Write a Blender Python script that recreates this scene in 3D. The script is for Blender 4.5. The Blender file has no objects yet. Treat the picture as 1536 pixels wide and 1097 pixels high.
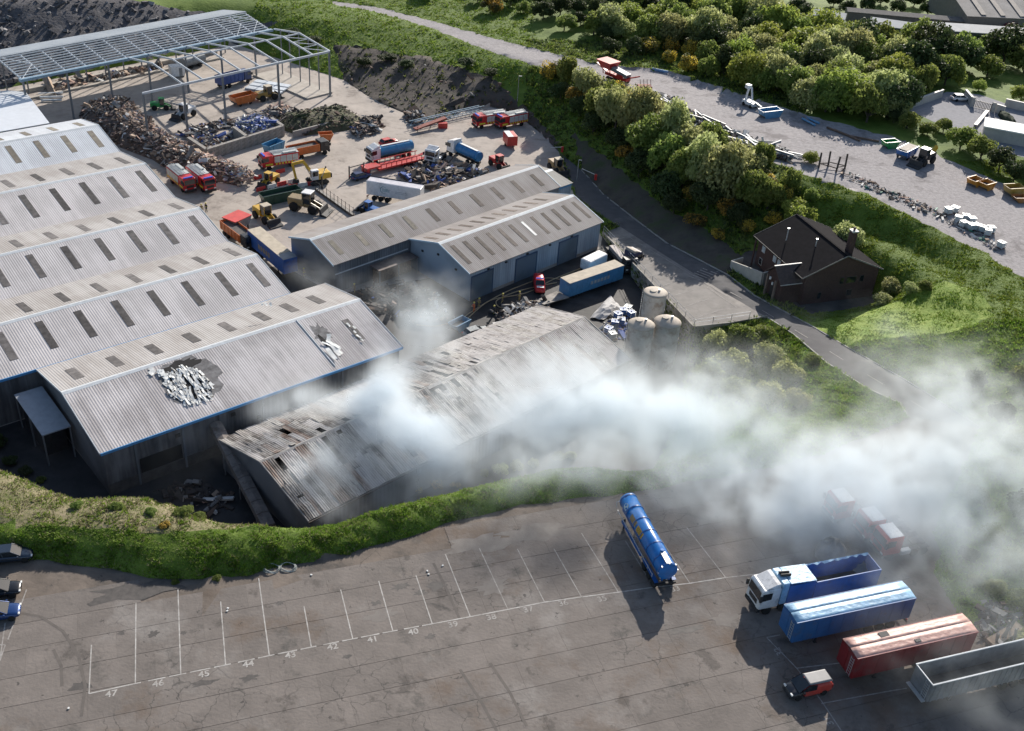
import bpy, bmesh, math, random
import numpy as np
from math import sin, cos, radians, pi, hypot, atan2
from mathutils import Vector, Matrix
from mathutils.geometry import delaunay_2d_cdt

random.seed(7)
sc = bpy.context.scene
COL = sc.collection

# ------------------------------------------------------------------ camera
FPX, PITCH, ROLL, HC = 1612.0, radians(33.05), radians(-4.5), 79.0
def cam_axes():
    cp, sp = cos(PITCH), sin(PITCH)
    r = np.array([1, 0, 0.]); fwd = np.array([0, cp, -sp]); dn = np.array([0, -sp, -cp])
    c, s = cos(ROLL), sin(ROLL)
    return c*r + s*dn, -s*r + c*dn, fwd
AX, AY, AZ = cam_axes()
cd = bpy.data.cameras.new('camera'); cam = bpy.data.objects.new('camera', cd); COL.objects.link(cam)
cam.matrix_world = Matrix(((AX[0], -AY[0], -AZ[0], 0), (AX[1], -AY[1], -AZ[1], 0), (AX[2], -AY[2], -AZ[2], HC), (0, 0, 0, 1)))
cd.sensor_width = 36.0; cd.lens = FPX/1536*36.0; cd.clip_start = 1.0; cd.clip_end = 6000.0
sc.camera = cam
def PX(x, y, z=0.0):
    """point of the place at height z seen at a photograph pixel"""
    d = AX*((x-768)/FPX) + AY*((y-548.5)/FPX) + AZ
    t = (z-HC)/d[2]
    return Vector((d[0]*t, d[1]*t, z))

# ------------------------------------------------------------------ world, sun, exposure
SUN_EL, SUN_AZ = radians(26.0), radians(16.5)      # azimuth from +Y towards +X
w = bpy.data.worlds.new('World'); sc.world = w; w.use_nodes = True
nt = w.node_tree
bg = nt.nodes['Background']
sky = nt.nodes.new('ShaderNodeTexSky'); sky.sky_type = 'NISHITA'; sky.sun_disc = False
sky.sun_elevation = SUN_EL; sky.sun_rotation = SUN_AZ; sky.air_density = 1.0; sky.dust_density = 1.2
nt.links.new(sky.outputs[0], bg.inputs[0]); bg.inputs[1].default_value = 0.098
sd = bpy.data.lights.new('sun', 'SUN'); sd.energy = 5.0; sd.angle = radians(0.5); sd.color = (1.0, 0.93, 0.84)
sun = bpy.data.objects.new('sun', sd); COL.objects.link(sun)
sdir = Vector((sin(SUN_AZ)*cos(SUN_EL), cos(SUN_AZ)*cos(SUN_EL), sin(SUN_EL)))
sun.rotation_euler = (-sdir).to_track_quat('-Z', 'Y').to_euler()
sun.location = (60, 300, 200)
vs = sc.view_settings; vs.view_transform = 'Standard'; vs.look = 'None'; vs.exposure = 0.45; vs.gamma = 1.0; vs.use_curve_mapping = False
sc.cycles.max_bounces = 12; sc.cycles.volume_bounces = 8; sc.cycles.transparent_max_bounces = 8
sc.cycles.use_denoising = True; sc.cycles.use_adaptive_sampling = True; sc.cycles.adaptive_threshold = 0.02
sc.cycles.volume_max_steps = 256

# ------------------------------------------------------------------ materials
MATS = {}
def S(r, g, b):
    f = lambda c: (c/255/12.92) if c/255 <= 0.04045 else ((c/255+0.055)/1.055)**2.4
    return (f(r), f(g), f(b))
def mat(name, col, rough=0.7, metal=0.0, var=0.15, scale=1.0, bump=0.0, bscale=8.0, col2=None, objvar=0.0, coat=0.0, detail=5, world=False, spec=None, stain=None, sscale=0.25, sth=0.55):
    if name in MATS: return MATS[name]
    m = bpy.data.materials.new(name); m.use_nodes = True
    t = m.node_tree; N = t.nodes; L = t.links
    b = N['Principled BSDF']
    tc = N.new('ShaderNodeTexCoord')
    if world:
        g_ = N.new('ShaderNodeNewGeometry'); vec = g_.outputs['Position']
    else: vec = tc.outputs['Object']
    n = N.new('ShaderNodeTexNoise'); n.inputs['Scale'].default_value = scale; n.inputs['Detail'].default_value = detail; n.inputs['Roughness'].default_value = 0.62
    L.new(vec, n.inputs['Vector'])
    rp = N.new('ShaderNodeValToRGB')
    c2 = col2 if col2 else tuple(min(1, c*(1+var)) for c in col)
    c1 = col if col2 else tuple(c*(1-var) for c in col)
    rp.color_ramp.elements[0].position = 0.32; rp.color_ramp.elements[1].position = 0.68
    rp.color_ramp.elements[0].color = (*c1, 1); rp.color_ramp.elements[1].color = (*c2, 1)
    L.new(n.outputs['Fac'], rp.inputs[0])
    out = rp.outputs[0]
    if stain:
        n2 = N.new('ShaderNodeTexNoise'); n2.inputs['Scale'].default_value = sscale; n2.inputs['Detail'].default_value = 8; n2.inputs['Roughness'].default_value = 0.7
        L.new(vec, n2.inputs['Vector'])
        mr = N.new('ShaderNodeMapRange'); mr.inputs[1].default_value = sth; mr.inputs[2].default_value = sth+0.12
        L.new(n2.outputs['Fac'], mr.inputs[0])
        mx = N.new('ShaderNodeMix'); mx.data_type = 'RGBA'
        L.new(mr.outputs[0], mx.inputs[0]); L.new(out, mx.inputs[6]); mx.inputs[7].default_value = (*stain, 1)
        out = mx.outputs[2]
    if objvar:
        oi = N.new('ShaderNodeObjectInfo')
        mr = N.new('ShaderNodeMapRange'); mr.inputs[3].default_value = 1-objvar; mr.inputs[4].default_value = 1+objvar
        L.new(oi.outputs['Random'], mr.inputs[0])
        hv = N.new('ShaderNodeHueSaturation'); L.new(mr.outputs[0], hv.inputs['Value']); L.new(out, hv.inputs['Color'])
        out = hv.outputs[0]
    L.new(out, b.inputs['Base Color'])
    b.inputs['Roughness'].default_value = rough; b.inputs['Metallic'].default_value = metal
    if spec is not None: b.inputs['Specular IOR Level'].default_value = spec
    if coat: b.inputs['Coat Weight'].default_value = coat
    if bump:
        nb = N.new('ShaderNodeTexNoise'); nb.inputs['Scale'].default_value = bscale; nb.inputs['Detail'].default_value = 6
        L.new(vec, nb.inputs['Vector'])
        bp = N.new('ShaderNodeBump'); bp.inputs['Strength'].default_value = bump; bp.inputs['Distance'].default_value = 0.15
        L.new(nb.outputs['Fac'], bp.inputs['Height']); L.new(bp.outputs[0], b.inputs['Normal'])
    MATS[name] = m
    return m
def mat_roof(name, col, dirt, pitch=0.33, axis='X', rough=0.55, amt=0.25, rust=None):
    """profiled sheet: ribs run down the slope, dirt streaks follow them"""
    if name in MATS: return MATS[name]
    m = bpy.data.materials.new(name); m.use_nodes = True
    t = m.node_tree; N = t.nodes; L = t.links; b = N['Principled BSDF']
    tc = N.new('ShaderNodeTexCoord')
    wv = N.new('ShaderNodeTexWave'); wv.wave_type = 'BANDS'; wv.bands_direction = axis; wv.inputs['Scale'].default_value = 1.0/pitch*0.3142; wv.inputs['Distortion'].default_value = 0
    L.new(tc.outputs['Object'], wv.inputs['Vector'])
    mp = N.new('ShaderNodeMapping'); mp.inputs['Scale'].default_value = (1.2, 0.1, 0.1) if axis == 'X' else (0.1, 1.2, 0.1)
    L.new(tc.outputs['Object'], mp.inputs[0])
    n = N.new('ShaderNodeTexNoise'); n.inputs['Scale'].default_value = 1.0; n.inputs['Detail'].default_value = 7; n.inputs['Roughness'].default_value = 0.65
    L.new(mp.outputs[0], n.inputs[0])
    n2 = N.new('ShaderNodeTexNoise'); n2.inputs['Scale'].default_value = 0.16; n2.inputs['Detail'].default_value = 6
    L.new(tc.outputs['Object'], n2.inputs[0])
    ad = N.new('ShaderNodeMath'); ad.operation = 'ADD'; L.new(n.outputs['Fac'], ad.inputs[0]); L.new(n2.outputs['Fac'], ad.inputs[1])
    rp = N.new('ShaderNodeValToRGB'); rp.color_ramp.elements[0].position = 0.42; rp.color_ramp.elements[1].position = 0.58
    rp.color_ramp.elements[0].color = (*dirt, 1); rp.color_ramp.elements[1].color = (*col, 1)
    md = N.new('ShaderNodeMath'); md.operation = 'MULTIPLY'; md.inputs[1].default_value = 0.5
    L.new(ad.outputs[0], md.inputs[0]); L.new(md.outputs[0], rp.inputs[0])
    mx = N.new('ShaderNodeMix'); mx.data_type = 'RGBA'; mx.blend_type = 'MULTIPLY'
    mr = N.new('ShaderNodeMapRange'); mr.inputs[3].default_value = 0; mr.inputs[4].default_value = amt
    L.new(wv.outputs['Fac'], mr.inputs[0]); L.new(mr.outputs[0], mx.inputs[0]); L.new(rp.outputs[0], mx.inputs[6]); mx.inputs[7].default_value = (0.45, 0.44, 0.44, 1)
    out = mx.outputs[2]
    if rust:
        n3 = N.new('ShaderNodeTexNoise'); n3.inputs['Scale'].default_value = 0.9; n3.inputs['Detail'].default_value = 8; n3.inputs['Roughness'].default_value = 0.75
        L.new(mp.outputs[0], n3.inputs[0])
        m3 = N.new('ShaderNodeMapRange'); m3.inputs[1].default_value = 0.50; m3.inputs[2].default_value = 0.60; L.new(n3.outputs['Fac'], m3.inputs[0])
        mx2 = N.new('ShaderNodeMix'); mx2.data_type = 'RGBA'; L.new(m3.outputs[0], mx2.inputs[0]); L.new(out, mx2.inputs[6]); mx2.inputs[7].default_value = (*rust, 1)
        out = mx2.outputs[2]
    L.new(out, b.inputs['Base Color'])
    bp = N.new('ShaderNodeBump'); bp.inputs['Strength'].default_value = 0.6; bp.inputs['Distance'].default_value = 0.04
    L.new(wv.outputs['Fac'], bp.inputs['Height']); L.new(bp.outputs[0], b.inputs['Normal'])
    b.inputs['Roughness'].default_value = max(rough, .75); b.inputs['Specular IOR Level'].default_value = .15
    MATS[name] = m
    return m

# ------------------------------------------------------------------ mesh helpers
class MB:
    def __init__(s): s.v = []; s.f = []; s.m = []
    def add(s, vs_, fs, mi=0):
        o = len(s.v); s.v += [tuple(p) for p in vs_]
        s.f += [tuple(i+o for i in f) for f in fs]; s.m += [mi]*len(fs); return s
    def box(s, c, d, rz=0.0, mi=0, M=None):
        hx, hy, hz = d[0]/2, d[1]/2, d[2]/2
        P = [Vector((x, y, z)) for z in (-hz, hz) for x, y in ((-hx, -hy), (hx, -hy), (hx, hy), (-hx, hy))]
        R = M if M is not None else Matrix.Rotation(rz, 3, 'Z')
        c = Vector(c)
        return s.add([c + R @ p for p in P], [(3, 2, 1, 0), (4, 5, 6, 7), (0, 1, 5, 4), (1, 2, 6, 5), (2, 3, 7, 6), (3, 0, 4, 7)], mi)
    def bx(s, x0, x1, y0, y1, z0, z1, mi=0):
        return s.box(((x0+x1)/2, (y0+y1)/2, (z0+z1)/2), (x1-x0, y1-y0, z1-z0), 0, mi)
    def cyl(s, p0, p1, r0, r1=None, n=10, mi=0, caps=True):
        p0, p1 = Vector(p0), Vector(p1); r1 = r0 if r1 is None else r1
        d = (p1-p0).normalized() if (p1-p0).length > 1e-6 else Vector((0, 0, 1))
        a = d.orthogonal().normalized(); b = d.cross(a)
        V = []
        for p, r in ((p0, r0), (p1, r1)):
            for k in range(n):
                t = 2*pi*k/n; V.append(p + a*(r*cos(t)) + b*(r*sin(t)))
        F = [(k, (k+1) % n, n+(k+1) % n, n+k) for k in range(n)]
        if caps: F += [tuple(range(n-1, -1, -1)), tuple(range(n, 2*n))]
        return s.add(V, F, mi)
    def tube(s, pts, r, n=6, mi=0):
        for a, b in zip(pts[:-1], pts[1:]): s.cyl(a, b, r, None, n, mi)
        return s
    def bar(s, p0, p1, w_, h_, mi=0):
        p0, p1 = Vector(p0), Vector(p1); d = p1-p0; L_ = d.length
        if L_ < 1e-6: return s
        x = d.normalized(); up = Vector((0, 0, 1)) if abs(x.z) < 0.95 else Vector((1, 0, 0))
        y = up.cross(x).normalized(); z = x.cross(y)
        M = Matrix((x, y, z)).transposed()
        return s.box((p0+p1)/2, (L_, w_, h_), 0, mi, M)
    def prism(s, prof, y0, y1, mi=0):
        """profile in x,z extruded along y"""
        n = len(prof)
        V = [(x, y0, z) for x, z in prof] + [(x, y1, z) for x, z in prof]
        F = [(k, (k+1) % n, n+(k+1) % n, n+k) for k in range(n)] + [tuple(range(n-1, -1, -1)), tuple(range(n, 2*n))]
        return s.add(V, F, mi)
    def prismx(s, prof, x0, x1, mi=0):
        """profile in y,z extruded along x"""
        n = len(prof)
        V = [(x0, y, z) for y, z in prof] + [(x1, y, z) for y, z in prof]
        F = [(k, (k+1) % n, n+(k+1) % n, n+k) for k in range(n)] + [tuple(range(n-1, -1, -1)), tuple(range(n, 2*n))]
        return s.add(V, F, mi)
    def loft(s, rings, mi=0, caps=True):
        n = len(rings[0]); V = [p for r in rings for p in r]; F = []
        for i in range(len(rings)-1):
            for k in range(n): F.append((i*n+k, i*n+(k+1) % n, (i+1)*n+(k+1) % n, (i+1)*n+k))
        if caps: F += [tuple(range(n-1, -1, -1)), tuple(range((len(rings)-1)*n, len(rings)*n))]
        return s.add(V, F, mi)
    def lathe(s, prof, n=20, mi=0, c=(0, 0, 0)):
        rings = [[(c[0]+r*cos(2*pi*k/n), c[1]+r*sin(2*pi*k/n), c[2]+z) for k in range(n)] for r, z in prof]
        return s.loft(rings, mi)
    def mesh(s, name, mats, smooth=False):
        me = bpy.data.meshes.new(name); me.from_pydata(s.v, [], s.f)
        for m in (mats if isinstance(mats, (list, tuple)) else [mats]): me.materials.append(m)
        if any(s.m): me.polygons.foreach_set('material_index', s.m)
        if smooth: me.polygons.foreach_set('use_smooth', [True]*len(me.polygons))
        bm = bmesh.new(); bm.from_mesh(me); bmesh.ops.recalc_face_normals(bm, faces=bm.faces); bm.to_mesh(me); bm.free()
        me.update(); return me
    def build(s, name, mats, parent=None, loc=None, rz=0.0, smooth=False, bevel=0.0):
        o = bpy.data.objects.new(name, s.mesh(name, mats, smooth)); COL.objects.link(o)
        if parent: o.parent = parent
        if loc is not None: o.location = loc
        if rz: o.rotation_euler[2] = rz
        if bevel:
            b = o.modifiers.new('bevel', 'BEVEL'); b.width = bevel; b.segments = 2; b.limit_method = 'ANGLE'; b.angle_limit = radians(35)
        return o
def tag(o, label=None, cat=None, group=None, kind=None):
    if label: o['label'] = label
    if cat: o['category'] = cat
    if group: o['group'] = group
    if kind: o['kind'] = kind
    return o
def thing(name, label, cat, loc=(0, 0, 0), rz=0.0, group=None, tilt=None, sc_=1.0):
    o = bpy.data.objects.new(name, None); COL.objects.link(o); o.empty_display_size = 0.5
    o.location = loc; o.rotation_euler = (tilt[0] if tilt else 0, tilt[1] if tilt else 0, rz)
    if sc_ != 1.0: o.scale = (sc_,)*3
    return tag(o, label, cat, group)
def inst(src_mesh, name, parent=None, loc=(0, 0, 0), rot=(0, 0, 0), scale=(1, 1, 1)):
    o = bpy.data.objects.new(name, src_mesh); COL.objects.link(o)
    if parent: o.parent = parent
    o.location = loc; o.rotation_euler = rot; o.scale = scale
    return o
def copy_tree(o, parent=None):
    c = o.copy(); COL.objects.link(c); c.parent = parent
    for ch in o.children: copy_tree(ch, c)
    return c

# ------------------------------------------------------------------ terrain
def xy(p): return (p[0], p[1])
def PL(pts, z=None):
    return [PX(p[0], p[1], z if z is not None else p[2]) for p in pts]
LOT_FOOT = [(-400, 828), (-150, 835), (0, 838), (70, 842), (130, 848), (190, 860), (250, 868), (300, 871), (345, 866), (430, 850), (470, 842), (520, 830), (570, 818), (610, 805), (640, 795), (720, 772), (780, 759), (830, 752), (900, 744), (945, 740), (1010, 728), (1100, 712), (1170, 697), (1230, 682), (1300, 655), (1340, 638), (1362, 626)]
LOT_R = [(1470, 642), (1447, 700), (1415, 760), (1400, 800), (1412, 830), (1400, 862), (1440, 922), (1500, 972), (1560, 1010), (1700, 1100), (1800, 1300), (700, 1500), (-500, 1400)]
lot_poly = PL(LOT_FOOT + LOT_R, 0.0)
CLIFF = [(-260, 610, 1), (-120, 655, 1), (0, 695, 1.2), (60, 722, 1.2), (110, 741, 1.2), (180, 737, 1.2), (240, 739, 1.2), (300, 767, 1.3), (345, 781, 1.4), (420, 787, 1.8), (500, 774, 2), (560, 757, 2.1), (640, 735, 2.1), (740, 709, 2.1), (850, 690, 2), (930, 690, 1.6)]
cliff_top = PL(CLIFF)
cliff_foot = []
for i, p in enumerate(cliff_top):
    a = cliff_top[max(0, i-1)]; b = cliff_top[min(len(cliff_top)-1, i+1)]
    t = Vector((b.x-a.x, b.y-a.y)).normalized(); nrm = Vector((-t.y, t.x))
    cliff_foot.append(Vector((p.x+nrm.x*4.2, p.y+nrm.y*4.2, -9)))
U40, V40 = (sin(radians(40.4)), cos(radians(40.4))), (cos(radians(40.4)), -sin(radians(40.4)))
def UV(u, v, ang, z=0.0):
    a = radians(ang); return Vector((u*sin(a)+v*cos(a), u*cos(a)-v*sin(a), z))
plat_poly = [PX(905, 350, -8.5), PX(1040.7, 492, -4.0), PX(1095, 486, -3.8), PX(1150, 476, -3.5), PX(1090, 441, -4.9), PX(1000, 385, -6.7), PX(930, 340, -8.2)]
YR = [Vector((17.5, 106, -9)), Vector((21.5, 117, -9)), Vector((25, 129, -9)), Vector((27.2, 141.95, -9)), Vector((14.93, 181.9, -9)), Vector((10.5, 194, -9))]
YB = PL([(838, 228), (806, 196), (772, 170), (735, 160), (700, 164), (664, 184), (620, 176), (560, 150), (515, 120)], -9)
yard_poly = cliff_foot + YR + YB + [UV(161, -241, 40.4, -9), UV(80, -243, 40.4, -9), Vector((-165, 215, -9)), Vector((-165, 110, -9))]
ROAD_C = [PX(*p) for p in ((858, 262, -9), (900, 305, -8.8), (960, 352, -7.6), (1040, 408, -5.7), (1120, 452, -4.2), (1200, 500, -2.7), (1300, 562, -1.0), (1400, 622, 0.0), (1450, 650, 0))]
ROAD_L = PL([(846, 240, -9), (866, 300, -8.9), (930, 340, -8.2), (1000, 385, -6.7), (1090, 441, -4.9), (1150, 476, -3.5), (1190, 502, -2.8), (1240, 545, -1.7), (1300, 583, -0.7), (1350, 606, -0.1), (1362, 626, 0)])
ROAD_R = PL([(1470, 642, 0), (1440, 622, -0.1), (1360, 572, -0.8), (1270, 521, -2.1), (1218, 490, -2.9), (1132, 444, -4.3), (1092, 413, -5.1), (1000, 365, -6.9), (960, 335, -7.9), (905, 292, -8.9), (872, 255, -9), (838, 228, -9)])
road_poly = ROAD_L + ROAD_R
TRK_L = [(500, 8), (560, 17), (645, 42), (720, 72), (795, 97), (870, 114), (960, 152), (1060, 203), (1190, 256), (1300, 291), (1400, 342), (1480, 382), (1536, 418), (1600, 452), (1700, 500)]
TRK_R = [(1750, 372), (1640, 330), (1536, 290), (1430, 243), (1340, 206), (1200, 170), (1110, 140), (1000, 105), (900, 96), (760, 63), (650, 32), (560, 10), (500, 2)]
def TZ(x): return float(np.interp(x, [500, 650, 760, 900, 1060, 1190], [-2.5, -2.5, -2.0, 0.0, 2.4, 3.5]))
track_poly = [PX(x, y, TZ(x)) for x, y in TRK_L + TRK_R]
TRK_C = [PX(x, y, TZ(x)) for x, y in ((500, 5), (560, 13), (648, 37), (740, 67), (830, 92), (960, 125), (1050, 165), (1160, 215), (1300, 255), (1430, 295), (1536, 350), (1720, 440))]
court_poly = PL([(1358, 163), (1420, 138), (1470, 142), (1536, 165), (1640, 190), (1700, 260), (1536, 236), (1470, 222), (1420, 192)], 4.0)
pad_poly = [Vector((p_[0], p_[1], -4.4)) for p_ in ((36.2, 165.2), (46.5, 149.8), (60.5, 155.3), (50.5, 173.0), (39.5, 171))]
soil_poly = list(reversed(YB)) + [PX(836, 216, -8.6), PX(800, 168, -7), PX(745, 122, -5), PX(650, 88, -4), PX(560, 68, -4), PX(500, 58, -4)]
FT, BT = 43.5, 48.36
soot_shade_poly = [UV(89, -140, FT, -9), UV(90, -126.5, FT, -9), UV(138, -111.2, FT, -9)] + [Vector((14.93, 181.9, -9)), Vector((27.2, 141.95, -9)), Vector((25, 129, -9)), Vector((21.5, 117, -9)), Vector((17.5, 106, -9))] + list(reversed(cliff_foot)) + [Vector((-150, 112, -9)), UV(-22, -127, BT, -9), UV(30.2, -126.9, BT, -9), UV(30.4, -106, BT, -9), UV(72, -106, BT, -9), UV(72.6, -126.8, BT, -9), UV(67, -128, BT, -9), UV(67.2, -140, BT, -9), UV(71, -148, BT, -9)]  # outline of the yard ground darkened for soot and shade together
scree_poly = [UV(158, -242, 40.4, -9), UV(80, -243, 40.4, -9), Vector((-165, 215, -9)), Vector((-200, 260, 10)), PX(-120, -15, 2), PX(120, -9, 2.5), PX(228, 3, 0), PX(300, 14, -2), PX(428, 30, -3)]
bank_poly = PL([(868, 246, -9), (872, 255, -9), (905, 292, -8.9), (960, 335, -7.9), (1000, 365, -6.9), (1092, 413, -5.1)]) + PL([(1120, 372, -2.5), (1060, 335, -3.5), (1000, 302, -4), (950, 262, -4.5), (900, 222, -5), (860, 200, -6)])
cliffface_poly = cliff_top + list(reversed(cliff_foot))
rough_poly = PL([(-400, 790, 1.6), (0, 786, 1.6), (130, 797, 1.6), (250, 803, 1.6), (350, 797, 1.6), (418, 789, 1.8)]) + list(reversed(cliff_top[:10]))
lawn_poly = PL([(1210, 486, -3), (1280, 462, -2), (1340, 440, 0), (1420, 420, 2), (1480, 440, 3), (1490, 470, 3), (1430, 490, 2), (1330, 500, 0), (1270, 518, -2)])

def in_poly(pts, poly):
    x = pts[:, 0]; y = pts[:, 1]; r = np.zeros(len(pts), bool); n = len(poly)
    for i in range(n):
        x1, y1 = poly[i][0], poly[i][1]; x2, y2 = poly[(i+1) % n][0], poly[(i+1) % n][1]
        if y1 == y2: continue
        c = ((y1 > y) != (y2 > y)) & (x < (x2-x1)*(y-y1)/(y2-y1)+x1)
        r ^= c
    return r
def seg_interp(pts, line):
    """z of the nearest point of a polyline, and the distance"""
    best = np.full(len(pts), 1e9); z = np.zeros(len(pts))
    for a, b in zip(line[:-1], line[1:]):
        d = np.array([b[0]-a[0], b[1]-a[1]]); L2 = d@d
        t = np.clip(((pts[:, 0]-a[0])*d[0]+(pts[:, 1]-a[1])*d[1])/max(L2, 1e-9), 0, 1)
        q = np.hypot(pts[:, 0]-a[0]-t*d[0], pts[:, 1]-a[1]-t*d[1])
        k = q < best; best[k] = q[k]; z[k] = (a[2]+(b[2]-a[2])*t)[k]
    return z, best
pp = np.array([[*plat_poly[i][:2], 1] for i in (0, 1, 3)]); PLAT_ABC = np.linalg.solve(pp, np.array([plat_poly[i][2] for i in (0, 1, 3)]))
def zreg(name, pts):
    if name == 'road': return seg_interp(pts, ROAD_C)[0]
    if name == 'track': return seg_interp(pts, TRK_C)[0]
    if name == 'plat': return pts[:, 0]*PLAT_ABC[0]+pts[:, 1]*PLAT_ABC[1]+PLAT_ABC[2]
    return np.full(len(pts), {'lot': 0.0, 'yard': -9.0, 'soot': -9.0, 'court': 4.0, 'pad': -4.4}[name])
FIXED = [('lot', lot_poly), ('plat', plat_poly), ('road', road_poly), ('soot', soot_shade_poly), ('yard', yard_poly), ('track', track_poly), ('court', court_poly), ('pad', pad_poly)]
GX0, GX1, GY0, GY1, GS = -240, 260, 10, 420, 2.0
gx = np.arange(GX0, GX1+.1, GS); gy = np.arange(GY0, GY1+.1, GS)
GXX, GYY = np.meshgrid(gx, gy); gp = np.stack([GXX.ravel(), GYY.ravel()], 1)
Z = np.full(len(gp), np.nan)
for nm, po in reversed(FIXED):
    k = in_poly(gp, po); Z[k] = zreg(nm, gp[k])
def line_fix(line, tol=1.45):
    z, d = seg_interp(gp, line); k = (d < tol) & np.isnan(Z); Z[k] = z[k]
BERM = PL([(-400, 785, 2.2), (0, 792, 2.2), (130, 803, 2.2), (250, 812, 2.2), (350, 803, 2.2), (420, 790, 2.3)])
line_fix(BERM); line_fix(cliff_top)
line_fix(PL([(300, 2, -1), (430, 8, -1.5), (500, 13, -2), (640, 42, -2.2), (720, 72, -2), (790, 97, -1.4)]))
line_fix(PL([(1190, 262, 3.9), (1300, 296, 3.9), (1400, 347, 3.9), (1480, 388, 3.8), (1520, 440, 3.4), (1536, 480, 3.2), (1600, 560, 3)]))
line_fix(PL([(1212, 312, -0.4), (1260, 333, 0.0), (1330, 372, 0.8), (1400, 412, 1.7), (1450, 440, 2.5)]))
line_fix(PL([(1215, 300, -1.6), (1300, 342, -1.0), (1400, 400, 0.5), (1455, 430, 2)]))
line_fix(PL([(1330, 470, -1.6), (1400, 450, 0.4), (1470, 460, 2.0)]))
line_fix(PL([(1330, 505, -0.9), (1400, 520, 0.6), (1440, 545, 1.2), (1536, 560, 1.8)]))
line_fix(PL([(1240, 556, -1.3), (1330, 630, 0.5), (1260, 640, 0.8), (1150, 660, 1.2), (1000, 690, 1.8)]))
line_fix(PL([(-150, -10, 2), (0, 2, 3), (120, -4, 2.5), (225, 2, 0)]))
line_fix(PL([(430, 24, -2.4), (560, 36, -2.6), (650, 60, -2.8), (740, 90, -2.6)]))
ZG = Z.reshape(GXX.shape)
edge = np.zeros_like(ZG, bool); edge[0, :] = edge[-1, :] = edge[:, 0] = edge[:, -1] = True
ez = 4.5 + 0*ZG
ez[GYY < 120] = 0.0; ez[(GXX < -160) & (GYY < 240)] = -9; ez[(GXX > 120) & (GYY < 120)] = 1.0
k = edge & np.isnan(ZG); ZG[k] = ez[k]
fix = ~np.isnan(ZG); ZZ = np.where(fix, ZG, 2.0)
# coarse start by repeated smoothing of the free cells
for it in range(2600):
    A = np.zeros_like(ZZ); A[1:-1, 1:-1] = 0.25*(ZZ[:-2, 1:-1]+ZZ[2:, 1:-1]+ZZ[1:-1, :-2]+ZZ[1:-1, 2:])
    nz = ZZ + 1.0*(A-ZZ); ZZ = np.where(fix, ZG, nz)
hard = np.zeros(ZZ.shape, bool)
for nm, po in FIXED: hard |= in_poly(gp, po).reshape(ZZ.shape)
for it in range(2):
    A = ZZ.copy(); A[1:-1, 1:-1] = (ZZ[1:-1, 1:-1]*2+ZZ[:-2, 1:-1]+ZZ[2:, 1:-1]+ZZ[1:-1, :-2]+ZZ[1:-1, 2:])/6
    ZZ = np.where(hard | edge, ZZ, A)
    
def zgrid(pts):
    fx = np.clip((pts[:, 0]-GX0)/GS, 0, len(gx)-1.001); fy = np.clip((pts[:, 1]-GY0)/GS, 0, len(gy)-1.001)
    i = fx.astype(int); j = fy.astype(int); a = fx-i; b = fy-j
    return (ZZ[j, i]*(1-a)+ZZ[j, i+1]*a)*(1-b)+(ZZ[j+1, i]*(1-a)+ZZ[j+1, i+1]*a)*b
def zat_many(pts):
    z = zgrid(pts)
    for nm, po in reversed(FIXED):
        k = in_poly(pts, po)
        if k.any(): z[k] = zreg(nm, pts[k])
    return z
def zat(x, y): return float(zat_many(np.array([[x, y]], float))[0])
ZF_S = 1.0
zfx = np.arange(-140, 161, ZF_S); zfy = np.arange(40, 361, ZF_S); ZFX, ZFY = np.meshgrid(zfx, zfy)
ZFINE = zat_many(np.stack([ZFX.ravel(), ZFY.ravel()], 1)).reshape(ZFX.shape)
def zfine(pts):
    fx = np.clip((pts[:, 0]+140)/ZF_S, 0, len(zfx)-1.001); fy = np.clip((pts[:, 1]-40)/ZF_S, 0, len(zfy)-1.001)
    i = fx.astype(int); j = fy.astype(int); a = fx-i; b = fy-j
    return (ZFINE[j, i]*(1-a)+ZFINE[j, i+1]*a)*(1-b)+(ZFINE[j+1, i]*(1-a)+ZFINE[j+1, i+1]*a)*b
def G(px, py):
    """ground point seen at a photograph pixel"""
    d = AX*((px-768)/FPX) + AY*((py-548.5)/FPX) + AZ
    t = np.linspace((12-HC)/d[2], (-10-HC)/d[2], 400)
    P = np.stack([d[0]*t, d[1]*t], 1); h = HC+d[2]*t; z = zfine(P)
    k = int(np.argmax(h <= z+1e-3)) or 399
    a = (h-z)[k-1]; b = (h-z)[k]; f = a/(a-b) if a != b else 0
    q = P[k-1]+(P[k]-P[k-1])*f
    return Vector((q[0], q[1], float(zfine(q[None])[0])))

def hnoise(x, y):
    return 0.5*np.sin(x*0.9+1.3*np.sin(y*0.53))*np.sin(y*0.8+1.1*np.sin(x*0.61)) + 0.3*np.sin(x*2.1+y*1.3)*np.sin(y*2.3-x*0.7)
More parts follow.
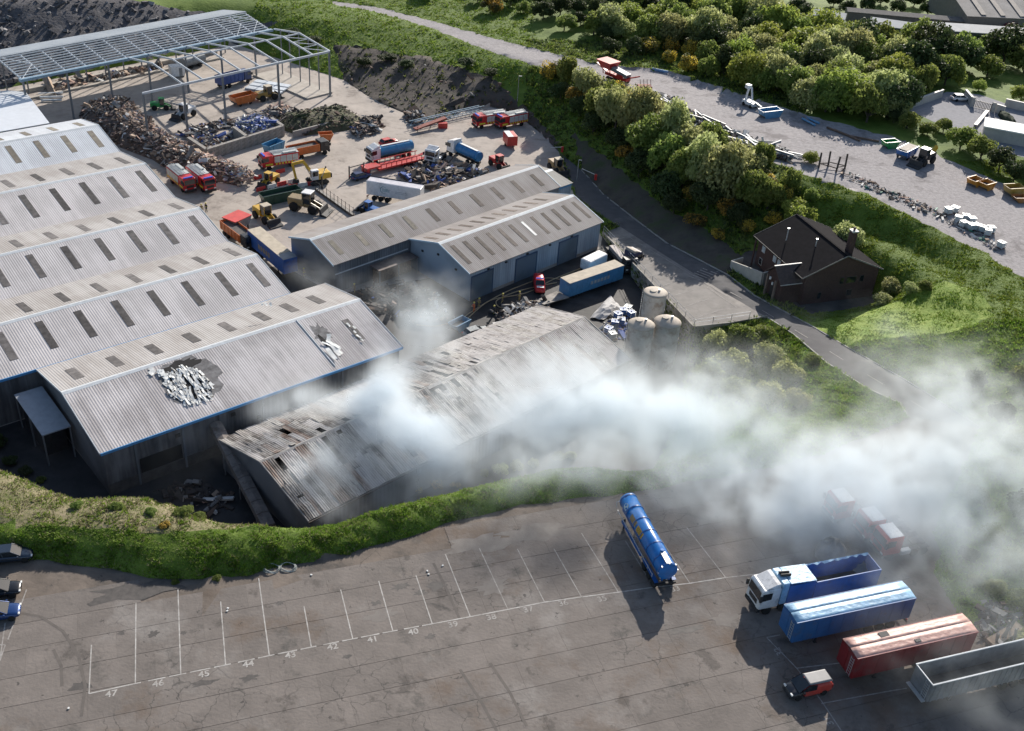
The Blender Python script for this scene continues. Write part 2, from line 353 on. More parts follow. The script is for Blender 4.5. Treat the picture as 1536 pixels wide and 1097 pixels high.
# ------------------------------------------------------------------ ground sheets
GRASS = dict(rough=0.85, world=True, spec=0.2)
M_ground = {
 'lot': ('parking_lot', mat('lot_base', (0.15, 0.122, 0.10), 0.9, var=0.25, scale=0.35, bump=0.3, bscale=2.0, world=True, stain=(0.065, 0.06, 0.055), sscale=0.14, sth=0.55)),
 'plat': ('staff_parking_deck', mat('deck', (0.21, 0.195, 0.18), 0.9, var=0.2, scale=0.5, world=True, stain=(0.14, 0.13, 0.12), sscale=0.2)),
 'road': ('road', mat('road', (0.085, 0.083, 0.086), 0.9, var=0.16, scale=0.6, world=True, stain=(0.14, 0.135, 0.13), sscale=0.12, sth=0.56)),
 'yard': ('yard', mat('yard', (0.41, 0.36, 0.315), 0.95, var=0.22, scale=0.22, bump=0.3, bscale=1.2, world=True, stain=(0.22, 0.19, 0.165), sscale=0.11, sth=0.51)),
 'soot': ('burnt_yard', mat('soot_shade_yard', (0.04, 0.038, 0.038), 0.75, var=0.35, scale=0.3, bump=0.3, bscale=1.2, world=True, stain=(0.018, 0.018, 0.019), sscale=0.12, sth=0.5)),  # near-black colour holds soot plus painted shade beside the sheds
 'track': ('gravel_track', mat('gravel', (0.30, 0.28, 0.28), 0.95, var=0.2, scale=1.4, bump=0.6, bscale=3.0, world=True, stain=(0.17, 0.155, 0.155), sscale=0.15, sth=0.54)),
 'court': ('courtyard', mat('court', (0.25, 0.25, 0.27), 0.95, var=0.14, scale=1.0, world=True)),
 'pad': ('building_apron', mat('apron', (0.07, 0.065, 0.06), 0.95, var=0.3, scale=0.6, world=True)),
 'cliffface': ('quarry_face', mat('quarry', (0.05, 0.047, 0.045), 0.95, var=0.5, scale=0.8, bump=1.0, bscale=1.5, world=True)),
 'rough': ('rough_bank_top', mat('roughgrass', (0.12, 0.125, 0.05), var=0.3, scale=0.45, col2=(0.26, 0.22, 0.14), bump=0.8, bscale=2.5, **GRASS)),
 'lawn': ('grass_slope', mat('lawn', (0.15, 0.24, 0.03), col2=(0.27, 0.34, 0.07), scale=0.5, bump=0.6, bscale=2.0, **GRASS)),
 'soil': ('soil_slope', mat('soil', (0.075, 0.062, 0.052), 0.95, var=0.35, scale=0.2, bump=1.0, bscale=0.8, world=True, stain=(0.045, 0.052, 0.028), sscale=0.08, sth=0.56)),
 'scree': ('scree_slope', mat('scree', (0.085, 0.082, 0.088), 0.95, var=0.4, scale=0.9, bump=1.0, bscale=1.5, world=True, stain=(0.16, 0.15, 0.15), sscale=0.8, sth=0.6)),
 'bank': ('earth_bank', mat('earth_bank', (0.07, 0.06, 0.048), 0.95, var=0.35, scale=0.4, bump=0.8, bscale=1.2, world=True, stain=(0.05, 0.062, 0.026), sscale=0.2, sth=0.5)),
 'grass': ('grass_bank', mat('grass', (0.07, 0.12, 0.016), col2=(0.14, 0.20, 0.035), scale=0.35, bump=0.8, bscale=1.6, **GRASS)),
}
REG = FIXED + [('cliffface', cliffface_poly), ('bank', bank_poly), ('rough', rough_poly), ('lawn', lawn_poly), ('soil', soil_poly), ('scree', scree_poly)]
def densify(poly, step):
    out = []
    n = len(poly)
    for i in range(n):
        a = poly[i]; b = poly[(i+1) % n]; L_ = hypot(b[0]-a[0], b[1]-a[1]); k = max(1, int(L_/step))
        if L_ > 400: k = 1
        for j in range(k): out.append(Vector(a).lerp(Vector(b), j/k))
    return out
rng = np.random.default_rng(3)
cv, ce, cz = [], [], []
for nm, po in REG:
    step = 2.5 if nm in ('plat', 'court', 'pad') else 1.8
    d = densify(po, step); o = len(cv)
    soft = nm in ('lot', 'track', 'soil', 'scree', 'rough', 'lawn', 'cliffface', 'bank')
    for i, p in enumerate(d):
        x, y = p[0], p[1]
        if soft and nm in ('track', 'soil', 'scree', 'rough', 'lawn', 'bank'):
            x += 0.7*sin(i*2.3+1)*cos(i*0.9); y += 0.7*cos(i*1.7)*sin(i*0.6+2)
        elif nm == 'lot' and i > 3:
            x += 0.25*sin(i*2.3+1)*cos(i*0.9); y += 0.25*cos(i*1.7)
        cv.append(Vector((x, y))); cz.append(p[2] if nm in dict(FIXED) else None)
        ce.append((o+i, o+(i+1) % len(d)))
nb = len(cv)
GI = 2.0
xs = np.arange(-132, 150, GI); ys = np.arange(44, 332, GI)
X_, Y_ = np.meshgrid(xs, ys); q = np.stack([X_.ravel(), Y_.ravel()], 1) + rng.uniform(-.35, .35, (X_.size, 2))
inside = np.zeros(len(q), bool)
for nm in ('yard', 'lot', 'soot'):
    inside |= in_poly(q, dict(FIXED)[nm])
keep = ~inside | (rng.random(len(q)) < 0.12)
q = q[keep]
xs2 = np.arange(-236, 258, 12.); ys2 = np.arange(12, 418, 12.)
X_, Y_ = np.meshgrid(xs2, ys2); q2 = np.stack([X_.ravel(), Y_.ravel()], 1)
q2 = q2[(q2[:, 0] < -134) | (q2[:, 0] > 152) | (q2[:, 1] < 42) | (q2[:, 1] > 334)]
X_, Y_ = np.meshgrid(np.arange(-1800, 1801, 150.), np.arange(-600, 3001, 150.)); q3 = np.stack([X_.ravel(), Y_.ravel()], 1)
q3 = q3[(q3[:, 0] < GX0) | (q3[:, 0] > GX1) | (q3[:, 1] < GY0) | (q3[:, 1] > GY1)]
allp = np.concatenate([q, q2, q3])
cv += [Vector((float(a), float(b))) for a, b in allp]
vo, eo, fo, ov, oe, of = delaunay_2d_cdt(cv, ce, [], 0, 1e-4)
P2 = np.array([(v.x, v.y) for v in vo])
ZV = zat_many(P2)
isb = np.zeros(len(P2), bool)
for i, src in enumerate(ov):
    for s_ in src:
        if s_ < nb:
            isb[i] = True
            if cz[s_] is not None: ZV[i] = cz[s_]
fixm = np.zeros(len(P2), bool)
for nm, po in FIXED: fixm |= in_poly(P2, po)
free = ~fixm & ~isb
far = (np.abs(P2[:, 0]) > 236) | (P2[:, 1] > 400)
ZV[free & ~far] += 0.38*hnoise(P2[free & ~far, 0]*0.55, P2[free & ~far, 1]*0.55)
kk = in_poly(P2, soil_poly) & free
ZV[kk] += 1.5*np.maximum(0, hnoise(P2[kk, 0]*0.22+2, P2[kk, 1]*0.22)) + 0.3*hnoise(P2[kk, 0]*1.1, P2[kk, 1]*1.1)
kk = in_poly(P2, scree_poly) & free
ZV[kk] += 0.7*hnoise(P2[kk, 0]*0.8, P2[kk, 1]*0.8)
kk = in_poly(P2, cliffface_poly) & free
ZV[kk] += rng.uniform(-.9, .05, kk.sum())
tri = []
for f in fo:
    for i in range(1, len(f)-1): tri.append((f[0], f[i], f[i+1]))
tri = np.array(tri); cen = P2[tri].mean(1)
lab = np.full(len(tri), -1)
for i in range(len(REG)-1, -1, -1):
    lab[in_poly(cen, REG[i][1])] = i
GROUND = {}
for i, key in [(-1, 'grass')] + [(i, r[0]) for i, r in enumerate(REG)]:
    t = tri[lab == i]
    if not len(t): continue
    used, inv = np.unique(t.ravel(), return_inverse=True)
    me = bpy.data.meshes.new(M_ground[key][0])
    me.from_pydata([(P2[u_, 0], P2[u_, 1], ZV[u_]) for u_ in used], [], [tuple(r) for r in inv.reshape(-1, 3)])
    me.polygons.foreach_set('use_smooth', [True]*len(me.polygons)); me.materials.append(M_ground[key][1]); me.update()
    o = bpy.data.objects.new(M_ground[key][0], me); COL.objects.link(o); o['kind'] = 'structure'; GROUND[key] = (o, t)

# ------------------------------------------------------------------ lot: slabs, bay lines, numbers
LA = 69.3
lot_o = GROUND['lot'][0]
slab_m = mat('slab', (0.168, 0.146, 0.130), 0.88, var=0.16, scale=0.3, bump=0.25, bscale=3.0, world=True, objvar=0.07, stain=(0.085, 0.078, 0.07), sscale=0.19, sth=0.575)
def ground_stains(m):
    """oil, brown soil wash and pale dust on the weathered slabs"""
    t = m.node_tree; N = t.nodes; L = t.links; b = N['Principled BSDF']
    src = b.inputs['Base Color'].links[0].from_socket
    ge = N.new('ShaderNodeNewGeometry')
    for (sc_, th, wd, col, fac) in ((0.085, 0.55, 0.12, (0.27, 0.25, 0.23), 0.65), (0.06, 0.54, 0.10, (0.12, 0.082, 0.056), 0.75), (0.9, 0.64, 0.03, (0.045, 0.04, 0.038), 0.75), (0.30, 0.60, 0.06, (0.07, 0.06, 0.053), 0.65), (2.6, 0.68, 0.03, (0.04, 0.037, 0.035), 0.6)):
        n = N.new('ShaderNodeTexNoise'); n.inputs['Scale'].default_value = sc_; n.inputs['Detail'].default_value = 7; n.inputs['Roughness'].default_value = 0.68
        mp = N.new('ShaderNodeMapping'); mp.inputs['Location'].default_value = (sc_*311, sc_*97, 5.0*sc_); L.new(ge.outputs['Position'], mp.inputs[0]); L.new(mp.outputs[0], n.inputs[0])
        mr = N.new('ShaderNodeMapRange'); mr.inputs[1].default_value = th; mr.inputs[2].default_value = th+wd; mr.inputs[4].default_value = fac; L.new(n.outputs['Fac'], mr.inputs[0])
        mx = N.new('ShaderNodeMix'); mx.data_type = 'RGBA'; L.new(mr.outputs[0], mx.inputs[0]); L.new(src, mx.inputs[6]); mx.inputs[7].default_value = (*col, 1); src = mx.outputs[2]
    # fine cracks
    vo_ = N.new('ShaderNodeTexVoronoi'); vo_.feature = 'DISTANCE_TO_EDGE'; vo_.inputs['Scale'].default_value = 0.33
    nz = N.new('ShaderNodeTexNoise'); nz.inputs['Scale'].default_value = 0.9; nz.inputs['Detail'].default_value = 6
    L.new(ge.outputs['Position'], nz.inputs[0])
    va = N.new('ShaderNodeVectorMath'); va.operation = 'MULTIPLY_ADD'; va.inputs[1].default_value = (1.6, 1.6, 0); L.new(nz.outputs['Color'], va.inputs[0]); L.new(ge.outputs['Position'], va.inputs[2]); L.new(va.outputs[0], vo_.inputs['Vector'])
    cr = N.new('ShaderNodeMapRange'); cr.inputs[1].default_value = 0.0; cr.inputs[2].default_value = 0.018; cr.inputs[3].default_value = 0.7; cr.inputs[4].default_value = 0; L.new(vo_.outputs['Distance'], cr.inputs[0])
    ng = N.new('ShaderNodeTexNoise'); ng.inputs['Scale'].default_value = 0.06; L.new(ge.outputs['Position'], ng.inputs[0])
    gt = N.new('ShaderNodeMapRange'); gt.inputs[1].default_value = 0.5; gt.inputs[2].default_value = 0.58; L.new(ng.outputs['Fac'], gt.inputs[0])
    mu = N.new('ShaderNodeMath'); mu.operation = 'MULTIPLY'; L.new(cr.outputs[0], mu.inputs[0]); L.new(gt.outputs[0], mu.inputs[1])
    mx = N.new('ShaderNodeMix'); mx.data_type = 'RGBA'; L.new(mu.outputs[0], mx.inputs[0]); L.new(src, mx.inputs[6]); mx.inputs[7].default_value = (0.04, 0.038, 0.036, 1)
    L.new(mx.outputs[2], b.inputs['Base Color'])
ground_stains(slab_m); ground_stains(MATS['lot_base'])
SW, SD = 7.88, 3.3
sb = MB(); sb.bx(-SW/2+.006, SW/2-.006, -SD/2+.02, SD/2-.02, 0.0, 0.03); slab_me = sb.mesh('concrete_slab', slab_m)
ui = 0
for iu in range(-6, 12):
    for iv in range(0, 20):
        u = 1.9+SW*(iu+0.5+[0, .26, -.3, .11, .37, -.12, .2][iv % 7]); v = -71.3 - SD*4 + SD*(iv+0.5)
        c = UV(u, v, LA)
        cs = np.array([xy(UV(u+a*SW/2, v+b*SD/2, LA)) for a in (-1, 1) for b in (-1, 1)])
        if not in_poly(cs, lot_poly).all(): continue
        vpx = [AX@(np.array([p[0], p[1], -HC])) / (AZ@np.array([p[0], p[1], -HC])) * FPX + 768 for p in cs]
        vpy = [AY@(np.array([p[0], p[1], -HC])) / (AZ@np.array([p[0], p[1], -HC])) * FPX + 548 for p in cs]
        if max(vpx) < -60 or min(vpx) > 1600 or min(vpy) > 1160: continue
        o = inst(slab_me, 'concrete_slab', lot_o, (c.x, c.y, 0.004+0.006*random.random()), (0, 0, radians(90-LA)))
paint = mat('road_paint', (0.52, 0.50, 0.47), 0.8, var=0.2, scale=1.5, col2=(0.26, 0.24, 0.22), world=True)
paint2 = mat('road_paint_worn', (0.40, 0.38, 0.355), 0.8, var=0.2, scale=1.8, col2=(0.20, 0.18, 0.165), world=True)
STRIPS = [0]
def strip(name, pts, w_, m, parent, dz=0.045, z=None):
    mb = MB(); STRIPS[0] += 1; dz += .00003*(STRIPS[0] % 80)
    for a, b in zip(pts[:-1], pts[1:]):
        a, b = Vector(a), Vector(b); t = (b-a); t.z = 0; t.normalize(); n = Vector((-t.y, t.x, 0))*w_/2
        mb.add([a-n+Vector((0, 0, dz)), b-n+Vector((0, 0, dz)), b+n+Vector((0, 0, dz)), a+n+Vector((0, 0, dz))], [(0, 1, 2, 3)])
    return mb.build(name, m, parent)
CORN = [(133.6, 1041.1), (203.1, 1026), (271.3, 1012), (338.5, 998.1), (404, 984.1), (467.1, 971.4), (529.2, 959.1), (589.4, 947.3), (648.4, 936.4), (705.4, 925.7), (761.9, 914.8), (816.8, 903.9), (872.2, 896.1), (927.5, 889), (980.5, 881.5), (1034.8, 875.6), (1088.5, 867)]
FARE = [(137.3, 968), (204, 905), (267, 885), (331, 903), (388, 868), (456, 910), (511, 885), (568, 872), (624, 864), (668, 832), (719, 823), (776, 824), (831, 824), (872, 800), (938, 812), (985, 800), (1030, 792)]
for i, (a, b) in enumerate(zip(CORN, FARE)):
    strip('bay_line', [PX(*a), PX(*b)], 0.11, paint if i < 10 else paint2, lot_o)
for i in range(16):
    a, b = PX(*CORN[i]), PX(*CORN[i+1])
    if i in (1, 2, 3, 4, 5, 6, 7):
        strip('bay_line', [a, a.lerp(b, .12)], 0.13, paint, lot_o); strip('bay_line', [a.lerp(b, .28 if i % 2 else .2), a.lerp(b, .66)], 0.13, paint, lot_o); strip('bay_line', [a.lerp(b, .74), b], 0.13, paint, lot_o)
    else: strip('bay_line', [a, b], 0.13, paint, lot_o)
strip('bay_line', [PX(1088, 867), PX(1170, 858)], 0.13, paint2, lot_o)
for pts in ([(1128, 910), (1155, 906)], [(1150, 957), (1195, 1003), (1232, 1052), (1262, 1097)], [(1232, 1056), (1330, 1038), (1360, 1033)], [(1195, 1003), (1262, 995)], [(1150, 957), (1170, 953)], [(8, 935), (0, 990)], [(40, 885), (30, 912)], [(20, 938), (12, 960)], [(0, 968), (8, 968), (0, 992)]):
    strip('bay_line', [PX(*p) for p in pts], 0.12, paint2, lot_o)
tyre_mark = mat('tyre_mark', (0.105, 0.092, 0.083), 0.9, var=0.25, scale=1.2, col2=(0.14, 0.122, 0.108), world=True)
for pts in ([(18, 918), (60, 925), (95, 948), (118, 985), (128, 1030), (122, 1075)], [(80, 975), (92, 1000), (93, 1030)], [(690, 1005), (720, 1050), (745, 1097)], [(735, 995), (765, 1040), (790, 1090)], [(650, 845), (668, 880), (690, 930)]):
    strip('tyre_mark', [PX(*p) for p in pts], 0.28, tyre_mark, lot_o, 0.0410)
oil_m = mat('oil_stain', (0.05, 0.045, 0.042), 0.7, var=0.3, scale=1.5, col2=(0.10, 0.088, 0.08), world=True); wash_m = mat('dust_wash', (0.22, 0.20, 0.18), 0.9, var=0.2, scale=0.8, col2=(0.17, 0.15, 0.135), world=True)
rgo = random.Random(44)
for (x, y, rx, ry, m_) in ((122, 1030, .9, .6, oil_m), (373, 1018, .8, .35, oil_m), (305, 1025, 1.3, .3, oil_m), (230, 952, .5, .4, oil_m), (182, 950, .35, .3, oil_m), (275, 950, .3, .25, oil_m), (520, 985, .4, .25, oil_m), (645, 955, .5, .3, oil_m), (655, 880, .9, .6, oil_m), (630, 890, .6, .4, oil_m), (740, 880, 1.6, 1.0, wash_m), (800, 800, 4.5, 1.2, wash_m), (720, 815, 4.0, 1.2, wash_m), (570, 925, 1.6, .7, wash_m), (200, 888, 4.5, 1.0, oil_m), (1085, 930, 1.4, .8, wash_m), (1030, 945, 2.2, .4, oil_m), (420, 905, .4, .3, oil_m), (600, 880, .8, .5, oil_m), (565, 905, .5, .3, oil_m)):
    zs_ = globals().get('zs_', .0414)+.00013; c = PX(x, y); n_ = 22; V = [c+Vector((0, 0, zs_))]
    for k in range(n_):
        t_ = 2*pi*k/n_; f_ = 1+rgo.uniform(-.4, .4); q_ = UV(rx*f_*cos(t_), ry*f_*sin(t_), LA); V.append(Vector((c.x+q_.x, c.y+q_.y, zs_)))
    MB().add(V, [(0, k+1, (k+1) % n_+1) for k in range(n_)]).build('ground_stain', m_, lot_o)
def text_mesh(txt, size, m, name):
    cu = bpy.data.curves.new(name, 'FONT'); cu.body = txt; cu.size = size; cu.align_x = 'CENTER'; cu.align_y = 'CENTER'; cu.resolution_u = 3; cu.offset = 0.02*size
    o = bpy.data.objects.new(name, cu); COL.objects.link(o)
    dg = bpy.context.evaluated_depsgraph_get(); me = bpy.data.meshes.new_from_object(o.evaluated_get(dg))
    bpy.data.objects.remove(o); bpy.data.curves.remove(cu)
    me.materials.clear(); me.materials.append(m); me.name = name
    return me
NUM = [(167, 1041.5), (237.5, 1026), (306, 1012), (372.5, 997), (436, 983.5), (499, 971), (559, 960), (620, 948.5), (679.5, 937.5), (737, 926.5), (792.5, 915), (845, 905.5), (903, 899), (963, 890.5), (1013, 884)]
for k, p in enumerate(NUM):
    n = 47-k; c = PX(*p)
    if n == 34: continue
    o = inst(text_mesh(str(n), 0.98, paint if n > 39 else paint2, 'bay_number'), 'bay_number', lot_o, (c.x, c.y, 0.0475), (0, 0, radians(90-LA)), (1.05, 1.0, 1))
for p, t_ in (((1168, 978), '32'), ((1243, 1082), '31')):
    c = PX(*p); inst(text_mesh(t_, 0.98, paint2, 'bay_number'), 'bay_number', lot_o, (c.x, c.y, 0.0475), (0, 0, radians(90-LA+90)))

# ------------------------------------------------------------------ road and deck markings, kerb, retaining wall
road_o = GROUND['road'][0]; plat_o = GROUND['plat'][0]
def road_pt(px, py):
    for _ in range(1): pass
    z = -5.0
    for _ in range(12):
        p = PX(px, py, z); z = zat(p.x, p.y)
    return Vector((p.x, p.y, z))
def drape(a, b, n=6):
    a, b = Vector(a), Vector(b); out = []
    for i in range(n+1):
        p = a.lerp(b, i/n); p.z = zat(p.x, p.y); out.append(p)
    return out
for i in range(26):
    pass
rp_ = ROAD_C
def along(line, s):
    for a, b in zip(line[:-1], line[1:]):
        L_ = (b-a).length
        if s <= L_: return a.lerp(b, s/L_)
        s -= L_
    return None
s_ = 60.0
while True:
    a = along(rp_, s_); b = along(rp_, s_+3.0)
    if a is None or b is None: break
    strip('centre_line', drape(a, b, 2), 0.12, paint2, road_o, 0.03); s_ += 8.0
def edge_at(frac, inset):
    pass
d0, d1, d2 = plat_poly[0], plat_poly[1], plat_poly[3]
for i in range(9):
    f = 0.10+0.105*i
    a = d0.lerp(d1, f); nrm = Vector((0.80, 0.60, 0)); b = a + nrm*(3.2+0.55*i)
    if in_poly(np.array([[b.x, b.y]]), plat_poly)[0] or in_poly(np.array([[b.x, b.y]]), road_poly)[0]:
        strip('bay_line', drape(a+nrm*.5, b, 2), 0.12, paint2, plat_o, 0.03)
strip('edge_line', drape(PX(930, 345, -8.0), PX(1090, 447, -4.9), 8), 0.12, paint2, plat_o, 0.03)
strip('edge_line', drape(PX(1060, 432, -5.2), PX(1105, 462, -4.2), 4), 0.12, paint2, plat_o, 0.03)
# painted SLOW-style hatch lines across the road
for i in range(7):
    a = road_pt(1032+i*4.5, 414-i*2.2); b = road_pt(1050+i*5, 421-i*2.0)
    strip('rumble_line', [a, b], 0.25, paint2, road_o, 0.03)
conc = mat('concrete_wall', (0.30, 0.28, 0.255), 0.9, var=0.2, scale=0.5, stain=(0.16, 0.15, 0.135), sscale=0.35, sth=0.5)
kerbm = mat('kerb', (0.30, 0.29, 0.27), 0.9, var=0.2, scale=0.8)
def kerb_run(name, label, line, w_=0.22, h_=0.13):
    mb = MB(); L_ = []
    for a, b in zip(line[:-1], line[1:]):
        n = max(1, int((b-a).length/6))
        for i in range(n): L_.append(a.lerp(b, i/n))
    L_.append(line[-1])
    for a, b in zip(L_[:-1], L_[1:]): mb.bar(a+Vector((0, 0, h_/2-.02)), b+Vector((0, 0, h_/2-.02)), w_, h_+.04)
    return tag(mb.build(name, kerbm), label, 'kerb')
kerb_run('kerb', 'pale concrete kerb along the far side of the sloping road by the brick building', list(reversed(ROAD_R[:-1])))
kerb_run('kerb', 'concrete kerb between the road and the grass below the staff parking deck', ROAD_L[5:])
rw = thing('retaining_wall', 'grey concrete retaining wall holding the staff parking deck above the tanks', 'wall', (0, 0, 0))
wl = [plat_poly[0], plat_poly[1], plat_poly[2], plat_poly[3]]
for i, (a, b) in enumerate(zip(wl[:-1], wl[1:])):
    n = max(1, int((b-a).length/4.5)); t = (b-a).normalized(); out = Vector((t.y, -t.x, 0)).normalized()
    if i == 0: out = -Vector((0.95, 0.3, 0)).normalized()
    for k in range(n):
        p, q_ = a.lerp(b, k/n), a.lerp(b, (k+1)/n); tt = (q_-p); L_ = hypot(tt.x, tt.y); e = Vector((tt.x, tt.y, 0)).normalized()*0.012
        o_ = out*0.22; V = []
        for P_ in (p+e, q_-e):
            for off in (Vector((0, 0, 0)), o_):
                V += [Vector((P_.x+off.x, P_.y+off.y, -9.6)), Vector((P_.x+off.x, P_.y+off.y, P_.z+0.38))]
        MB().add(V, [(0, 1, 5, 4), (2, 3, 7, 6), (1, 3, 7, 5), (0, 2, 6, 4), (0, 1, 3, 2), (4, 5, 7, 6)]).build('wall_panel', conc, rw)
rail_m = mat('galvanised', (0.33, 0.35, 0.37), 0.45, 0.6, var=0.15)
rl = thing('guard_rail', 'thin metal guard rail with posts along the edge of the staff parking deck', 'railing')
pts_ = []
for a, b, n in ((wl[0], wl[1], 12), (wl[1], wl[3], 4)):
    for k in range(n):
        p = a.lerp(b, k/n); p.z += 0.38; pts_.append(p)
for p in pts_: MB().cyl(p, p+Vector((0, 0, 1.1)), 0.045, n=6).build('post', rail_m, rl)
for h_ in (0.55, 1.08): MB().tube([p+Vector((0, 0, h_)) for p in pts_], 0.03, 5).build('rail', rail_m, rl)
# ------------------------------------------------------------------ sheds
roof_a = mat_roof('roof_grey', (0.62, 0.59, 0.585), (0.49, 0.465, 0.46), 0.34)
roof_b = mat_roof('roof_buff', (0.47, 0.45, 0.435), (0.37, 0.345, 0.325), 0.34)
roof_w = mat_roof('roof_pale', (0.62, 0.65, 0.68), (0.52, 0.54, 0.57), 0.34, amt=0.08)
roof_soot = mat_roof('roof_sooty', (0.60, 0.57, 0.565), (0.40, 0.375, 0.37), 0.34)
wall_blue = mat_roof('wall_bluegrey', (0.36, 0.43, 0.50), (0.26, 0.31, 0.36), 0.5, amt=0.15)
wall_dark = mat_roof('wall_grey', (0.20, 0.215, 0.235), (0.13, 0.14, 0.15), 0.5, amt=0.15)
wall_sooty = mat_roof('wall_sooty', (0.20, 0.20, 0.205), (0.09, 0.09, 0.093), 0.6, amt=0.12)
trim_blue = mat('trim_blue', (0.09, 0.30, 0.58), 0.5, var=0.1)
trim_pale = mat('trim_pale', (0.55, 0.58, 0.60), 0.6, var=0.12, scale=2)
gutter_m = mat('gutter_dark', (0.03, 0.03, 0.03), 0.7)
sky_m = mat('skylight_grey', (0.135, 0.125, 0.12), 0.6, var=0.35, scale=1.2, objvar=0.4, spec=.1)
sky_tan = mat('skylight_tan', (0.24, 0.215, 0.175), 0.7, var=0.25, scale=1.2, objvar=0.25, spec=.1)
sky_brown = mat('skylight_brown', (0.15, 0.125, 0.108), 0.7, var=0.3, scale=1.2, objvar=0.35, spec=.1)
door_m = mat_roof('roller_door', (0.15, 0.20, 0.25), (0.11, 0.145, 0.18), 0.12, axis='Z', amt=0.35)
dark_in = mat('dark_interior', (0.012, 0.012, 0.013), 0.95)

def shed(name, label, ang, u0, u1, vb, vf, ez, rz, gz=-9.0, ezf=None, vr=None, roof=None, roof_back=None, wall=None, fascia=None, verge=None, over=0.35, parts=('front', 'back', 'left', 'right'), base=0.0):
    """vb / vf: far and near eaves, vr: ridge; local x runs along the ridge, y away from the near eave"""
    ezf = ez if ezf is None else ezf; vr = (vb+vf)/2 if vr is None else vr
    L_, W_, R_ = u1-u0, vf-vb, vf-vr
    o = thing(name, label, 'shed', UV(u0, vf, ang, gz), radians(90-ang))
    eb, ef, r = ez-gz, ezf-gz, rz-gz
    wall = wall or wall_dark
    th = 0.12
    w_ = 0.15
    if 'front' in parts: MB().bx(0.05, L_-.05, 0.05, 0.05+w_, -0.3, ef-.04).build('front_wall', wall, o)
    if 'back' in parts: MB().bx(0.05, L_-.05, W_-.05-w_, W_-.05, -0.3, eb-.04).build('back_wall', wall, o)
    for nm, x0 in (('left', 0.05), ('right', L_-.05-w_)):
        if nm in parts:
            MB().prismx([(0.21, -0.3), (W_-.21, -0.3), (W_-.21, eb-.06), (R_, r-.06), (0.21, ef-.06)], x0, x0+w_).build('gable_wall', wall, o)
    def slope(ya, za, yb_, zb, m, nm):
        V = []
        for x in (-over, L_+over):
            V += [(x, ya, za), (x, yb_, zb), (x, ya, za+th), (x, yb_, zb+th)]
        return MB().add(V, [(0, 1, 5, 4), (2, 3, 7, 6), (0, 1, 3, 2), (4, 5, 7, 6), (0, 2, 6, 4), (1, 3, 7, 5)]).build(nm, m, o)
    kf = (r-ef)/R_; kb = (r-eb)/(W_-R_)
    slope(-0.25, ef-0.25*kf, R_-.02, r-.005, roof, 'roof_slope')
    slope(W_+0.02, eb-0.02*kb, R_+.02, r-.005, roof_back or roof, 'roof_slope')
    MB().prismx([(R_-.45, r+th-.45*kf+.012), (R_, r+th+.06), (R_+.45, r+th-.45*kb+.012), (R_+.45, r+th-.45*kb-.02), (R_, r+th+.01), (R_-.45, r+th-.45*kf-.02)], -over-.02, L_+over+.02).build('ridge_cap', trim_pale, o)
    if fascia: MB().bx(-over, L_+over, -0.37, -0.255, ef-.30, ef+.06).build('fascia', fascia, o)
    if verge:
        for x in (-over-.1, L_+over+.004):
            mb = MB(); mb.prismx([(-.25, ef-.25*kf-.1), (R_, r-.1), (W_, eb-.1), (W_, eb+th+.05), (R_, r+th+.075), (-.25, ef-.25*kf+th+.05)], x, x+.096); mb.build('verge_trim', verge, o)
    o['_d'] = 0; del o['_d']
    def sl(u, y0, y1, m=sky_m, w=1.0, front=True, h=0.035):
        """roof light between distances y0..y1 from its eave"""
        x = u-u0
        if front: pts = [(y0, ef+y0*kf), (y1, ef+y1*kf)]
        else: pts = [(W_-y0, eb+y0*kb), (W_-y1, eb+y1*kb)]
        V = []
        for (y, z) in pts:
            for xx in (x-w/2, x+w/2):
                V += [(xx, y, z+th-.02), (xx, y, z+th+h)]
        return MB().add(V, [(1, 3, 7, 5), (0, 1, 5, 4), (2, 3, 7, 6), (0, 1, 3, 2), (4, 5, 7, 6)]).build('skylight', m, o)
    return o, sl, dict(L=L_, W=W_, R=R_, ef=ef, eb=eb, r=r, kf=kf, kb=kb, th=th, u0=u0, vf=vf)

SA = 48.36
rows = [('warehouse', 'pale grey warehouse next to the rubble heap, skylights in a single row per slope', -209.6, -190.27, roof_w, 5.0, 64.9),
        ('warehouse', 'grey warehouse with buff rear roof slope beside the two parked fire engines', -190.2, -166.5, roof_a, 5.0, 65.0),
        ('warehouse', 'grey warehouse with dark roof lights beside the orange skip lorry', -166.4, -146.8, roof_a, 5.2, 64.9),
        ('warehouse', 'grey warehouse adjoining the one with a burnt roof hole, blue fascia at its open end', -146.7, -127.05, roof_a, 5.27, 65.08)]
for i, (nm, lb, vb, vf, rm, sp, ul) in enumerate(rows):
    o, sl, d = shed(nm, lb, SA, -22.0, 67.1, vb, vf, -2.0, 0.0, roof=rm, roof_back=roof_w if i == 0 else roof_b, wall=wall_sooty, fascia=trim_blue if i == 3 else None, verge=trim_pale, over=0.12, parts=('front', 'right', 'back', 'left'))
    W = vf-vb
    for k in range(16):
        u = ul-sp*k
        if u < -5: break
        sl(u, W*.125, W*.42, sky_m if i else sky_tan, 1.05)
        sl(u, W*.17, W*.41, sky_m if i else sky_tan, 1.05, False)
    MB().bx(-.1, d['L']+.1, -.26, .02, d['ef']-.05, d['ef']+.015).build('valley_gutter', gutter_m, o)

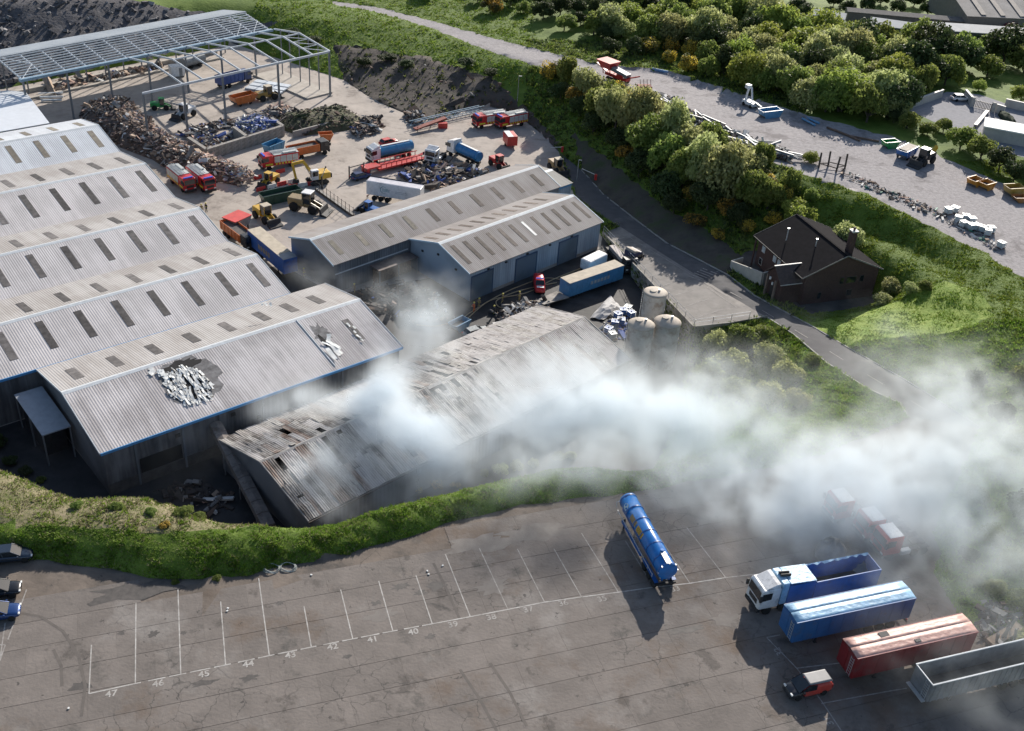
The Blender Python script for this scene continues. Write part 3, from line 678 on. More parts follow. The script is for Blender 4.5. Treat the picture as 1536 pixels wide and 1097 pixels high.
s5, sl5, d5 = shed('damaged_warehouse', 'grey warehouse whose near roof slope has a burnt hole of white shards', SA, 30.3, 72.7, -126.6, -105.75, -2.0, 0.0, ezf=-2.25, vr=-116.7, roof=roof_soot, roof_back=roof_b, wall=wall_sooty, fascia=trim_blue, verge=trim_pale)
for k in range(8):
    u = 33.1+5.32*k if k < 5 else 33.1+5.32*5+4.4*(k-5)
    if u < 71: sl5(u, 3.2, 7.2, sky_m, 1.2, False)
# verge trim of the near left corner is blue
char_shade_m = mat('char_shade', (0.018, 0.017, 0.017), 0.95, var=0.5, scale=2.0)  # burnt black, used as well for the painted shade under the lean-to
charfade = mat('soot_sheet', (0.10, 0.095, 0.095), 0.9, var=0.6, scale=1.2, col2=(0.24, 0.235, 0.235))
shard = mat('melted_sheet', (0.66, 0.67, 0.65), 0.6, var=0.12, scale=1.5, objvar=0.14)
shard_g = mat('melted_sheet_grey', (0.36, 0.36, 0.35), 0.7, var=0.2, scale=1.5, objvar=0.2)
def roof_pt(d, u, v, lift=0.0):
    """local point on the near slope"""
    y = d['vf']-v; return Vector((u-d['u0'], y, d['ef']+y*d['kf']+d['th']+lift))
def blob(cu, cv_, ru, rv, n=26, seed=0, jag=0.25):
    rr = random.Random(seed); out = []
    for k in range(n):
        t = 2*pi*k/n; f = 1+rr.uniform(-jag, jag); out.append((cu+ru*f*cos(t), cv_+rv*f*sin(t)))
    return out
def patch(nm, d, poly, lift, m, parent):
    V = [roof_pt(d, u, v, lift) for u, v in poly]; c = sum(V, Vector())/len(V)
    return MB().add([c]+V, [(0, i+1, (i+1) % len(V)+1) for i in range(len(V))]).build(nm, m, parent)
patch('soot_stain', d5, blob(44.5, -112.2, 3.9, 4.2, 40, 2, .12), 0.012, charfade, s5)
patch('roof_hole', d5, blob(43.9, -111.4, 2.7, 3.2, 40, 3, .12), 0.028, char_shade_m, s5)
patch('roof_hole', d5, blob(44.6, -115.0, 2.6, .8, 26, 5, .3), 0.03, char_shade_m, s5)
rr = random.Random(11)
def shard_piece(d, u, v, l, w_, m, parent, nm='broken_sheet', lift=0.12, yaw=None):
    p = roof_pt(d, u, v, lift+rr.uniform(0, .15)); n = 4
    yaw = rr.gauss(0, .22) if yaw is None else yaw
    V = []
    curl = rr.uniform(-.25, .35)
    for i in range(n+1):
        t = i/n-.5
        for s_ in (-.5, .5):
            x = s_*w_*(1+rr.uniform(-.15, .15)); y = t*l
            V.append(p+Vector((x*cos(yaw)-y*sin(yaw), x*sin(yaw)+y*cos(yaw), y*d['kf']+curl*(t*t-.1)*l*.4+s_*rr.uniform(-.1, .1))))
    F = [(2*i, 2*i+1, 2*i+3, 2*i+2) for i in range(n)]
    return MB().add(V, F).build(nm, m, parent)
cnt = 0
for k in range(170):
    a = rr.uniform(0, 2*pi); r_ = math.sqrt(rr.uniform(0.05, 1))
    u = 43.9+2.75*r_*cos(a); v = -111.2+3.4*r_*sin(a)
    if rr.random() < .25 and r_ < .7: continue
    shard_piece(d5, u, v, rr.uniform(.7, 1.5) if r_ > .6 else rr.uniform(1.2, 2.6), rr.uniform(.14, .36), shard if rr.random() < .75 else shard_g, s5, lift=.07); cnt += 1
    if cnt > 140: break
for k in range(10):
    shard_piece(d5, 40.9+.2*k+rr.uniform(-.3, .3), -115.3+k*.22+rr.uniform(-.5, .5), rr.uniform(.6, 1.3), rr.uniform(.4, .7), shard, s5)
# second tear towards the right end
patch('soot_stain', d5, blob(64.2, -112.6, 1.2, 2.0, 28, 8, .3), 0.013, charfade, s5)
patch('roof_hole', d5, blob(63.7, -111.3, .35, 1.3, 18, 9, .3), 0.03, char_shade_m, s5)
for k in range(7): shard_piece(d5, 63.0+rr.uniform(-.3, 1.5), -108.0-rr.uniform(0, 3.5), rr.uniform(1.0, 2.6), rr.uniform(.3, .6), shard, s5, yaw=rr.gauss(.1, .4))
sl5(68.7, 3.4, 8.0, sky_m, 1.05)
for k in range(5): shard_piece(d5, 68.7+rr.uniform(-.3, .3), -112.5+.9*k, rr.uniform(.5, 1.1), .3, shard, s5, lift=.1)
MB().bar(roof_pt(d5, 62.5, -106.2, .06), roof_pt(d5, 62.5, -116.4, .06), .12, .1).build('roof_seam', trim_pale, s5)
# charred holes on the back slope near the ridge
for k in range(3): shard_piece(d5, 59.7+.5*k, -121+.3*k, .7, .3, shard, s5, lift=.3)
# near wall: ribs, opening, seams
dw = d5['L']
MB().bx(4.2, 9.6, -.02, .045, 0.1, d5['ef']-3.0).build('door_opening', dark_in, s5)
for x in (3.85, 9.95, 15.0, 21.0, 27.0, 33.0): MB().bx(x-.14, x+.14, -.12, .045, -.3, d5['ef']-.3).build('wall_pilaster', wall_dark, s5)
MB().bx(.1, dw-.1, -.05, .044, -.3, 1.6).build('wall_plinth', mat('plinth_sooty', (.09, .085, .08), .9, var=.3), s5)
for x, z in ((9.0, 5.0), (16.5, 5.2), (20, 3.4)): MB().bx(x, x+.6, -.06, .045, z, z+.5).build('wall_vent', gutter_m, s5)
# lean-to canopy at the left gable, its roof falls towards the cliff
can = thing('lean_to', 'flat grey metal lean-to roof standing against the dark gable by the cliff', 'lean-to', UV(26.3, -115.3, SA, -9), radians(90-SA))
MB().add([(0, 0, 4.75), (3.55, 0, 4.75), (3.55, 10, 5.1), (0, 10, 5.1), (0, 0, 4.9), (3.55, 0, 4.9), (3.55, 10, 5.25), (0, 10, 5.25)], [(0, 1, 2, 3), (4, 5, 6, 7), (0, 1, 5, 4), (1, 2, 6, 5), (2, 3, 7, 6), (3, 0, 4, 7)]).build('roof', mat('leanto_roof', (0.33, 0.35, 0.38), .5, var=.12), can)
for x in (.12, 3.4):
    for y in (.15, 5, 9.8): MB().bx(x-.08, x+.08, y-.08, y+.08, -.2, 4.78).build('post', rail_m, can)
MB().bx(.6, 3.4, 2.3, 9.7, -.2, 3.6).build('shade_block', char_shade_m, can)  # dark block added to paint the shade below the lean-to roof

# covered conveyor between the damaged warehouse and the burning one
cvm = mat('conveyor_sheet', (0.20, 0.17, 0.15), .8, var=.3, scale=1.0, stain=(.12, .09, .07), sscale=.9)
a = UV(44.6, -105.9, SA, -3.9); b = PX(404, 790, -7.4)
cvr = thing('conveyor', 'long covered conveyor sloping down from the damaged warehouse wall', 'conveyor', (0, 0, 0))
n = 9; t = (b-a).normalized(); side = Vector((t.y, -t.x, 0)).normalized()
for k in range(n):
    p, q_ = a.lerp(b, k/n), a.lerp(b, (k+1)/n)
    p = p + t*.04; q_ = q_ - t*.04
    V = []
    for P_ in (p, q_): V += [P_-side*.75+Vector((0, 0, -.9)), P_+side*.75+Vector((0, 0, -.9)), P_+side*.75+Vector((0, 0, .15)), P_+Vector((0, 0, .32)), P_-side*.75+Vector((0, 0, .15))]
    MB().add(V, [(0, 1, 6, 5), (1, 2, 7, 6), (2, 3, 8, 7), (3, 4, 9, 8), (4, 0, 5, 9), (0, 1, 2, 3, 4), (5, 6, 7, 8, 9)]).build('cover_panel', cvm, cvr)
for f in (.25, .55, .85):
    p = a.lerp(b, f)
    for s_ in (-.6, .6): MB().cyl((p.x+side.x*s_, p.y+side.y*s_, -9.2), (p.x+side.x*s_, p.y+side.y*s_, p.z-.85), .1, n=6).build('trestle_leg', rail_m, cvr)

# pair of smaller sheds
BA = 43.5
roof_c = mat_roof('roof_old_buff', (0.36, 0.335, 0.32), (0.27, 0.245, 0.23), 0.34)
b1, slb1, db1 = shed('long_shed', 'long buff roofed shed joined behind the shed with three roller doors', BA, 90.3, 142.5, -139.1, -126.75, -3.7, -1.65, roof=roof_c, roof_back=roof_c, wall=wall_dark, verge=mat('trim_paleblue', (.42, .55, .66), .5, var=.1), gz=-9)
for k in range(10): slb1(92.8+5.2*k, 1.3, 4.6, sky_tan if k < 4 else sky_brown, .95)
for k in range(0): pass
MB().bx(.1, 15.3, -.03, .045, 3.3, 3.5).build('wall_band', trim_pale, b1)
b2, slb2, db2 = shed('roller_door_shed', 'pale blue walled shed with three roller doors and a buff ribbed roof', BA, 105.95, 137.6, -126.6, -111.35, -3.7, -1.42, roof=roof_c, roof_back=roof_c, wall=wall_blue, verge=MATS['trim_paleblue'], gz=-9)
for k in range(12):
    if k == 6: sl_ = slb2(107.3+2.64*k, 2.2, 5.9, shard, .5)
    else: slb2(107.3+2.64*k, 1.6, 6.2, sky_brown, .75)
    if k < 11: slb2(107.3+2.62*k, 2.2, 5.4, sky_brown, .75, False)
for x0, x1 in ((.35, 5.0), (10.5, 15.3), (21.0, 25.6)):
    f = MB(); f.bx(x0-.18, x0, -.06, .045, 0, 4.5); f.bx(x1, x1+.18, -.06, .045, 0, 4.5); f.bx(x0-.18, x1+.18, -.06, .045, 4.3, 4.55); fr = f.build('door_frame', mat('door_trim', (.035, .07, .14), .5), b2)
    MB().bx(x0, x1, -.03, .045, 0.0, 4.3).build('roller_door', door_m, b2)
for x in (4.0, 8.0, 13.0, 18.5, 24.0): MB().bx(x-.22, x+.22, -.16, .045, 4.62, 4.86).build('flood_light', gutter_m, b2)
MB().bx(.05, 31.5, -.018, .045, -.3, .55).build('plinth', conc, b2)
for y, z in ((3.5, 4.3), (8.0, 5.2), (12, 4.2)): MB().bx(-.14, .06, y-.2, y+.2, z, z+.3).build('flood_light', gutter_m, b2)
ext, _, dex = shed('end_annexe', 'low pale blue annexe with dull grey roof at the road end of the long shed', BA, 142.95, 146.6, -138.2, -127.0, -4.0, -3.3, roof=mat_roof('roof_annexe', (.36, .35, .32), (.28, .27, .25), .34), wall=wall_blue, gz=-9, over=.05)
MB().bx(143.0-142.95, 3.6, -.06, -.01, 4.55, 4.85).build('fascia', trim_blue, ext)
# low canopy and clutter wall in front of the long shed
lc = thing('loading_canopy', 'dull red brown open loading bay roof against the long shed wall', 'canopy', UV(97.2, -124.6, BA, -9), radians(90-BA))
MB().box((4.2, .6, 3.0), (8.4, 2.6, .12)).build('roof', mat('canopy_roof', (.16, .125, .11), .8, var=.3), lc)
for x in (.2, 4.2, 8.2): MB().bx(x-.07, x+.07, -.6, -.46, -.2, 2.95).build('post', rail_m, lc)
MB().bx(.5, 7.8, .6, 1.7, 0, 2.2).build('stacked_pallets', mat('pallets', (.17, .12, .09), .9, var=.4, scale=3), lc)

# pale tent roof beyond the first warehouse
tl = thing('low_pale_shed', 'low shed with a smooth white roof in front of the steel frame', 'shed', UV(62.0, -212.3, SA, -9), radians(90-SA))
MB().add([(-75, 0, 6.2), (0, 0, 6.2), (1.2, 16.4, 7.2), (-75, 16.4, 7.2), (-75, 0, 6.35), (0, 0, 6.35), (1.2, 16.4, 7.35), (-75, 16.4, 7.35)], [(0, 1, 2, 3), (4, 5, 6, 7), (0, 1, 5, 4), (1, 2, 6, 5), (2, 3, 7, 6), (3, 0, 4, 7)]).build('roof_slope', mat('white_roof', (.70, .73, .76), .5, var=.05), tl)
MB().add([(1.2, 16.42, 7.2), (-75, 16.42, 7.2), (1.2, 16.42, 7.35), (-75, 16.42, 7.35), (-1, 21.5, 6.4), (-75, 21.5, 6.4), (-1, 21.5, 6.55), (-75, 21.5, 6.55)], [(0, 1, 5, 4), (2, 3, 7, 6), (0, 1, 3, 2), (4, 5, 7, 6), (0, 2, 6, 4), (1, 3, 7, 5)]).build('roof_slope', MATS['white_roof'], tl)
MB().bx(-75, -.3, .3, .5, -.2, 6.2).build('front_wall', wall_dark, tl); MB().prismx([(.5, -.2), (21.2, -.2), (21.2, 6.4), (16.4, 7.15), (.5, 6.15)], -.6, -.35).build('gable_wall', wall_dark, tl)

# ------------------------------------------------------------------ burning shed: loose sheets over purlins
FA = 44.3
bs = thing('burning_warehouse', 'burnt out warehouse with loose charred roof sheets under thick smoke', 'warehouse', UV(0, 0, FA, -9), radians(90-FA))
c0 = PX(448, 768, -4.5); c1 = PX(960, 548, -4.5); c2 = PX(345, 640, -4.5); rl_, rr_ = PX(389, 680, -2.0), PX(879, 487, -2.0)
def uvl(P, ang):
    a_ = radians(ang); return P.x*sin(a_)+P.y*cos(a_), P.x*cos(a_)-P.y*sin(a_)
bu0 = uvl(c0, FA)[0]; bu1 = uvl(c1, FA)[0]; bvf = (uvl(c0, FA)[1]+uvl(c1, FA)[1])/2; bvr = (uvl(rl_, FA)[1]+uvl(rr_, FA)[1])/2; bvb = 2*bvr-bvf
bs.location = UV(bu0, bvf, FA, -9)
BL, BW = bu1-bu0, bvf-bvb; BR = BW/2; BE, BRZ = 4.5, 7.0
MB().bx(.05, BL-.05, .05, .25, -.3, BE-.1).build('front_wall', wall_sooty, bs); MB().bx(.05, BL-.05, BW-.25, BW-.05, -.3, BE-.1).build('back_wall', wall_sooty, bs)
for x in (.05, BL-.25): MB().prismx([(.25, -.3), (BW-.25, -.3), (BW-.25, BE-.1), (BR, BRZ-.1), (.25, BE-.1)], x, x+.2).build('gable_wall', wall_sooty, bs)
MB().bx(.3, BL-.3, .3, BW-.3, 2.6, 3.0).build('charred_floor', char_shade_m, bs)
ridge_m = mat('ridge_sooty', (.34, .32, .30), .7, var=.3, scale=1)
MB().prismx([(BR-.4, BRZ-.02), (BR, BRZ+.16), (BR+.4, BRZ-.02)], -.2, BL+.2).build('ridge_cap', ridge_m, bs)
steel_char = mat('charred_steel', (.10, .08, .07), .8, var=.4, scale=2)
for k in range(11):
    x = .4+k*(BL-.8)/10
    m_ = MB(); m_.bar((x, .2, BE-.45), (x, BR, BRZ-.35), .22, .4); m_.bar((x, BW-.2, BE-.45), (x, BR, BRZ-.35), .22, .4); m_.build('rafter', steel_char, bs)
for j in range(6):
    for sgn in (0, 1):
        y = .4+j*(BR-.6)/5; z = BE+(BRZ-BE)*y/BR-.12; yy = y if sgn == 0 else BW-y
        MB().bx(.2, BL-.2, yy-.06, yy+.06, z-.12, z).build('purlin', steel_char, bs)
def mat_streak(name, cols, sx=8.0, sy=.4):
    """heat marked sheet: fine streaks of ash, rust and soot down the slope"""
    m = bpy.data.materials.new(name); m.use_nodes = True; t = m.node_tree; N = t.nodes; L = t.links; b = N['Principled BSDF']; b.inputs['Roughness'].default_value = .75
    tc = N.new('ShaderNodeTexCoord'); mp = N.new('ShaderNodeMapping'); mp.inputs['Scale'].default_value = (sx, sy, sy); L.new(tc.outputs['Object'], mp.inputs[0])
    n = N.new('ShaderNodeTexNoise'); n.inputs['Scale'].default_value = 1.0; n.inputs['Detail'].default_value = 8; n.inputs['Roughness'].default_value = .7; L.new(mp.outputs[0], n.inputs[0])
    n2 = N.new('ShaderNodeTexNoise'); n2.inputs['Scale'].default_value = .35; n2.inputs['Detail'].default_value = 6; L.new(tc.outputs['Object'], n2.inputs[0])
    ad = N.new('ShaderNodeMath'); ad.operation = 'MULTIPLY_ADD'; L.new(n2.outputs['Fac'], ad.inputs[0]); ad.inputs[1].default_value = .7; L.new(n.outputs['Fac'], ad.inputs[2])
    sc2 = N.new('ShaderNodeMath'); sc2.operation = 'MULTIPLY'; sc2.inputs[1].default_value = 1/1.7; L.new(ad.outputs[0], sc2.inputs[0])
    rp = N.new('ShaderNodeValToRGB'); e = rp.color_ramp.elements
    for i, c in enumerate(cols):
        x = .38+.24*i/(len(cols)-1)
        el = e[i] if i < 2 else e.new(x)
        el.position = x; el.color = (*c, 1)
    L.new(sc2.outputs[0], rp.inputs[0]); L.new(rp.outputs[0], b.inputs['Base Color'])
    wv = N.new('ShaderNodeTexWave'); wv.bands_direction = 'X'; wv.inputs['Scale'].default_value = 1.05; L.new(tc.outputs['Object'], wv.inputs['Vector'])
    bp = N.new('ShaderNodeBump'); bp.inputs['Strength'].default_value = .7; bp.inputs['Distance'].default_value = .05; L.new(wv.outputs['Fac'], bp.inputs['Height']); L.new(bp.outputs[0], b.inputs['Normal'])
    MATS[name] = m; return m
sheet_ms = [mat_streak('sheet_grey', [(.13, .11, .10), (.30, .28, .27), (.42, .40, .39), (.30, .27, .25)]), mat_streak('sheet_rust', [(.035, .026, .022), (.17, .105, .075), (.34, .30, .27), (.09, .055, .04)]),
            mat_streak('sheet_ash', [(.06, .05, .045), (.46, .44, .41), (.16, .14, .125), (.56, .54, .50)], 9), mat_streak('sheet_char', [(.018, .016, .015), (.09, .075, .066), (.34, .32, .30), (.04, .033, .03)], 10)]
rr = random.Random(5)
sw = .74; ns = int(BL/sw)
SHEETS = {}
for s_ in range(2):
    for k in range(ns):
        x = (k+.5)*BL/ns; f = x/BL
        cut = rr.uniform(.3, .7); segs = ((0, cut), (cut, 1))
        for (y0, y1) in segs:
            # the middle of the near slope has lost most of its sheets
            burnt = max(0, 1-abs(f-.42)/.22) if s_ == 0 else max(0, 1-abs(f-.55)/.3)*.5
            left = max(0, 1-f/.3)
            pm = rr.random()
            if rr.random() < .005+.05*burnt+.02*left: continue
            if f > .62: wts = (.82, .03, .12, .03)
            elif left > .2: wts = (.22, .20, .24, .34)
            else: wts = (.30, .06, .34, .30)
            mi = rr.choices(range(4), wts)[0]
            ya, yb = y0*BR, y1*BR+.15
            if rr.random() < .35*burnt+.2*left: yb -= rr.uniform(.5, 2.5)
            if yb-ya < .6: continue
            n = 4; V = []; wob = .04+.12*burnt+.05*left; yaw = rr.gauss(0, .015+.03*burnt)
            for i in range(n+1):
                t = i/n; y = ya+(yb-ya)*t
                if y > BR-.05: y = BR-.05
                z = BE+(BRZ-BE)*y/BR+.03+abs(rr.gauss(0, wob))
                for e in (-.5, .5):
                    xx = x+e*sw*1.02+yaw*(y-(ya+yb)/2)
                    V.append((xx, (y-.15 if s_ == 0 else BW-y+.15), z+(e+.5)*.012))
            o = MB().add(V, [(2*i, 2*i+1, 2*i+3, 2*i+2) for i in range(n)]).build('roof_sheet', sheet_ms[mi], bs)
MB().bx(-.1, BL+.1, -.36, -.22, BE-.2, BE-.02).build('gutter', steel_char, bs)
for x in (-.12, BL+.02):
    m_ = MB(); m_.bar((x+.05, -.2, BE+.02), (x+.05, BR, BRZ+.06), .12, .2); m_.bar((x+.05, BW+.2, BE+.02), (x+.05, BR, BRZ+.06), .12, .2); m_.build('verge_trim', ridge_m, bs)
# ------------------------------------------------------------------ vehicles: shared pieces
def paint_m(name, col, rough=0.4, dirty=True, **k):
    return mat(name, col, rough, 0.0, var=0.12, scale=1.5, coat=0.06, stain=tuple(c*.5+.05 for c in col) if dirty else None, sscale=0.7, sth=0.54, **k)
tyre_m = mat('tyre', (.014, .014, .014), .85); rim_m = mat('rim', (.30, .30, .31), .45, .5); glass_m = mat('glass_dark', (.015, .02, .025), .08, var=0, spec=.8)
chas_m = mat('chassis', (.03, .03, .032), .7); lamp_m = mat('lamp', (.75, .75, .72), .2); red_lamp = mat('red_lamp', (.5, .02, .02), .3); alu_m = mat('aluminium', (.55, .57, .58), .4, .5, var=.1)
white_p = paint_m('white_paint', (.72, .72, .72)); red_p = paint_m('red_paint', (.50, .03, .025)); blue_p = paint_m('blue_paint', (.03, .14, .42)); yellow_p = paint_m('yellow_paint', (.60, .36, .03)); orange_p = paint_m('orange_paint', (.55, .15, .035)); green_p = paint_m('green_paint', (.02, .28, .07)); black_p = paint_m('black_paint', (.02, .02, .022))
hi_vis = mat('hivis_yellow', (.68, .66, .05), .5, var=.05); beacon = mat('beacon_blue', (.03, .10, .60), .2)
WH = {}
def wheel(parent, x, y, r=.5, w_=.32, z=None, twin=False):
    key = (r, w_)
    if key not in WH:
        t = MB(); n = 18
        prof = [(r*.62, -w_/2), (r*.94, -w_/2), (r, -w_*.36), (r, w_*.36), (r*.94, w_/2), (r*.62, w_/2)]
        t.loft([[(rr_*cos(2*pi*k/n), yy, rr_*sin(2*pi*k/n)) for k in range(n)] for rr_, yy in prof])
        m1 = t.mesh('wheel', tyre_m, True)
        d = MB(); d.loft([[(rr_*cos(2*pi*k/12), yy, rr_*sin(2*pi*k/12)) for k in range(12)] for rr_, yy in [(r*.63, -w_*.42), (r*.3, -w_*.3), (r*.3, w_*.3), (r*.63, w_*.42)]])
        WH[key] = (m1, d.mesh('rim', rim_m))
    o = inst(WH[key][0], 'wheel', parent, (x, y, r if z is None else z)); inst(WH[key][1], 'rim', o)
    return o
def wheels(parent, xs, half, r=.5, w_=.32):
    for x in xs:
        for s_ in (-1, 1): wheel(parent, x, s_*half, r, w_)
def cab(o, x0, L_, W_, z0, H, body, roofm=None, deflector=True, slope=.12):
    """cab-over lorry cab, front at x0+L_"""
    h = W_/2
    prof = [(x0, z0), (x0+L_-.05, z0), (x0+L_, z0+.35), (x0+L_, z0+H*.45), (x0+L_-slope, z0+H*.93), (x0+L_-slope-.25, z0+H), (x0, z0+H)]
    c = MB().prism(prof, -h, h).build('cab', body, o, bevel=.09)
    MB().add([(x0+L_+.012, -h+.14, z0+H*.47), (x0+L_+.012, h-.14, z0+H*.47), (x0+L_-slope+.035, h-.2, z0+H*.88), (x0+L_-slope+.035, -h+.2, z0+H*.88)], [(0, 1, 2, 3)]).build('windscreen', glass_m, c)
    for s_ in (-1, 1):
        MB().add([(x0+L_*.42, s_*(h+.012), z0+H*.48), (x0+L_-.12, s_*(h+.012), z0+H*.44), (x0+L_-slope-.08, s_*(h+.012), z0+H*.84), (x0+L_*.42, s_*(h+.012), z0+H*.84)], [(0, 1, 2, 3)]).build('side_window', glass_m, c)
        MB().bx(x0+L_-.1, x0+L_+.16, s_*(h+.12)-.1, s_*(h+.12)+.1, z0+H*.5, z0+H*.78).build('mirror', chas_m, c)
        MB().bx(x0+L_-.02, x0+L_+.04, s_*(h-.3)-.2, s_*(h-.3)+.2, z0+.12, z0+.32).build('headlight', lamp_m, o)
    MB().bx(x0+L_-.3, x0+L_+.09, -h+.02, h-.02, z0-.42, z0+.06).build('bumper', chas_m, o, bevel=.05)
    MB().bx(x0+L_-.01, x0+L_+.02, -h*.6, h*.6, z0+.42, z0+H*.4).build('grille', chas_m, c)
    if roofm or deflector:
        MB().prism([(x0+.1, z0+H+.003), (x0+L_-.55, z0+H+.003), (x0+.5, z0+H+.45), (x0+.1, z0+H+.5)] if deflector else [(x0+.05, z0+H+.003), (x0+L_-.4, z0+H+.003), (x0+L_-.45, z0+H+.07), (x0+.05, z0+H+.07)], -h+.12, h-.12).build('roof_deflector' if deflector else 'cab_roof', roofm or body, o, bevel=.05)
    return c
def tractor_unit(name, label, loc, rz, body, roofm=None, group=None, deflector=True):
    o = thing(name, label, 'lorry', loc, rz, group)
    MB().bx(-2.9, 3.0, -.42, .42, .62, .95).build('chassis', chas_m, o)
    cab(o, 1.0, 2.2, 2.5, .95, 2.35, body, roofm, deflector)
    wheels(o, (2.1, -1.0, -2.3), 1.03, .5, .38)
    for s_ in (-1, 1): MB().bx(-.5, .8, s_*.95-.3, s_*.95+.3, .5, 1.1).build('fuel_tank', alu_m, o, bevel=.1)
    MB().box((-1.7, 0, 1.06), (1.1, .95, .14)).build('fifth_wheel', chas_m, o)
    for x in (-1.0, -2.3):
        for s_ in (-1, 1): MB().prism([(x-.62, 1.0), (x-.45, 1.16), (x+.45, 1.16), (x+.62, 1.0), (x+.45, 1.12), (x-.45, 1.12)], s_*1.03-.25, s_*1.03+.25).build('mudguard', chas_m, o)
    return o
def running_gear(o, axles, half=1.0, bogie=True, legs_x=None, z=1.15, L_=13.6):
    MB().bx(-L_/2+.2, L_/2-.3, -.45, -.3, z-.35, z-.02).build('chassis_beam', chas_m, o); MB().bx(-L_/2+.2, L_/2-.3, .3, .45, z-.35, z-.02).build('chassis_beam', chas_m, o)
    wheels(o, axles, half, .5, .36)
    for x in axles: MB().cyl((x, -half+.1, .5), (x, half-.1, .5), .09, n=8).build('axle', chas_m, o)
    if legs_x is not None:
        for s_ in (-1, 1): MB().bx(legs_x-.08, legs_x+.08, s_*.8-.08, s_*.8+.08, .03, z).build('landing_leg', chas_m, o); MB().box((legs_x, s_*.8, .03), (.35, .3, .05)).build('leg_foot', chas_m, o)
    MB().bx(-L_/2, -L_/2+.1, -1.2, 1.2, .45, .62).build('rear_bumper', chas_m, o)
    for s_ in (-1, 1): MB().bx(-L_/2-.02, -L_/2+.03, s_*.95-.2, s_*.95+.2, .66, .84).build('tail_light', red_lamp, o)

def box_trailer(name, label, loc, rz, side, top, L_=13.6, W_=2.55, z0=1.2, z1=4.0, group=None, sag=True, ladder=True, seam=True, holes=()):
    """front end at +x"""
    o = thing(name, label, 'trailer', loc, rz, group); h = W_/2
    b = MB().bx(-L_/2, L_/2, -h, h, z0, z1-.12).build('body', side, o, bevel=.04)
    # tarpaulin in two strips over hoops
    nx = 12
    for s_ in (0, 1):
        V = []; ys = (-h+.0, -.02) if s_ == 0 else (.02, h)
        for i in range(nx+1):
            x = -L_/2+L_*i/nx; sgz = (-.05*abs(sin(i*1.9)) if 0 < i < nx else 0)
            for j in range(4):
                y = ys[0]+(ys[1]-ys[0])*j/3
                zc = z1+.10-abs(y)*.12+(sgz if 0 < j < 3 else 0)
                V.append((x, y, zc))
        F = [(i*4+j, i*4+j+1, (i+1)*4+j+1, (i+1)*4+j) for i in range(nx) for j in range(3)]
        ob = MB().add(V, F).build('tarpaulin', top, o, smooth=True)
        sm = ob.modifiers.new('thick', 'SOLIDIFY'); sm.thickness = .02
    for s_ in (-1, 1):
        MB().bx(-L_/2, L_/2, s_*h-.02*s_-.03, s_*h-.02*s_+.06 if s_ > 0 else s_*h+.05, z1-.16, z1-.03).build('top_rail', side, o)
    for i, x in enumerate(np.linspace(-L_/2+1.1, L_/2-1.1, 9)):
        for s_ in (-1, 1): MB().bx(x-.05, x+.05, s_*(h+.025)-.025, s_*(h+.025)+.025, z0+.05, z1-.2).build('side_post', side, b)
    for e in (-1, 1):
        MB().bx(e*(L_/2+.02)-.02, e*(L_/2+.02)+.02, -h+.12, -.03, z0+.1, z1-.25).build('end_door', side, b); MB().bx(e*(L_/2+.02)-.02, e*(L_/2+.02)+.02, .03, h-.12, z0+.1, z1-.25).build('end_door', side, b)
    for (x, y, lx, ly) in holes: MB().box((x, y, z1+.10-abs(y)*.12), (lx, ly, .06)).build('torn_hole', chas_m, o)
    if ladder:
        m_ = MB()
        for yy in (.55, 1.0): m_.bx(L_/2+.06, L_/2+.1, yy-.02, yy+.02, z0+.1, z1-.4)
        for k in range(7): m_.bx(L_/2+.06, L_/2+.1, .55, 1.0, z0+.25+k*.33, z0+.29+k*.33)
        m_.build('ladder', alu_m, b)
    running_gear(o, (-L_/2+1.9, -L_/2+3.2, -L_/2+4.5), 1.0, True, L_/2-3.2, z0, L_)
    return o
def open_trailer(name, label, loc, rz, side, L_=13.6, W_=2.55, z0=1.2, z1=3.5, inner=None, cat='trailer', ragged=False, wheels_=True, group=None, rim=None, ribs=12):
    o = thing(name, label, cat, loc, rz, group); h = W_/2; t = .08; inner = inner or side
    for s_ in (-1, 1): MB().bx(-L_/2, L_/2, s_*(h-t/2)-t/2, s_*(h-t/2)+t/2, z0, z1).build('side_panel', side, o)
    for e in (-1, 1): MB().bx(e*(L_/2-t/2)-t/2, e*(L_/2-t/2)+t/2, -h+t, h-t, z0, z1).build('end_panel', side, o)
    MB().bx(-L_/2+t, L_/2-t, -h+t, h-t, z0, z0+.15).build('load_floor', inner, o)
    rm = rim or side
    for s_ in (-1, 1): MB().bx(-L_/2-.04, L_/2+.04, s_*h-.09, s_*h+.05, z1+.002, z1+.11).build('top_rail', rm, o)
    for e in (-1, 1): MB().bx(e*L_/2-.05, e*L_/2+.05, -h+.09, h-.09, z1+.002, z1+.1).build('top_rail', rm, o)
    for x in np.linspace(-L_/2+.4, L_/2-.4, ribs):
        for s_ in (-1, 1): MB().bx(x-.06, x+.06, s_*(h+.04)-.04, s_*(h+.04)+.04, z0, z1-.01).build('side_rib', side, o)
    if ragged:
        V = []; n = 26
        rg = random.Random(4)
        for i in range(n+1):
            x = -L_/2+L_*i/n; V += [(x, h-.1, z1+.1), (x, h-.25-rg.uniform(0, .5), z1+.02-rg.uniform(0, .3))]
        MB().add(V, [(2*i, 2*i+1, 2*i+3, 2*i+2) for i in range(n)]).build('torn_sheet', rim or side, o)
    if wheels_: running_gear(o, (-L_/2+1.9, -L_/2+3.2, -L_/2+4.5), 1.0, True, L_/2-3.2, z0, L_)
    return o

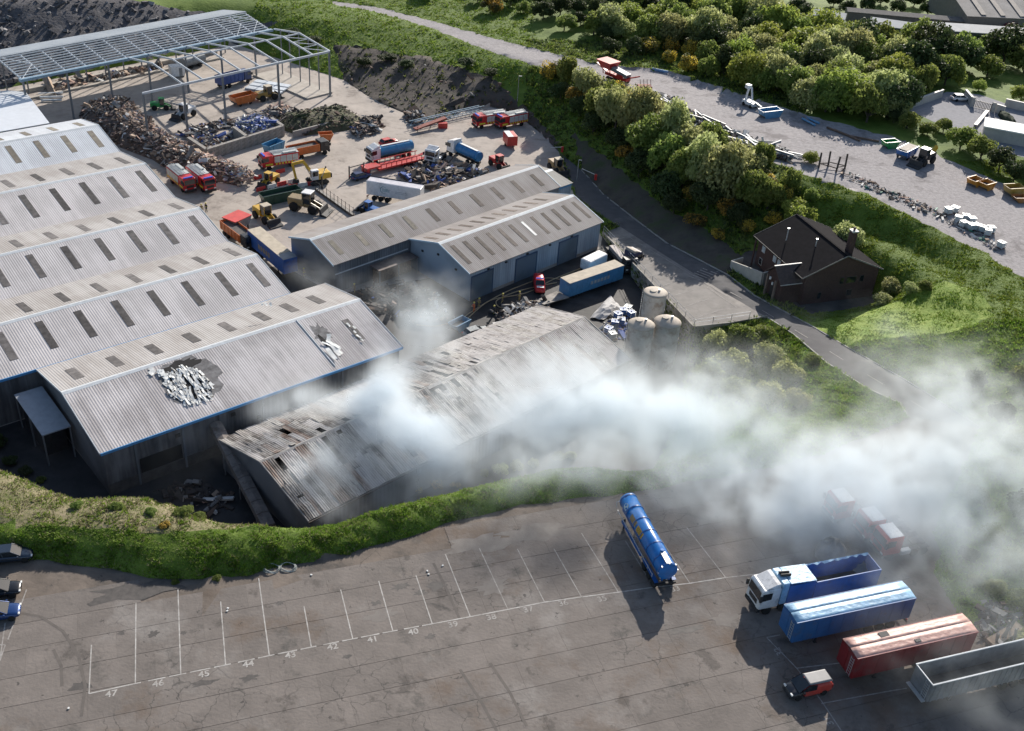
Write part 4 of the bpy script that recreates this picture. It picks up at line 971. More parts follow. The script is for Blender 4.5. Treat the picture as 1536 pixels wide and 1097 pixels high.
# ------------------------------------------------------------------ lorry park
LP = 69.78; HL = radians(90-LP)+pi
def lot(u, v, z=0.03): return UV(u, v, LP, z)
tarp_blue = mat('tarp_blue', (.30, .50, .68), .45, var=.22, scale=1.6, bump=.6, bscale=1.8); tarp_pink = mat('tarp_pink', (.46, .24, .20), .5, var=.15, scale=1.4, col2=(.58, .37, .31), bump=.6, bscale=1.8)
dred = paint_m('dark_red', (.20, .018, .022)); bblue = paint_m('box_blue', (.035, .13, .33))
box_trailer('box_trailer', 'blue box trailer with a pale blue split tarpaulin top', lot(59.8, -60.7), HL, bblue, tarp_blue)
box_trailer('box_trailer', 'dark red box trailer with a faded pink torn tarpaulin top', lot(63.05, -55.3), HL, dred, tarp_pink, holes=((2.6, -.75, 1.0, .6), (-.2, .75, .6, .35)))
greym = mat('grey_steel', (.22, .24, .26), .55, .3, var=.2, scale=1.2); gin = mat('dusty_load', (.10, .095, .09), .95, var=.3, scale=1.0)
gt_ = open_trailer('bulk_trailer', 'empty grey ribbed bulk trailer with an open top', lot(68.5, -51.1), HL, greym, z1=3.45, inner=gin, rim=mat('pale_rail', (.50, .53, .55), .5), ribs=20)
for y in (.45, 1.0): MB().bx(6.86, 6.9, y-.02, y+.02, 1.3, 3.3).build('ladder_rail', alu_m, gt_)
for k in range(6): MB().bx(6.86, 6.9, .45, 1.0, 1.5+.3*k, 1.54+.3*k).build('ladder_rung', alu_m, gt_)
MB().bx(6.9, 7.3, -1.2, 1.2, 1.2, 1.3).build('catwalk', alu_m, gt_)
# white cab lorry with light blue body front and dark blue open body
wt = thing('tipper_lorry', 'white cab lorry with a pale blue bulkhead and blue open body', 'lorry', lot(59.2, -65.6), HL)
MB().bx(-6.8, 6.6, -.42, .42, .62, .98).build('chassis', chas_m, wt)
cab(wt, 4.9, 2.25, 2.5, .95, 2.5, white_p, None, True)
MB().bx(4.0, 4.75, -1.2, 1.2, 1.1, 3.9).build('bulkhead', tarp_blue, wt, bevel=.06)
MB().prism([(.9, 3.55), (3.9, 3.75), (3.9, 3.85), (.9, 3.65)], -1.2, 1.2).build('top_sheet', tarp_blue, wt)
MB().bx(.9, 3.95, -1.22, 1.22, 1.1, 3.5).build('front_body', blue_p, wt)
for y in (-.25, .15): MB().cyl((3.4, y, 4.0), (4.5, y-.1, 4.05), .15, n=10).build('exhaust_stack', chas_m, wt)
h = 1.25
for s_ in (-1, 1): MB().bx(-6.8, .85, s_*h-.05, s_*h+.05, 1.1, 3.4).build('body_side', blue_p, wt)
MB().bx(-6.8, -6.72, -1.19, 1.19, 1.1, 3.4).build('tailgate', blue_p, wt); MB().bx(-6.7, .85, -1.19, 1.19, 1.1, 1.25).build('body_floor', chas_m, wt)
rg = random.Random(9); V = []
for i in range(25):
    x = -6.8+7.6*i/24; V += [(x, -1.3, 3.45), (x, -.95-rg.uniform(0, .35), 3.42-rg.uniform(0, .12))]
MB().add(V, [(2*i, 2*i+1, 2*i+3, 2*i+2) for i in range(24)]).build('torn_sheet', tarp_blue, wt)
wheels(wt, (6.0, 4.2, -3.2, -4.5, -5.8), 1.03, .5, .38)
for k, (x, y, ch) in enumerate((((1262, 744, 'a')), ((1308, 772, 'b')), ((1335, 797, 'c')))):
    p = PX(x, y, 3.3); c = Vector((p.x, p.y, .03))-Vector((cos(HL), sin(HL), 0))*2.1
    o = tractor_unit('tractor_unit', 'red lorry tractor unit with a white cab roof standing in the smoke', c, HL, red_p, white_p, 'red tractor units in the smoke', False)
# pale sheeted heaps
def heap(name, label, cat, c, rx, ry, rz_, m, seed, n=18, rings=6, rough=.18, rot=0.0):
    rg_ = random.Random(seed); R_ = []
    for j in range(rings):
        t = j/(rings-1); z = rz_*math.sin(t*pi/2)**.8; r_ = math.cos(t*pi/2)**.7 if j < rings-1 else .02
        R_.append([(rx*r_*cos(2*pi*k/n)*(1+rg_.uniform(-rough, rough)), ry*r_*sin(2*pi*k/n)*(1+rg_.uniform(-rough, rough)), z*(1+rg_.uniform(-rough, rough))-(.15 if j == 0 else 0)) for k in range(n)])
    o = MB().loft(R_).build(name, m, None, c, rot, smooth=True)
    return tag(o, label, cat)
palem = mat('pale_sheet', (.40, .35, .30), .8, var=.2, scale=1.5)
heap('sheeted_load', 'pale beige sheeted mound behind the white cab lorry, the larger one', 'tarpaulin', PX(1243, 836, .03), 1.7, 1.2, 2.3, palem, 1)
heap('sheeted_load', 'small pale beige sheeted mound touching the pale blue lorry body', 'tarpaulin', PX(1287, 866, .03), 1.2, 1.0, 2.0, palem, 2)

# blue tanker trailer
tk = thing('tanker_trailer', 'long glossy blue tanker trailer with ribs and yellow plates on the bays', 'trailer', lot(44.75, -76.0), radians(90-LP)-pi/2+radians(-2))
tkb = paint_m('tank_blue', (.018, .17, .50), .22, dirty=False)
# local x: towards the camera (rear end with round door at +x)
TLn, TR, TZc = 11.3, .98, 2.55
n = 28
def ring(x, r): return [(x, r*cos(2*pi*k/n), TZc+r*sin(2*pi*k/n)) for k in range(n)]
body = MB().loft([ring(-TLn/2-.28, .3), ring(-TLn/2-.2, .7), ring(-TLn/2, TR), ring(TLn/2, TR), ring(TLn/2+.05, TR*.97)]).build('tank_barrel', tkb, tk, smooth=False)
sm = body.data; [setattr(p, 'use_smooth', len(p.vertices) == 4) for p in sm.polygons]
for x in np.linspace(-TLn/2+.25, TLn/2-1.4, 6):
    MB().loft([ring(x-.06, TR+.005), ring(x-.06, TR+.06), ring(x+.06, TR+.06), ring(x+.06, TR+.005)], caps=False).build('stiffening_ring', mat('tank_ring', (.012, .10, .34), .4), body)
dd = MB().loft([ring(TLn/2+.05, TR+.07), ring(TLn/2+.16, TR+.07), ring(TLn/2+.2, TR*.9), ring(TLn/2+.3, .35)]).build('rear_door', tkb, tk, smooth=False)
MB().loft([ring(TLn/2-.12, TR+.10), ring(TLn/2+.05, TR+.10)], caps=True).build('door_flange', MATS['tank_ring'], tk)
MB().bx(TLn/2-1.6, TLn/2+.1, -.3, .28, TZc+TR-.02, TZc+TR+.14).build('top_hatch_cover', alu_m, tk, bevel=.04); MB().cyl((TLn/2-1.8, .0, TZc+TR-.1), (TLn/2-1.8, 0, TZc+TR+.28), .2, n=10).build('manhole', tkb, tk)
for k in range(8):
    a_ = 2*pi*k/8; MB().box((TLn/2+.12, (TR+.1)*cos(a_), TZc+(TR+.1)*sin(a_)), (.2, .1, .1)).build('door_clamp', alu_m, dd)
yl = mat('plate_yellow', (.55, .33, .03), .5, var=.2); yt = mat('plate_tan', (.34, .24, .12), .6, var=.2)
def side_plate(x0, x1, a0, a1, m, nm, s=-1):
    V = []; nn = 6
    for i in range(nn+1):
        a_ = a0+(a1-a0)*i/nn
        for x in (x0, x1): V.append((x, s*(TR+.015)*cos(a_), TZc+(TR+.015)*sin(a_)))
    return MB().add(V, [(2*i, 2*i+1, 2*i+3, 2*i+2) for i in range(nn)]).build(nm, m, body)
side_plate(-2.6, -1.1, .05, .75, yt, 'name_plate'); side_plate(-.75, .75, .02, .72, yl, 'name_plate')
V = [(-4.1+.42*cos(2*pi*k/16), -(TR+.015)*cos(.45+.4*sin(2*pi*k/16)), TZc+(TR+.015)*sin(.45+.4*sin(2*pi*k/16))) for k in range(16)]
MB().add(V, [tuple(range(16))]).build('round_emblem', mat('emblem', (.45, .55, .62), .5), body)
for j in range(4):
    side_plate(-.6, .6, .12+.14*j, .18+.14*j, mat('plate_text', (.16, .09, .02), .6), 'lettering_line'); side_plate(-2.4, -1.3, .14+.14*j, .19+.14*j, MATS['plate_text'], 'lettering_line')
for y in (-.4, .4): MB().bx(-TLn/2, TLn/2, y-.1, y+.1, 1.15, 1.75).build('chassis_beam', MATS['tank_ring'], tk)
wheels(tk, (-2.9, -4.2, -5.3) if False else (2.6, 3.9, 5.1), 1.0, .5, .36)
for s_ in (-1, 1):
    MB().bx(-3.9, 1.6, s_*1.12-.12, s_*1.12+.12, 1.0, 1.28).build('hose_tray', MATS['tank_ring'], tk); MB().tube([(-5.4, s_*1.18, 1.45), (4.9, s_*1.18, 1.45)], .04, 6).build('side_rail', alu_m, tk)
    for x in np.linspace(-5.2, 4.8, 9): MB().bx(x-.04, x+.04, s_*1.18-.03, s_*1.18+.03, 1.0, 1.6).build('rail_stay', alu_m, tk)
    MB().bx(-4.0, -3.84, s_*.85-.08, s_*.85+.08, .03, 1.3).build('landing_leg', chas_m, tk); MB().bx(2.0, 5.7, s_*1.0-.22, s_*1.0+.22, 1.05, 1.1).build('mudguard', MATS['tank_ring'], tk)
MB().bx(5.5, 5.75, -1.2, 1.2, .6, .8).build('rear_bumper', chas_m, tk)
MB().tube([(-5.9, -1.1, 1.4), (-6.1, -1.1, 2.0), (-6.1, -.5, 2.2), (-5.9, -.4, 1.6)], .05, 6).build('front_hose', alu_m, tk)

# ------------------------------------------------------------------ cars and vans
def car_body(o, prof, W_, paintm, glass_prof, ghw, roof_m=None, name='body'):
    """prof: list of (x, zlow, zhigh, halfwidth) sections"""
    R_ = []
    for x, z0, z1, hw in prof:
        c = min(.16, (z1-z0)*.3)
        R_.append([(x, -hw, z0+c*.5), (x, -hw+c*.4, z0), (x, hw-c*.4, z0), (x, hw, z0+c*.5), (x, hw, z1-c), (x, hw-c*1.2, z1), (x, -hw+c*1.2, z1), (x, -hw, z1-c)])
    b = MB().loft(R_).build(name, paintm, o, smooth=False)
    bm_ = b.modifiers.new('sub', 'SUBSURF'); bm_.levels = 1; bm_.render_levels = 1
    b.data.polygons.foreach_set('use_smooth', [True]*len(b.data.polygons))
    return b
def glass_house(o, b, base, top, zb, zt, hwb, hwt, paintm, pillars=(), roof_mat=None):
    """base,top: (x0,x1) extents; a painted roof on a dark glass band"""
    V = [(base[0], -hwb, zb), (base[1], -hwb, zb), (base[1], hwb, zb), (base[0], hwb, zb), (top[0], -hwt, zt), (top[1], -hwt, zt), (top[1], hwt, zt), (top[0], hwt, zt)]
    MB().add(V, [(0, 1, 2, 3), (4, 5, 6, 7), (0, 1, 5, 4), (1, 2, 6, 5), (2, 3, 7, 6), (3, 0, 4, 7)]).build('windows', glass_m, o, bevel=.05)
    MB().box(((top[0]+top[1])/2, 0, zt+.015), (top[1]-top[0]+.06, 2*hwt+.02, .05)).build('roof', roof_mat or paintm, o, bevel=.03)
    for f in pillars:
        for s_ in (-1, 1):
            xb = base[0]+(base[1]-base[0])*f; xt = top[0]+(top[1]-top[0])*f
            MB().bar((xb, s_*(hwb+.005), zb), (xt, s_*(hwt+.005), zt+.01), .04, .09).build('pillar', paintm, o)
def car(name, label, loc, rz, paintm, estate=True):
    o = thing(name, label, 'car', loc, rz)
    b = car_body(o, [(-2.2, .45, .75, .70), (-2.15, .3, .95, .84), (-1.3, .25, 1.0, .9), (0, .25, .98, .9), (1.2, .25, .95, .89), (1.95, .3, .82, .84), (2.2, .4, .68, .68)], 1.8, paintm, None, None)
    glass_house(o, b, (-1.95, 1.15), (-1.5, .2), .93, 1.42, .80, .62, paintm, (0.02, .45, .98))
    wheels(o, (-1.35, 1.4), .80, .33, .22)
    for s_ in (-1, 1):
        MB().box((2.08, s_*.58, .68), (.16, .3, .12)).build('headlight', lamp_m, o, bevel=.03); MB().box((-2.17, s_*.6, .78), (.08, .28, .14)).build('tail_light', red_lamp, o); MB().box((.85, s_*1.0, .98), (.16, .2, .12)).build('mirror', paintm, o, bevel=.03)
    return o
cars = [((17, 838), 'dark navy car with pale reflections parked beside the grass bank', (.03, .045, .07)), ((-2, 891), 'black car between the two blue cars at the bay edge', (.012, .013, .016)), ((-4, 925), 'bright blue car parked nose towards the numbered bays', (.015, .05, .17))]
for (p, lb, c) in cars:
    car('parked_car', lb, PX(p[0], p[1], .02), radians(90-LP)-radians(4), mat('car_'+str(c[2]), c, .22, .3, var=.05, coat=.5))
vn = thing('small_van', 'small red van with grey roof and black bonnet beside the red trailer', 'van', lot(52.1, -54.7, .035), HL)
vred = paint_m('van_red', (.52, .06, .045)); vblk = mat('van_black', (.03, .03, .033), .3, coat=.4); vgrey = mat('van_roof', (.20, .20, .205), .5)
car_body(vn, [(-2.2, .4, 1.2, .80), (-2.15, .28, 1.55, .87), (-1.0, .25, 1.62, .9), (.55, .25, 1.55, .9), (.8, .25, 1.2, .9)], 1.8, vred, None, None)
car_body(vn, [(.62, .25, 1.08, .9), (1.35, .25, 1.05, .89), (1.95, .3, .92, .84), (2.2, .4, .75, .68)], 1.8, vblk, None, None, name='bonnet')
MB().add([(.45, -.72, 1.72), (.45, .72, 1.72), (1.45, .8, 1.06), (1.45, -.8, 1.06)], [(0, 1, 2, 3)]).build('windscreen', glass_m, vn)
for s_ in (-1, 1):
    MB().add([(.4, s_*.80, 1.68), (1.4, s_*.86, 1.06), (.3, s_*.905, 1.06), (-.4, s_*.905, 1.06), (-.4, s_*.83, 1.64)], [(0, 1, 2, 3, 4)]).build('side_window', glass_m, vn)
    MB().box((2.07, s_*.6, .78), (.16, .34, .16)).build('headlight', lamp_m, vn, bevel=.03); MB().box((1.0, s_*1.0, 1.12), (.18, .22, .18)).build('mirror', vblk, vn, bevel=.03); MB().bx(-2.2, -2.16, s_*.75-.08, s_*.75+.08, .8, 1.2).build('tail_light', red_lamp, vn)
MB().add([(-2.1, -.76, 1.62), (.42, -.74, 1.70), (.42, .74, 1.70), (-2.1, .76, 1.62), (-2.0, -.6, 1.76), (.3, -.6, 1.80), (.3, .6, 1.80), (-2.0, .6, 1.76)], [(0, 1, 2, 3), (4, 5, 6, 7), (0, 1, 5, 4), (1, 2, 6, 5), (2, 3, 7, 6), (3, 0, 4, 7)]).build('roof', vgrey, vn, bevel=.05)
wheels(vn, (-1.35, 1.35), .80, .33, .22)
MB().bx(2.16, 2.24, -.7, .7, .35, .6).build('bumper', vblk, vn, bevel=.03)
# ------------------------------------------------------------------ steel frame building under construction
FRA = 40.4
gal = mat('galv_steel', (.58, .62, .66), .45, .2, var=.1, scale=.5); gal_d = mat('painted_column', (.20, .215, .235), .55, .3, var=.1); gutb = mat('blue_gutter', (.22, .33, .42), .5, var=.15); clad = mat_roof('new_cladding', (.34, .38, .42), (.29, .33, .37), .4, amt=.15)
sf = thing('portal_building', 'unfinished steel portal frame building with bare purlins and no walls', 'building', UV(0, 0, FRA, -9), radians(90-FRA))
def fu(u, v, z): return (u, -v, z+9)     # local: x = u, y = -v
A0, A1, VF, VRB, VV, VRA, VB = 93.3, 155.2, -195.45, -206.6, -216.5, -226.9, -236.3
for k in range(14):
    u = A0+.2+(A1-A0-.4)*k/13
    MB().bar(fu(u, VV, 1.35), fu(u, VRA, 3.2), .18, .35).build('rafter', gal, sf); MB().bar(fu(u, VB, 1.35), fu(u, VRA, 3.2), .18, .35).build('rafter', gal, sf)
    MB().bar(fu(u, VB, -9.2), fu(u, VB, 1.4), .25, .25).build('column', gal_d, sf)
    if k % 2 == 0: MB().bar(fu(u, VV, -9.2), fu(u, VV, 1.2), .34, .34).build('column', gal_d, sf)
for j in range(10):
    f = (j+.3)/10; v = VV+(VRA-VV)*f; z = 1.55+1.85*f
    MB().bar(fu(A0, v, z), fu(A1, v, z), .12, .22).build('purlin', gal, sf)
MB().bar(fu(A0-.4, VV, 1.45), fu(A1+.4, VV, 1.45), .95, .5).build('valley_gutter', gutb, sf)
MB().bar(fu(A0-.3, VRA, 3.45), fu(A1+.3, VRA, 3.45), .7, .12).build('ridge_cap', clad, sf)
P_ = [fu(A0-.3, VRA-.1, 3.42), fu(A1+.3, VRA-.1, 3.42), fu(A1+.3, VB-.3, 1.6), fu(A0-.3, VB-.3, 1.6)]
MB().add(P_+[(a, b, c+.1) for a, b, c in P_], [(0, 1, 2, 3), (4, 5, 6, 7), (0, 1, 5, 4), (1, 2, 6, 5), (2, 3, 7, 6), (3, 0, 4, 7)]).build('roof_sheeting', clad, sf)
for k in (0, 11, 12):
    u0_, u1_ = A0+.2+(A1-A0-.4)*k/13, A0+.2+(A1-A0-.4)*(k+1)/13
    MB().bar(fu(u0_, VV, 1.7), fu(u1_, VV-5, 2.6), .1, .1).build('brace', gal, sf); MB().bar(fu(u1_, VV-5, 2.6), fu(u0_, VRA, 3.4), .1, .1).build('brace', gal, sf)
B0, B1 = 108.0, 156.15
MB().bar(fu(B0, VF, 1.5), fu(B1, VF, 1.5), .3, .45).build('eaves_beam', gal, sf)
MB().bar(fu(122.3, VRB, 2.9), fu(B1, VRB, 2.9), .2, .3).build('ridge_beam', gal, sf)
for k in range(9):
    u = 117.35+4.85*k
    MB().bar(fu(u, VF, 1.55), fu(u, VRB, 3.0), .2, .38).build('rafter', gal, sf); MB().bar(fu(u, VV, 1.6), fu(u, VRB, 3.0), .2, .38).build('rafter', gal, sf)
for u in (108.1, 117.35, 127.0, 141.4, 155.95):
    MB().bar(fu(u, VF, -9.2), fu(u, VF, 1.35), .36, .36).build('column', gal_d, sf); MB().box(fu(u, VF, -8.95), (.9, .9, .2)).build('base_pad', conc, sf)
for v in (-199.6, -203.2, -206.8, -210.5, -213.8):
    MB().bar(fu(B1-.1, v, -9.2), fu(B1-.1, v, 1.6+1.3*(1-abs(v-VRB)/11)), .2, .2).build('gable_post', gal_d, sf)
for a_, b_ in ((-195.6, -199.6), (-199.6, -203.2), (-203.2, -206.8)):
    za, zb = 1.6+1.3*(1-abs(a_-VRB)/11), 1.6+1.3*(1-abs(b_-VRB)/11)
    MB().bar(fu(B1-5, b_, zb), fu(B1, a_, za), .1, .12).build('brace', gal, sf); MB().bar(fu(B1-4.9, a_, za), fu(B1, a_, za), .1, .12).build('brace', gal, sf)
pb = mat('slab_pale', (.42, .38, .33), .9, var=.15, scale=.6)
MB().bx(150, 157.5, 196.5, 217.5, -.02, .35).build('ring_beam', pb, sf)
MB().bx(93, 153, 236.8, 238.0, -.02, .9).build('ring_beam', pb, sf)
MB().bx(100, 152, 232.5, 233.5, -.02, .4).build('ring_beam', pb, sf)

# ------------------------------------------------------------------ storage tanks
tank_m = mat('tank_white', (.52, .50, .46), .7, var=.12, scale=.6, stain=(.36, .30, .25), sscale=.5, sth=.5); dome_m = mat('tank_dome', (.46, .40, .33), .75, var=.15, scale=1.0)
def tank(label, px, py, zt, r, dome):
    p = PX(px, py, zt); o = thing('storage_tank', label, 'tank', (p.x, p.y, -9))
    hgt = zt+9
    MB().lathe([(r, -.2), (r, hgt)], 32).build('shell', tank_m, o, smooth=False)
    for z in (hgt*.33, hgt*.66): MB().lathe([(r+.005, z), (r+.03, z), (r+.03, z+.08), (r+.005, z+.08)], 32).build('seam_ring', tank_m, o)
    MB().lathe([(r+.08, hgt-.06), (r+.08, hgt+.05), (r*.8, hgt+dome*.45), (r*.45, hgt+dome*.85), (.15, hgt+dome)], 32).build('dome', dome_m, o, smooth=True)
    MB().cyl((r*.3, 0, hgt+dome*.7), (r*.3, 0, hgt+dome+.25), .18, n=10).build('vent', rail_m, o); MB().lathe([(.55, hgt+dome*.85), (.55, hgt+dome+.06), (.02, hgt+dome+.08)], 16, c=(-r*.2, 0, 0)).build('hatch', dome_m, o)
    m_ = MB()
    for y in (-.2, .2): m_.bx(-r-.2, -r-.15, y-.025, y+.025, 0, hgt+.6)
    for k in range(int(hgt/.4)): m_.bx(-r-.2, -r-.15, -.2, .2, .3+.4*k, .34+.4*k)
    m_.build('ladder', rail_m, o)
tank('tall white flat topped tank beside the retaining wall', 983.4, 439, -0.9, 1.8, .35)
tank('white tank with beige domed roof beside the blue drums', 962, 487, -1.4, 1.95, .8)
tank('white tank with beige domed roof touching the retaining wall', 1001.5, 483, -1.5, 1.98, .8)

# ------------------------------------------------------------------ brick office building
HX = radians(-68.7)
brick = mat('brick_dark', (.075, .042, .036), .9, var=.2, scale=3.0, bump=.2, bscale=10); roof_d = mat('roof_slate', (.016, .015, .017), .95, var=.2, scale=1.2, spec=.05); tile_r = mat('roof_tile_brown', (.085, .06, .052), .85, var=.2, scale=2); trimw = mat('trim_offwhite', (.55, .53, .50), .6)
ho = thing('office_building', 'dark brick office with black pitched roof, porch gable and tall chimney', 'building', (49.1, 162.1, -4.4), HX)
HLn, HW, HE, HR = 7.75, 7.6, 5.1, 8.2
MB().bx(-HLn+.5, HLn-.3, -HW+.9, -HW+1.15, -.5, HE).build('front_wall', brick, ho); MB().bx(-HLn+.5, HLn-.3, HW-.85, HW-.6, -.5, HE).build('back_wall', brick, ho)
for x in (-HLn+.5, HLn-.55): MB().prismx([(-HW+1.16, -.5), (HW-.86, -.5), (HW-.86, HE+.2), (0, HR-.15), (-HW+1.16, HE+.2)], x, x+.25).build('gable_wall', brick, ho)
def rslope(y0, z0, y1, z1, x0, x1, m, nm, parent, th=.16):
    V = []
    for x in (x0, x1): V += [(x, y0, z0), (x, y1, z1), (x, y0, z0+th), (x, y1, z1+th)]
    return MB().add(V, [(0, 1, 5, 4), (2, 3, 7, 6), (0, 1, 3, 2), (4, 5, 7, 6), (0, 2, 6, 4), (1, 3, 7, 5)]).build(nm, m, parent)
rf1 = rslope(-HW, HE-.1, -.01, HR, -HLn, HLn, roof_d, 'roof_slope', ho); rf2 = rslope(HW, HE-.1, .01, HR, -HLn, HLn, roof_d, 'roof_slope', ho)
MB().bx(-HLn-.02, HLn+.02, -.16, .16, HR+.12, HR+.24).build('ridge_tiles', roof_d, ho)
for x in (-HLn-.05, HLn+.004):
    m_ = MB(); m_.bar((x+.02, -HW, HE+.0), (x+.02, 0, HR+.1), .05, .2); m_.bar((x+.02, HW, HE+.0), (x+.02, 0, HR+.1), .05, .2); m_.build('bargeboard', mat('bargeboard', (.20, .19, .18), .7), ho)
MB().bx(-HLn, HLn, -HW-.12, -HW-.005, HE-.12, HE+.02).build('gutter', gutter_m, ho)
ch = MB(); ch.bx(4.6, 5.6, 1.6, 2.5, 6.0, 11.2); cho = ch.build('chimney', brick, ho, bevel=.03); MB().bx(4.5, 5.7, 1.5, 2.6, 11.2, 11.4).build('chimney_cap', trimw, cho); MB().cyl((5.1, 2.05, 11.4), (5.1, 2.05, 11.9), .2, n=10).build('chimney_pot', tile_r, cho)
for x, y in ((2.0, -2.2), (-2.5, -4.8)): MB().cyl((x, y, 6.5), (x, y, 8.6), .09, n=8).build('flue', alu_m, rf1); MB().cyl((x, y, 8.6), (x, y, 8.75), .18, n=8).build('flue_cap', alu_m, rf1)
def window(x, z, w_, h_, wallside, parent, glass=glass_m):
    """front: y=-HW+.9 ; right gable: x=HLn-.3"""
    if wallside == 'front':
        f = MB().bx(x-w_/2, x+w_/2, -HW+.83, -HW+.91, z, z+h_).build('window_frame', trimw, parent); MB().bx(x-w_/2+.08, x+w_/2-.08, -HW+.80, -HW+.835, z+.08, z+h_-.08).build('pane', glass, f)
    else:
        f = MB().bx(HLn-.31, HLn-.23, x-w_/2, x+w_/2, z, z+h_).build('window_frame', mat('frame_dark', (.07, .055, .05), .6), parent); MB().bx(HLn-.235, HLn-.2, x-w_/2+.08, x+w_/2-.08, z+.08, z+h_-.08).build('pane', glass, f)
for x in (-5.4, -1.8, -.4): window(x, 3.0, .95, 1.1, 'front', ho, mat('pane_pale', (.45, .50, .53), .15))
window(-5.6, .6, .9, 1.2, 'front', ho)
for y, z, ww in ((.2, 3.1, .8), (2.0, 3.1, 1.9), (4.0, 3.1, .8), (2.2, .7, 1.1), (-3.5, .8, .7)): window(y, z, ww, 1.2, 'side', ho)
for x in (-6.6,): MB().bx(x-.12, x+.12, -HW-.25, -HW-.05, 0, HE-.2).build('post', brick, ho)
# porch gable towards the road
po = MB(); 
PXc, PY0, PY1, PHW, PEZ, PRZ = 4.2, -HW-3.1, -3.2, 2.5, 3.6, 5.7
m_ = MB()
for s_ in (-1, 1):
    V = []
    for y in (PY0, PY1): V += [(PXc+s_*PHW, y, PEZ), (PXc+s_*.01, y, PRZ), (PXc+s_*PHW, y, PEZ+.14), (PXc+s_*.01, y, PRZ+.14)]
    MB().add(V, [(0, 1, 5, 4), (2, 3, 7, 6), (0, 1, 3, 2), (4, 5, 7, 6), (0, 2, 6, 4), (1, 3, 7, 5)]).build('porch_roof', tile_r, ho)
    for k in range(9):
        f = (k+.5)/9; x = PXc+s_*PHW*(1-f); z = PEZ+(PRZ-PEZ)*f+.15
        MB().bx(min(x, x-s_*.22), max(x, x-s_*.22), PY0+.02, PY1-.1, z, z+.03).build('tile_course', tile_r, ho)
MB().bx(PXc-.12, PXc+.12, PY0-.1, PY1, PRZ+.12, PRZ+.22).build('porch_ridge', trimw, ho)
MB().bar((PXc+PHW+.02, PY0, PEZ+.02), (PXc+PHW+.02, PY1+2.2, PEZ+.02), .1, .12).build('porch_gutter', trimw, ho)
MB().prism([(PXc-PHW+.3, -.5), (PXc+PHW-.3, -.5), (PXc+PHW-.3, PEZ+.1), (PXc, PRZ-.15), (PXc-PHW+.3, PEZ+.1)], PY0+.5, PY0+.7).build('porch_wall', brick, ho)
MB().bx(PXc+PHW-.5, PXc+PHW-.3, PY0+.71, -HW+.9, -.5, PEZ+.1).build('porch_wall', brick, ho); MB().bx(PXc-PHW+.3, PXc-PHW+.5, PY0+.71, -HW+.9, -.5, PEZ+.1).build('porch_wall', brick, ho)
MB().bx(PXc-.7, PXc+.7, PY0+.44, PY0+.5, -.1, 2.2).build('porch_door', mat('door_dark', (.03, .028, .028), .5), ho)
for x in (-1.15, 1.25): MB().bx(PXc+x-.14, PXc+x+.14, PY0-.25, PY0+.05, -.2, PEZ+.2).build('porch_post', mat('post_timber', (.20, .15, .12), .8), ho)
for x, y, z in ((PXc-.2, PY0-.25, 3.6), (PXc+.6, PY0-.22, 3.0)): MB().box((x, y, z), (.25, .2, .45)).build('lantern', lamp_m, ho)
# pale ramp wall and notice board by the road
rwm = mat('render_pale', (.42, .40, .36), .85, var=.12, scale=1.0)
rw2 = thing('ramp_wall', 'pale rendered ramp wall between the road and the office building', 'wall')
w0, w1 = road_pt(1091, 404), road_pt(1136, 432); inn = Vector((.83, .56, 0))
for a_, b_, h0, h1 in ((w0+inn*.6, w1+inn*.6, 1.5, 2.7), (w0+inn*.6, w0+inn*3.2, 1.5, 1.6), (w1+inn*.75, w1+inn*4.0, 2.7, 2.7)):
    d_ = (b_-a_); d_.z = 0; d_.normalize(); nn_ = Vector((-d_.y, d_.x, 0))*.12; V = []
    for P_, hh in ((a_, h0), (b_, h1)):
        for sg in (-1, 1): V += [P_+nn_*sg+Vector((0, 0, -1)), P_+nn_*sg+Vector((0, 0, hh))]
    MB().add(V, [(0, 1, 5, 4), (2, 3, 7, 6), (1, 3, 7, 5), (0, 1, 3, 2), (4, 5, 7, 6), (0, 2, 6, 4)]).build('wall_panel', rwm, rw2)
nbp = road_pt(1153, 440)+inn*.9
nb_ = thing('notice_board', 'dark notice board with a blue and a white notice beside the porch', 'sign', nbp, atan2(w1.y-w0.y, w1.x-w0.x))
MB().bx(-1.9, 1.9, -.06, .06, .3, 3.0).build('board', mat('board_brown', (.05, .035, .03), .7), nb_)
for x in (-1.7, 1.7): MB().bx(x-.08, x+.08, .061, .16, -.8, 3.0).build('post', chas_m, nb_)
MB().bx(-1.6, -.5, -.085, -.062, 1.3, 2.2).build('blue_notice', mat('notice_blue', (.05, .22, .55), .5), nb_); wn = MB().bx(.1, 1.3, -.085, -.062, .8, 2.5).build('white_notice', mat('notice_white', (.68, .70, .72), .5), nb_)
for k in range(4): MB().bx(.3, 1.1, -.095, -.086, 1.0+.32*k, 1.08+.32*k).build('notice_line', mat('notice_ink', (.12, .25, .40), .5), wn)
MB().bx(-1.2, 1.2, -.085, -.062, 2.62, 2.85).build('name_strip', mat('notice_grey', (.30, .29, .28), .5), nb_)

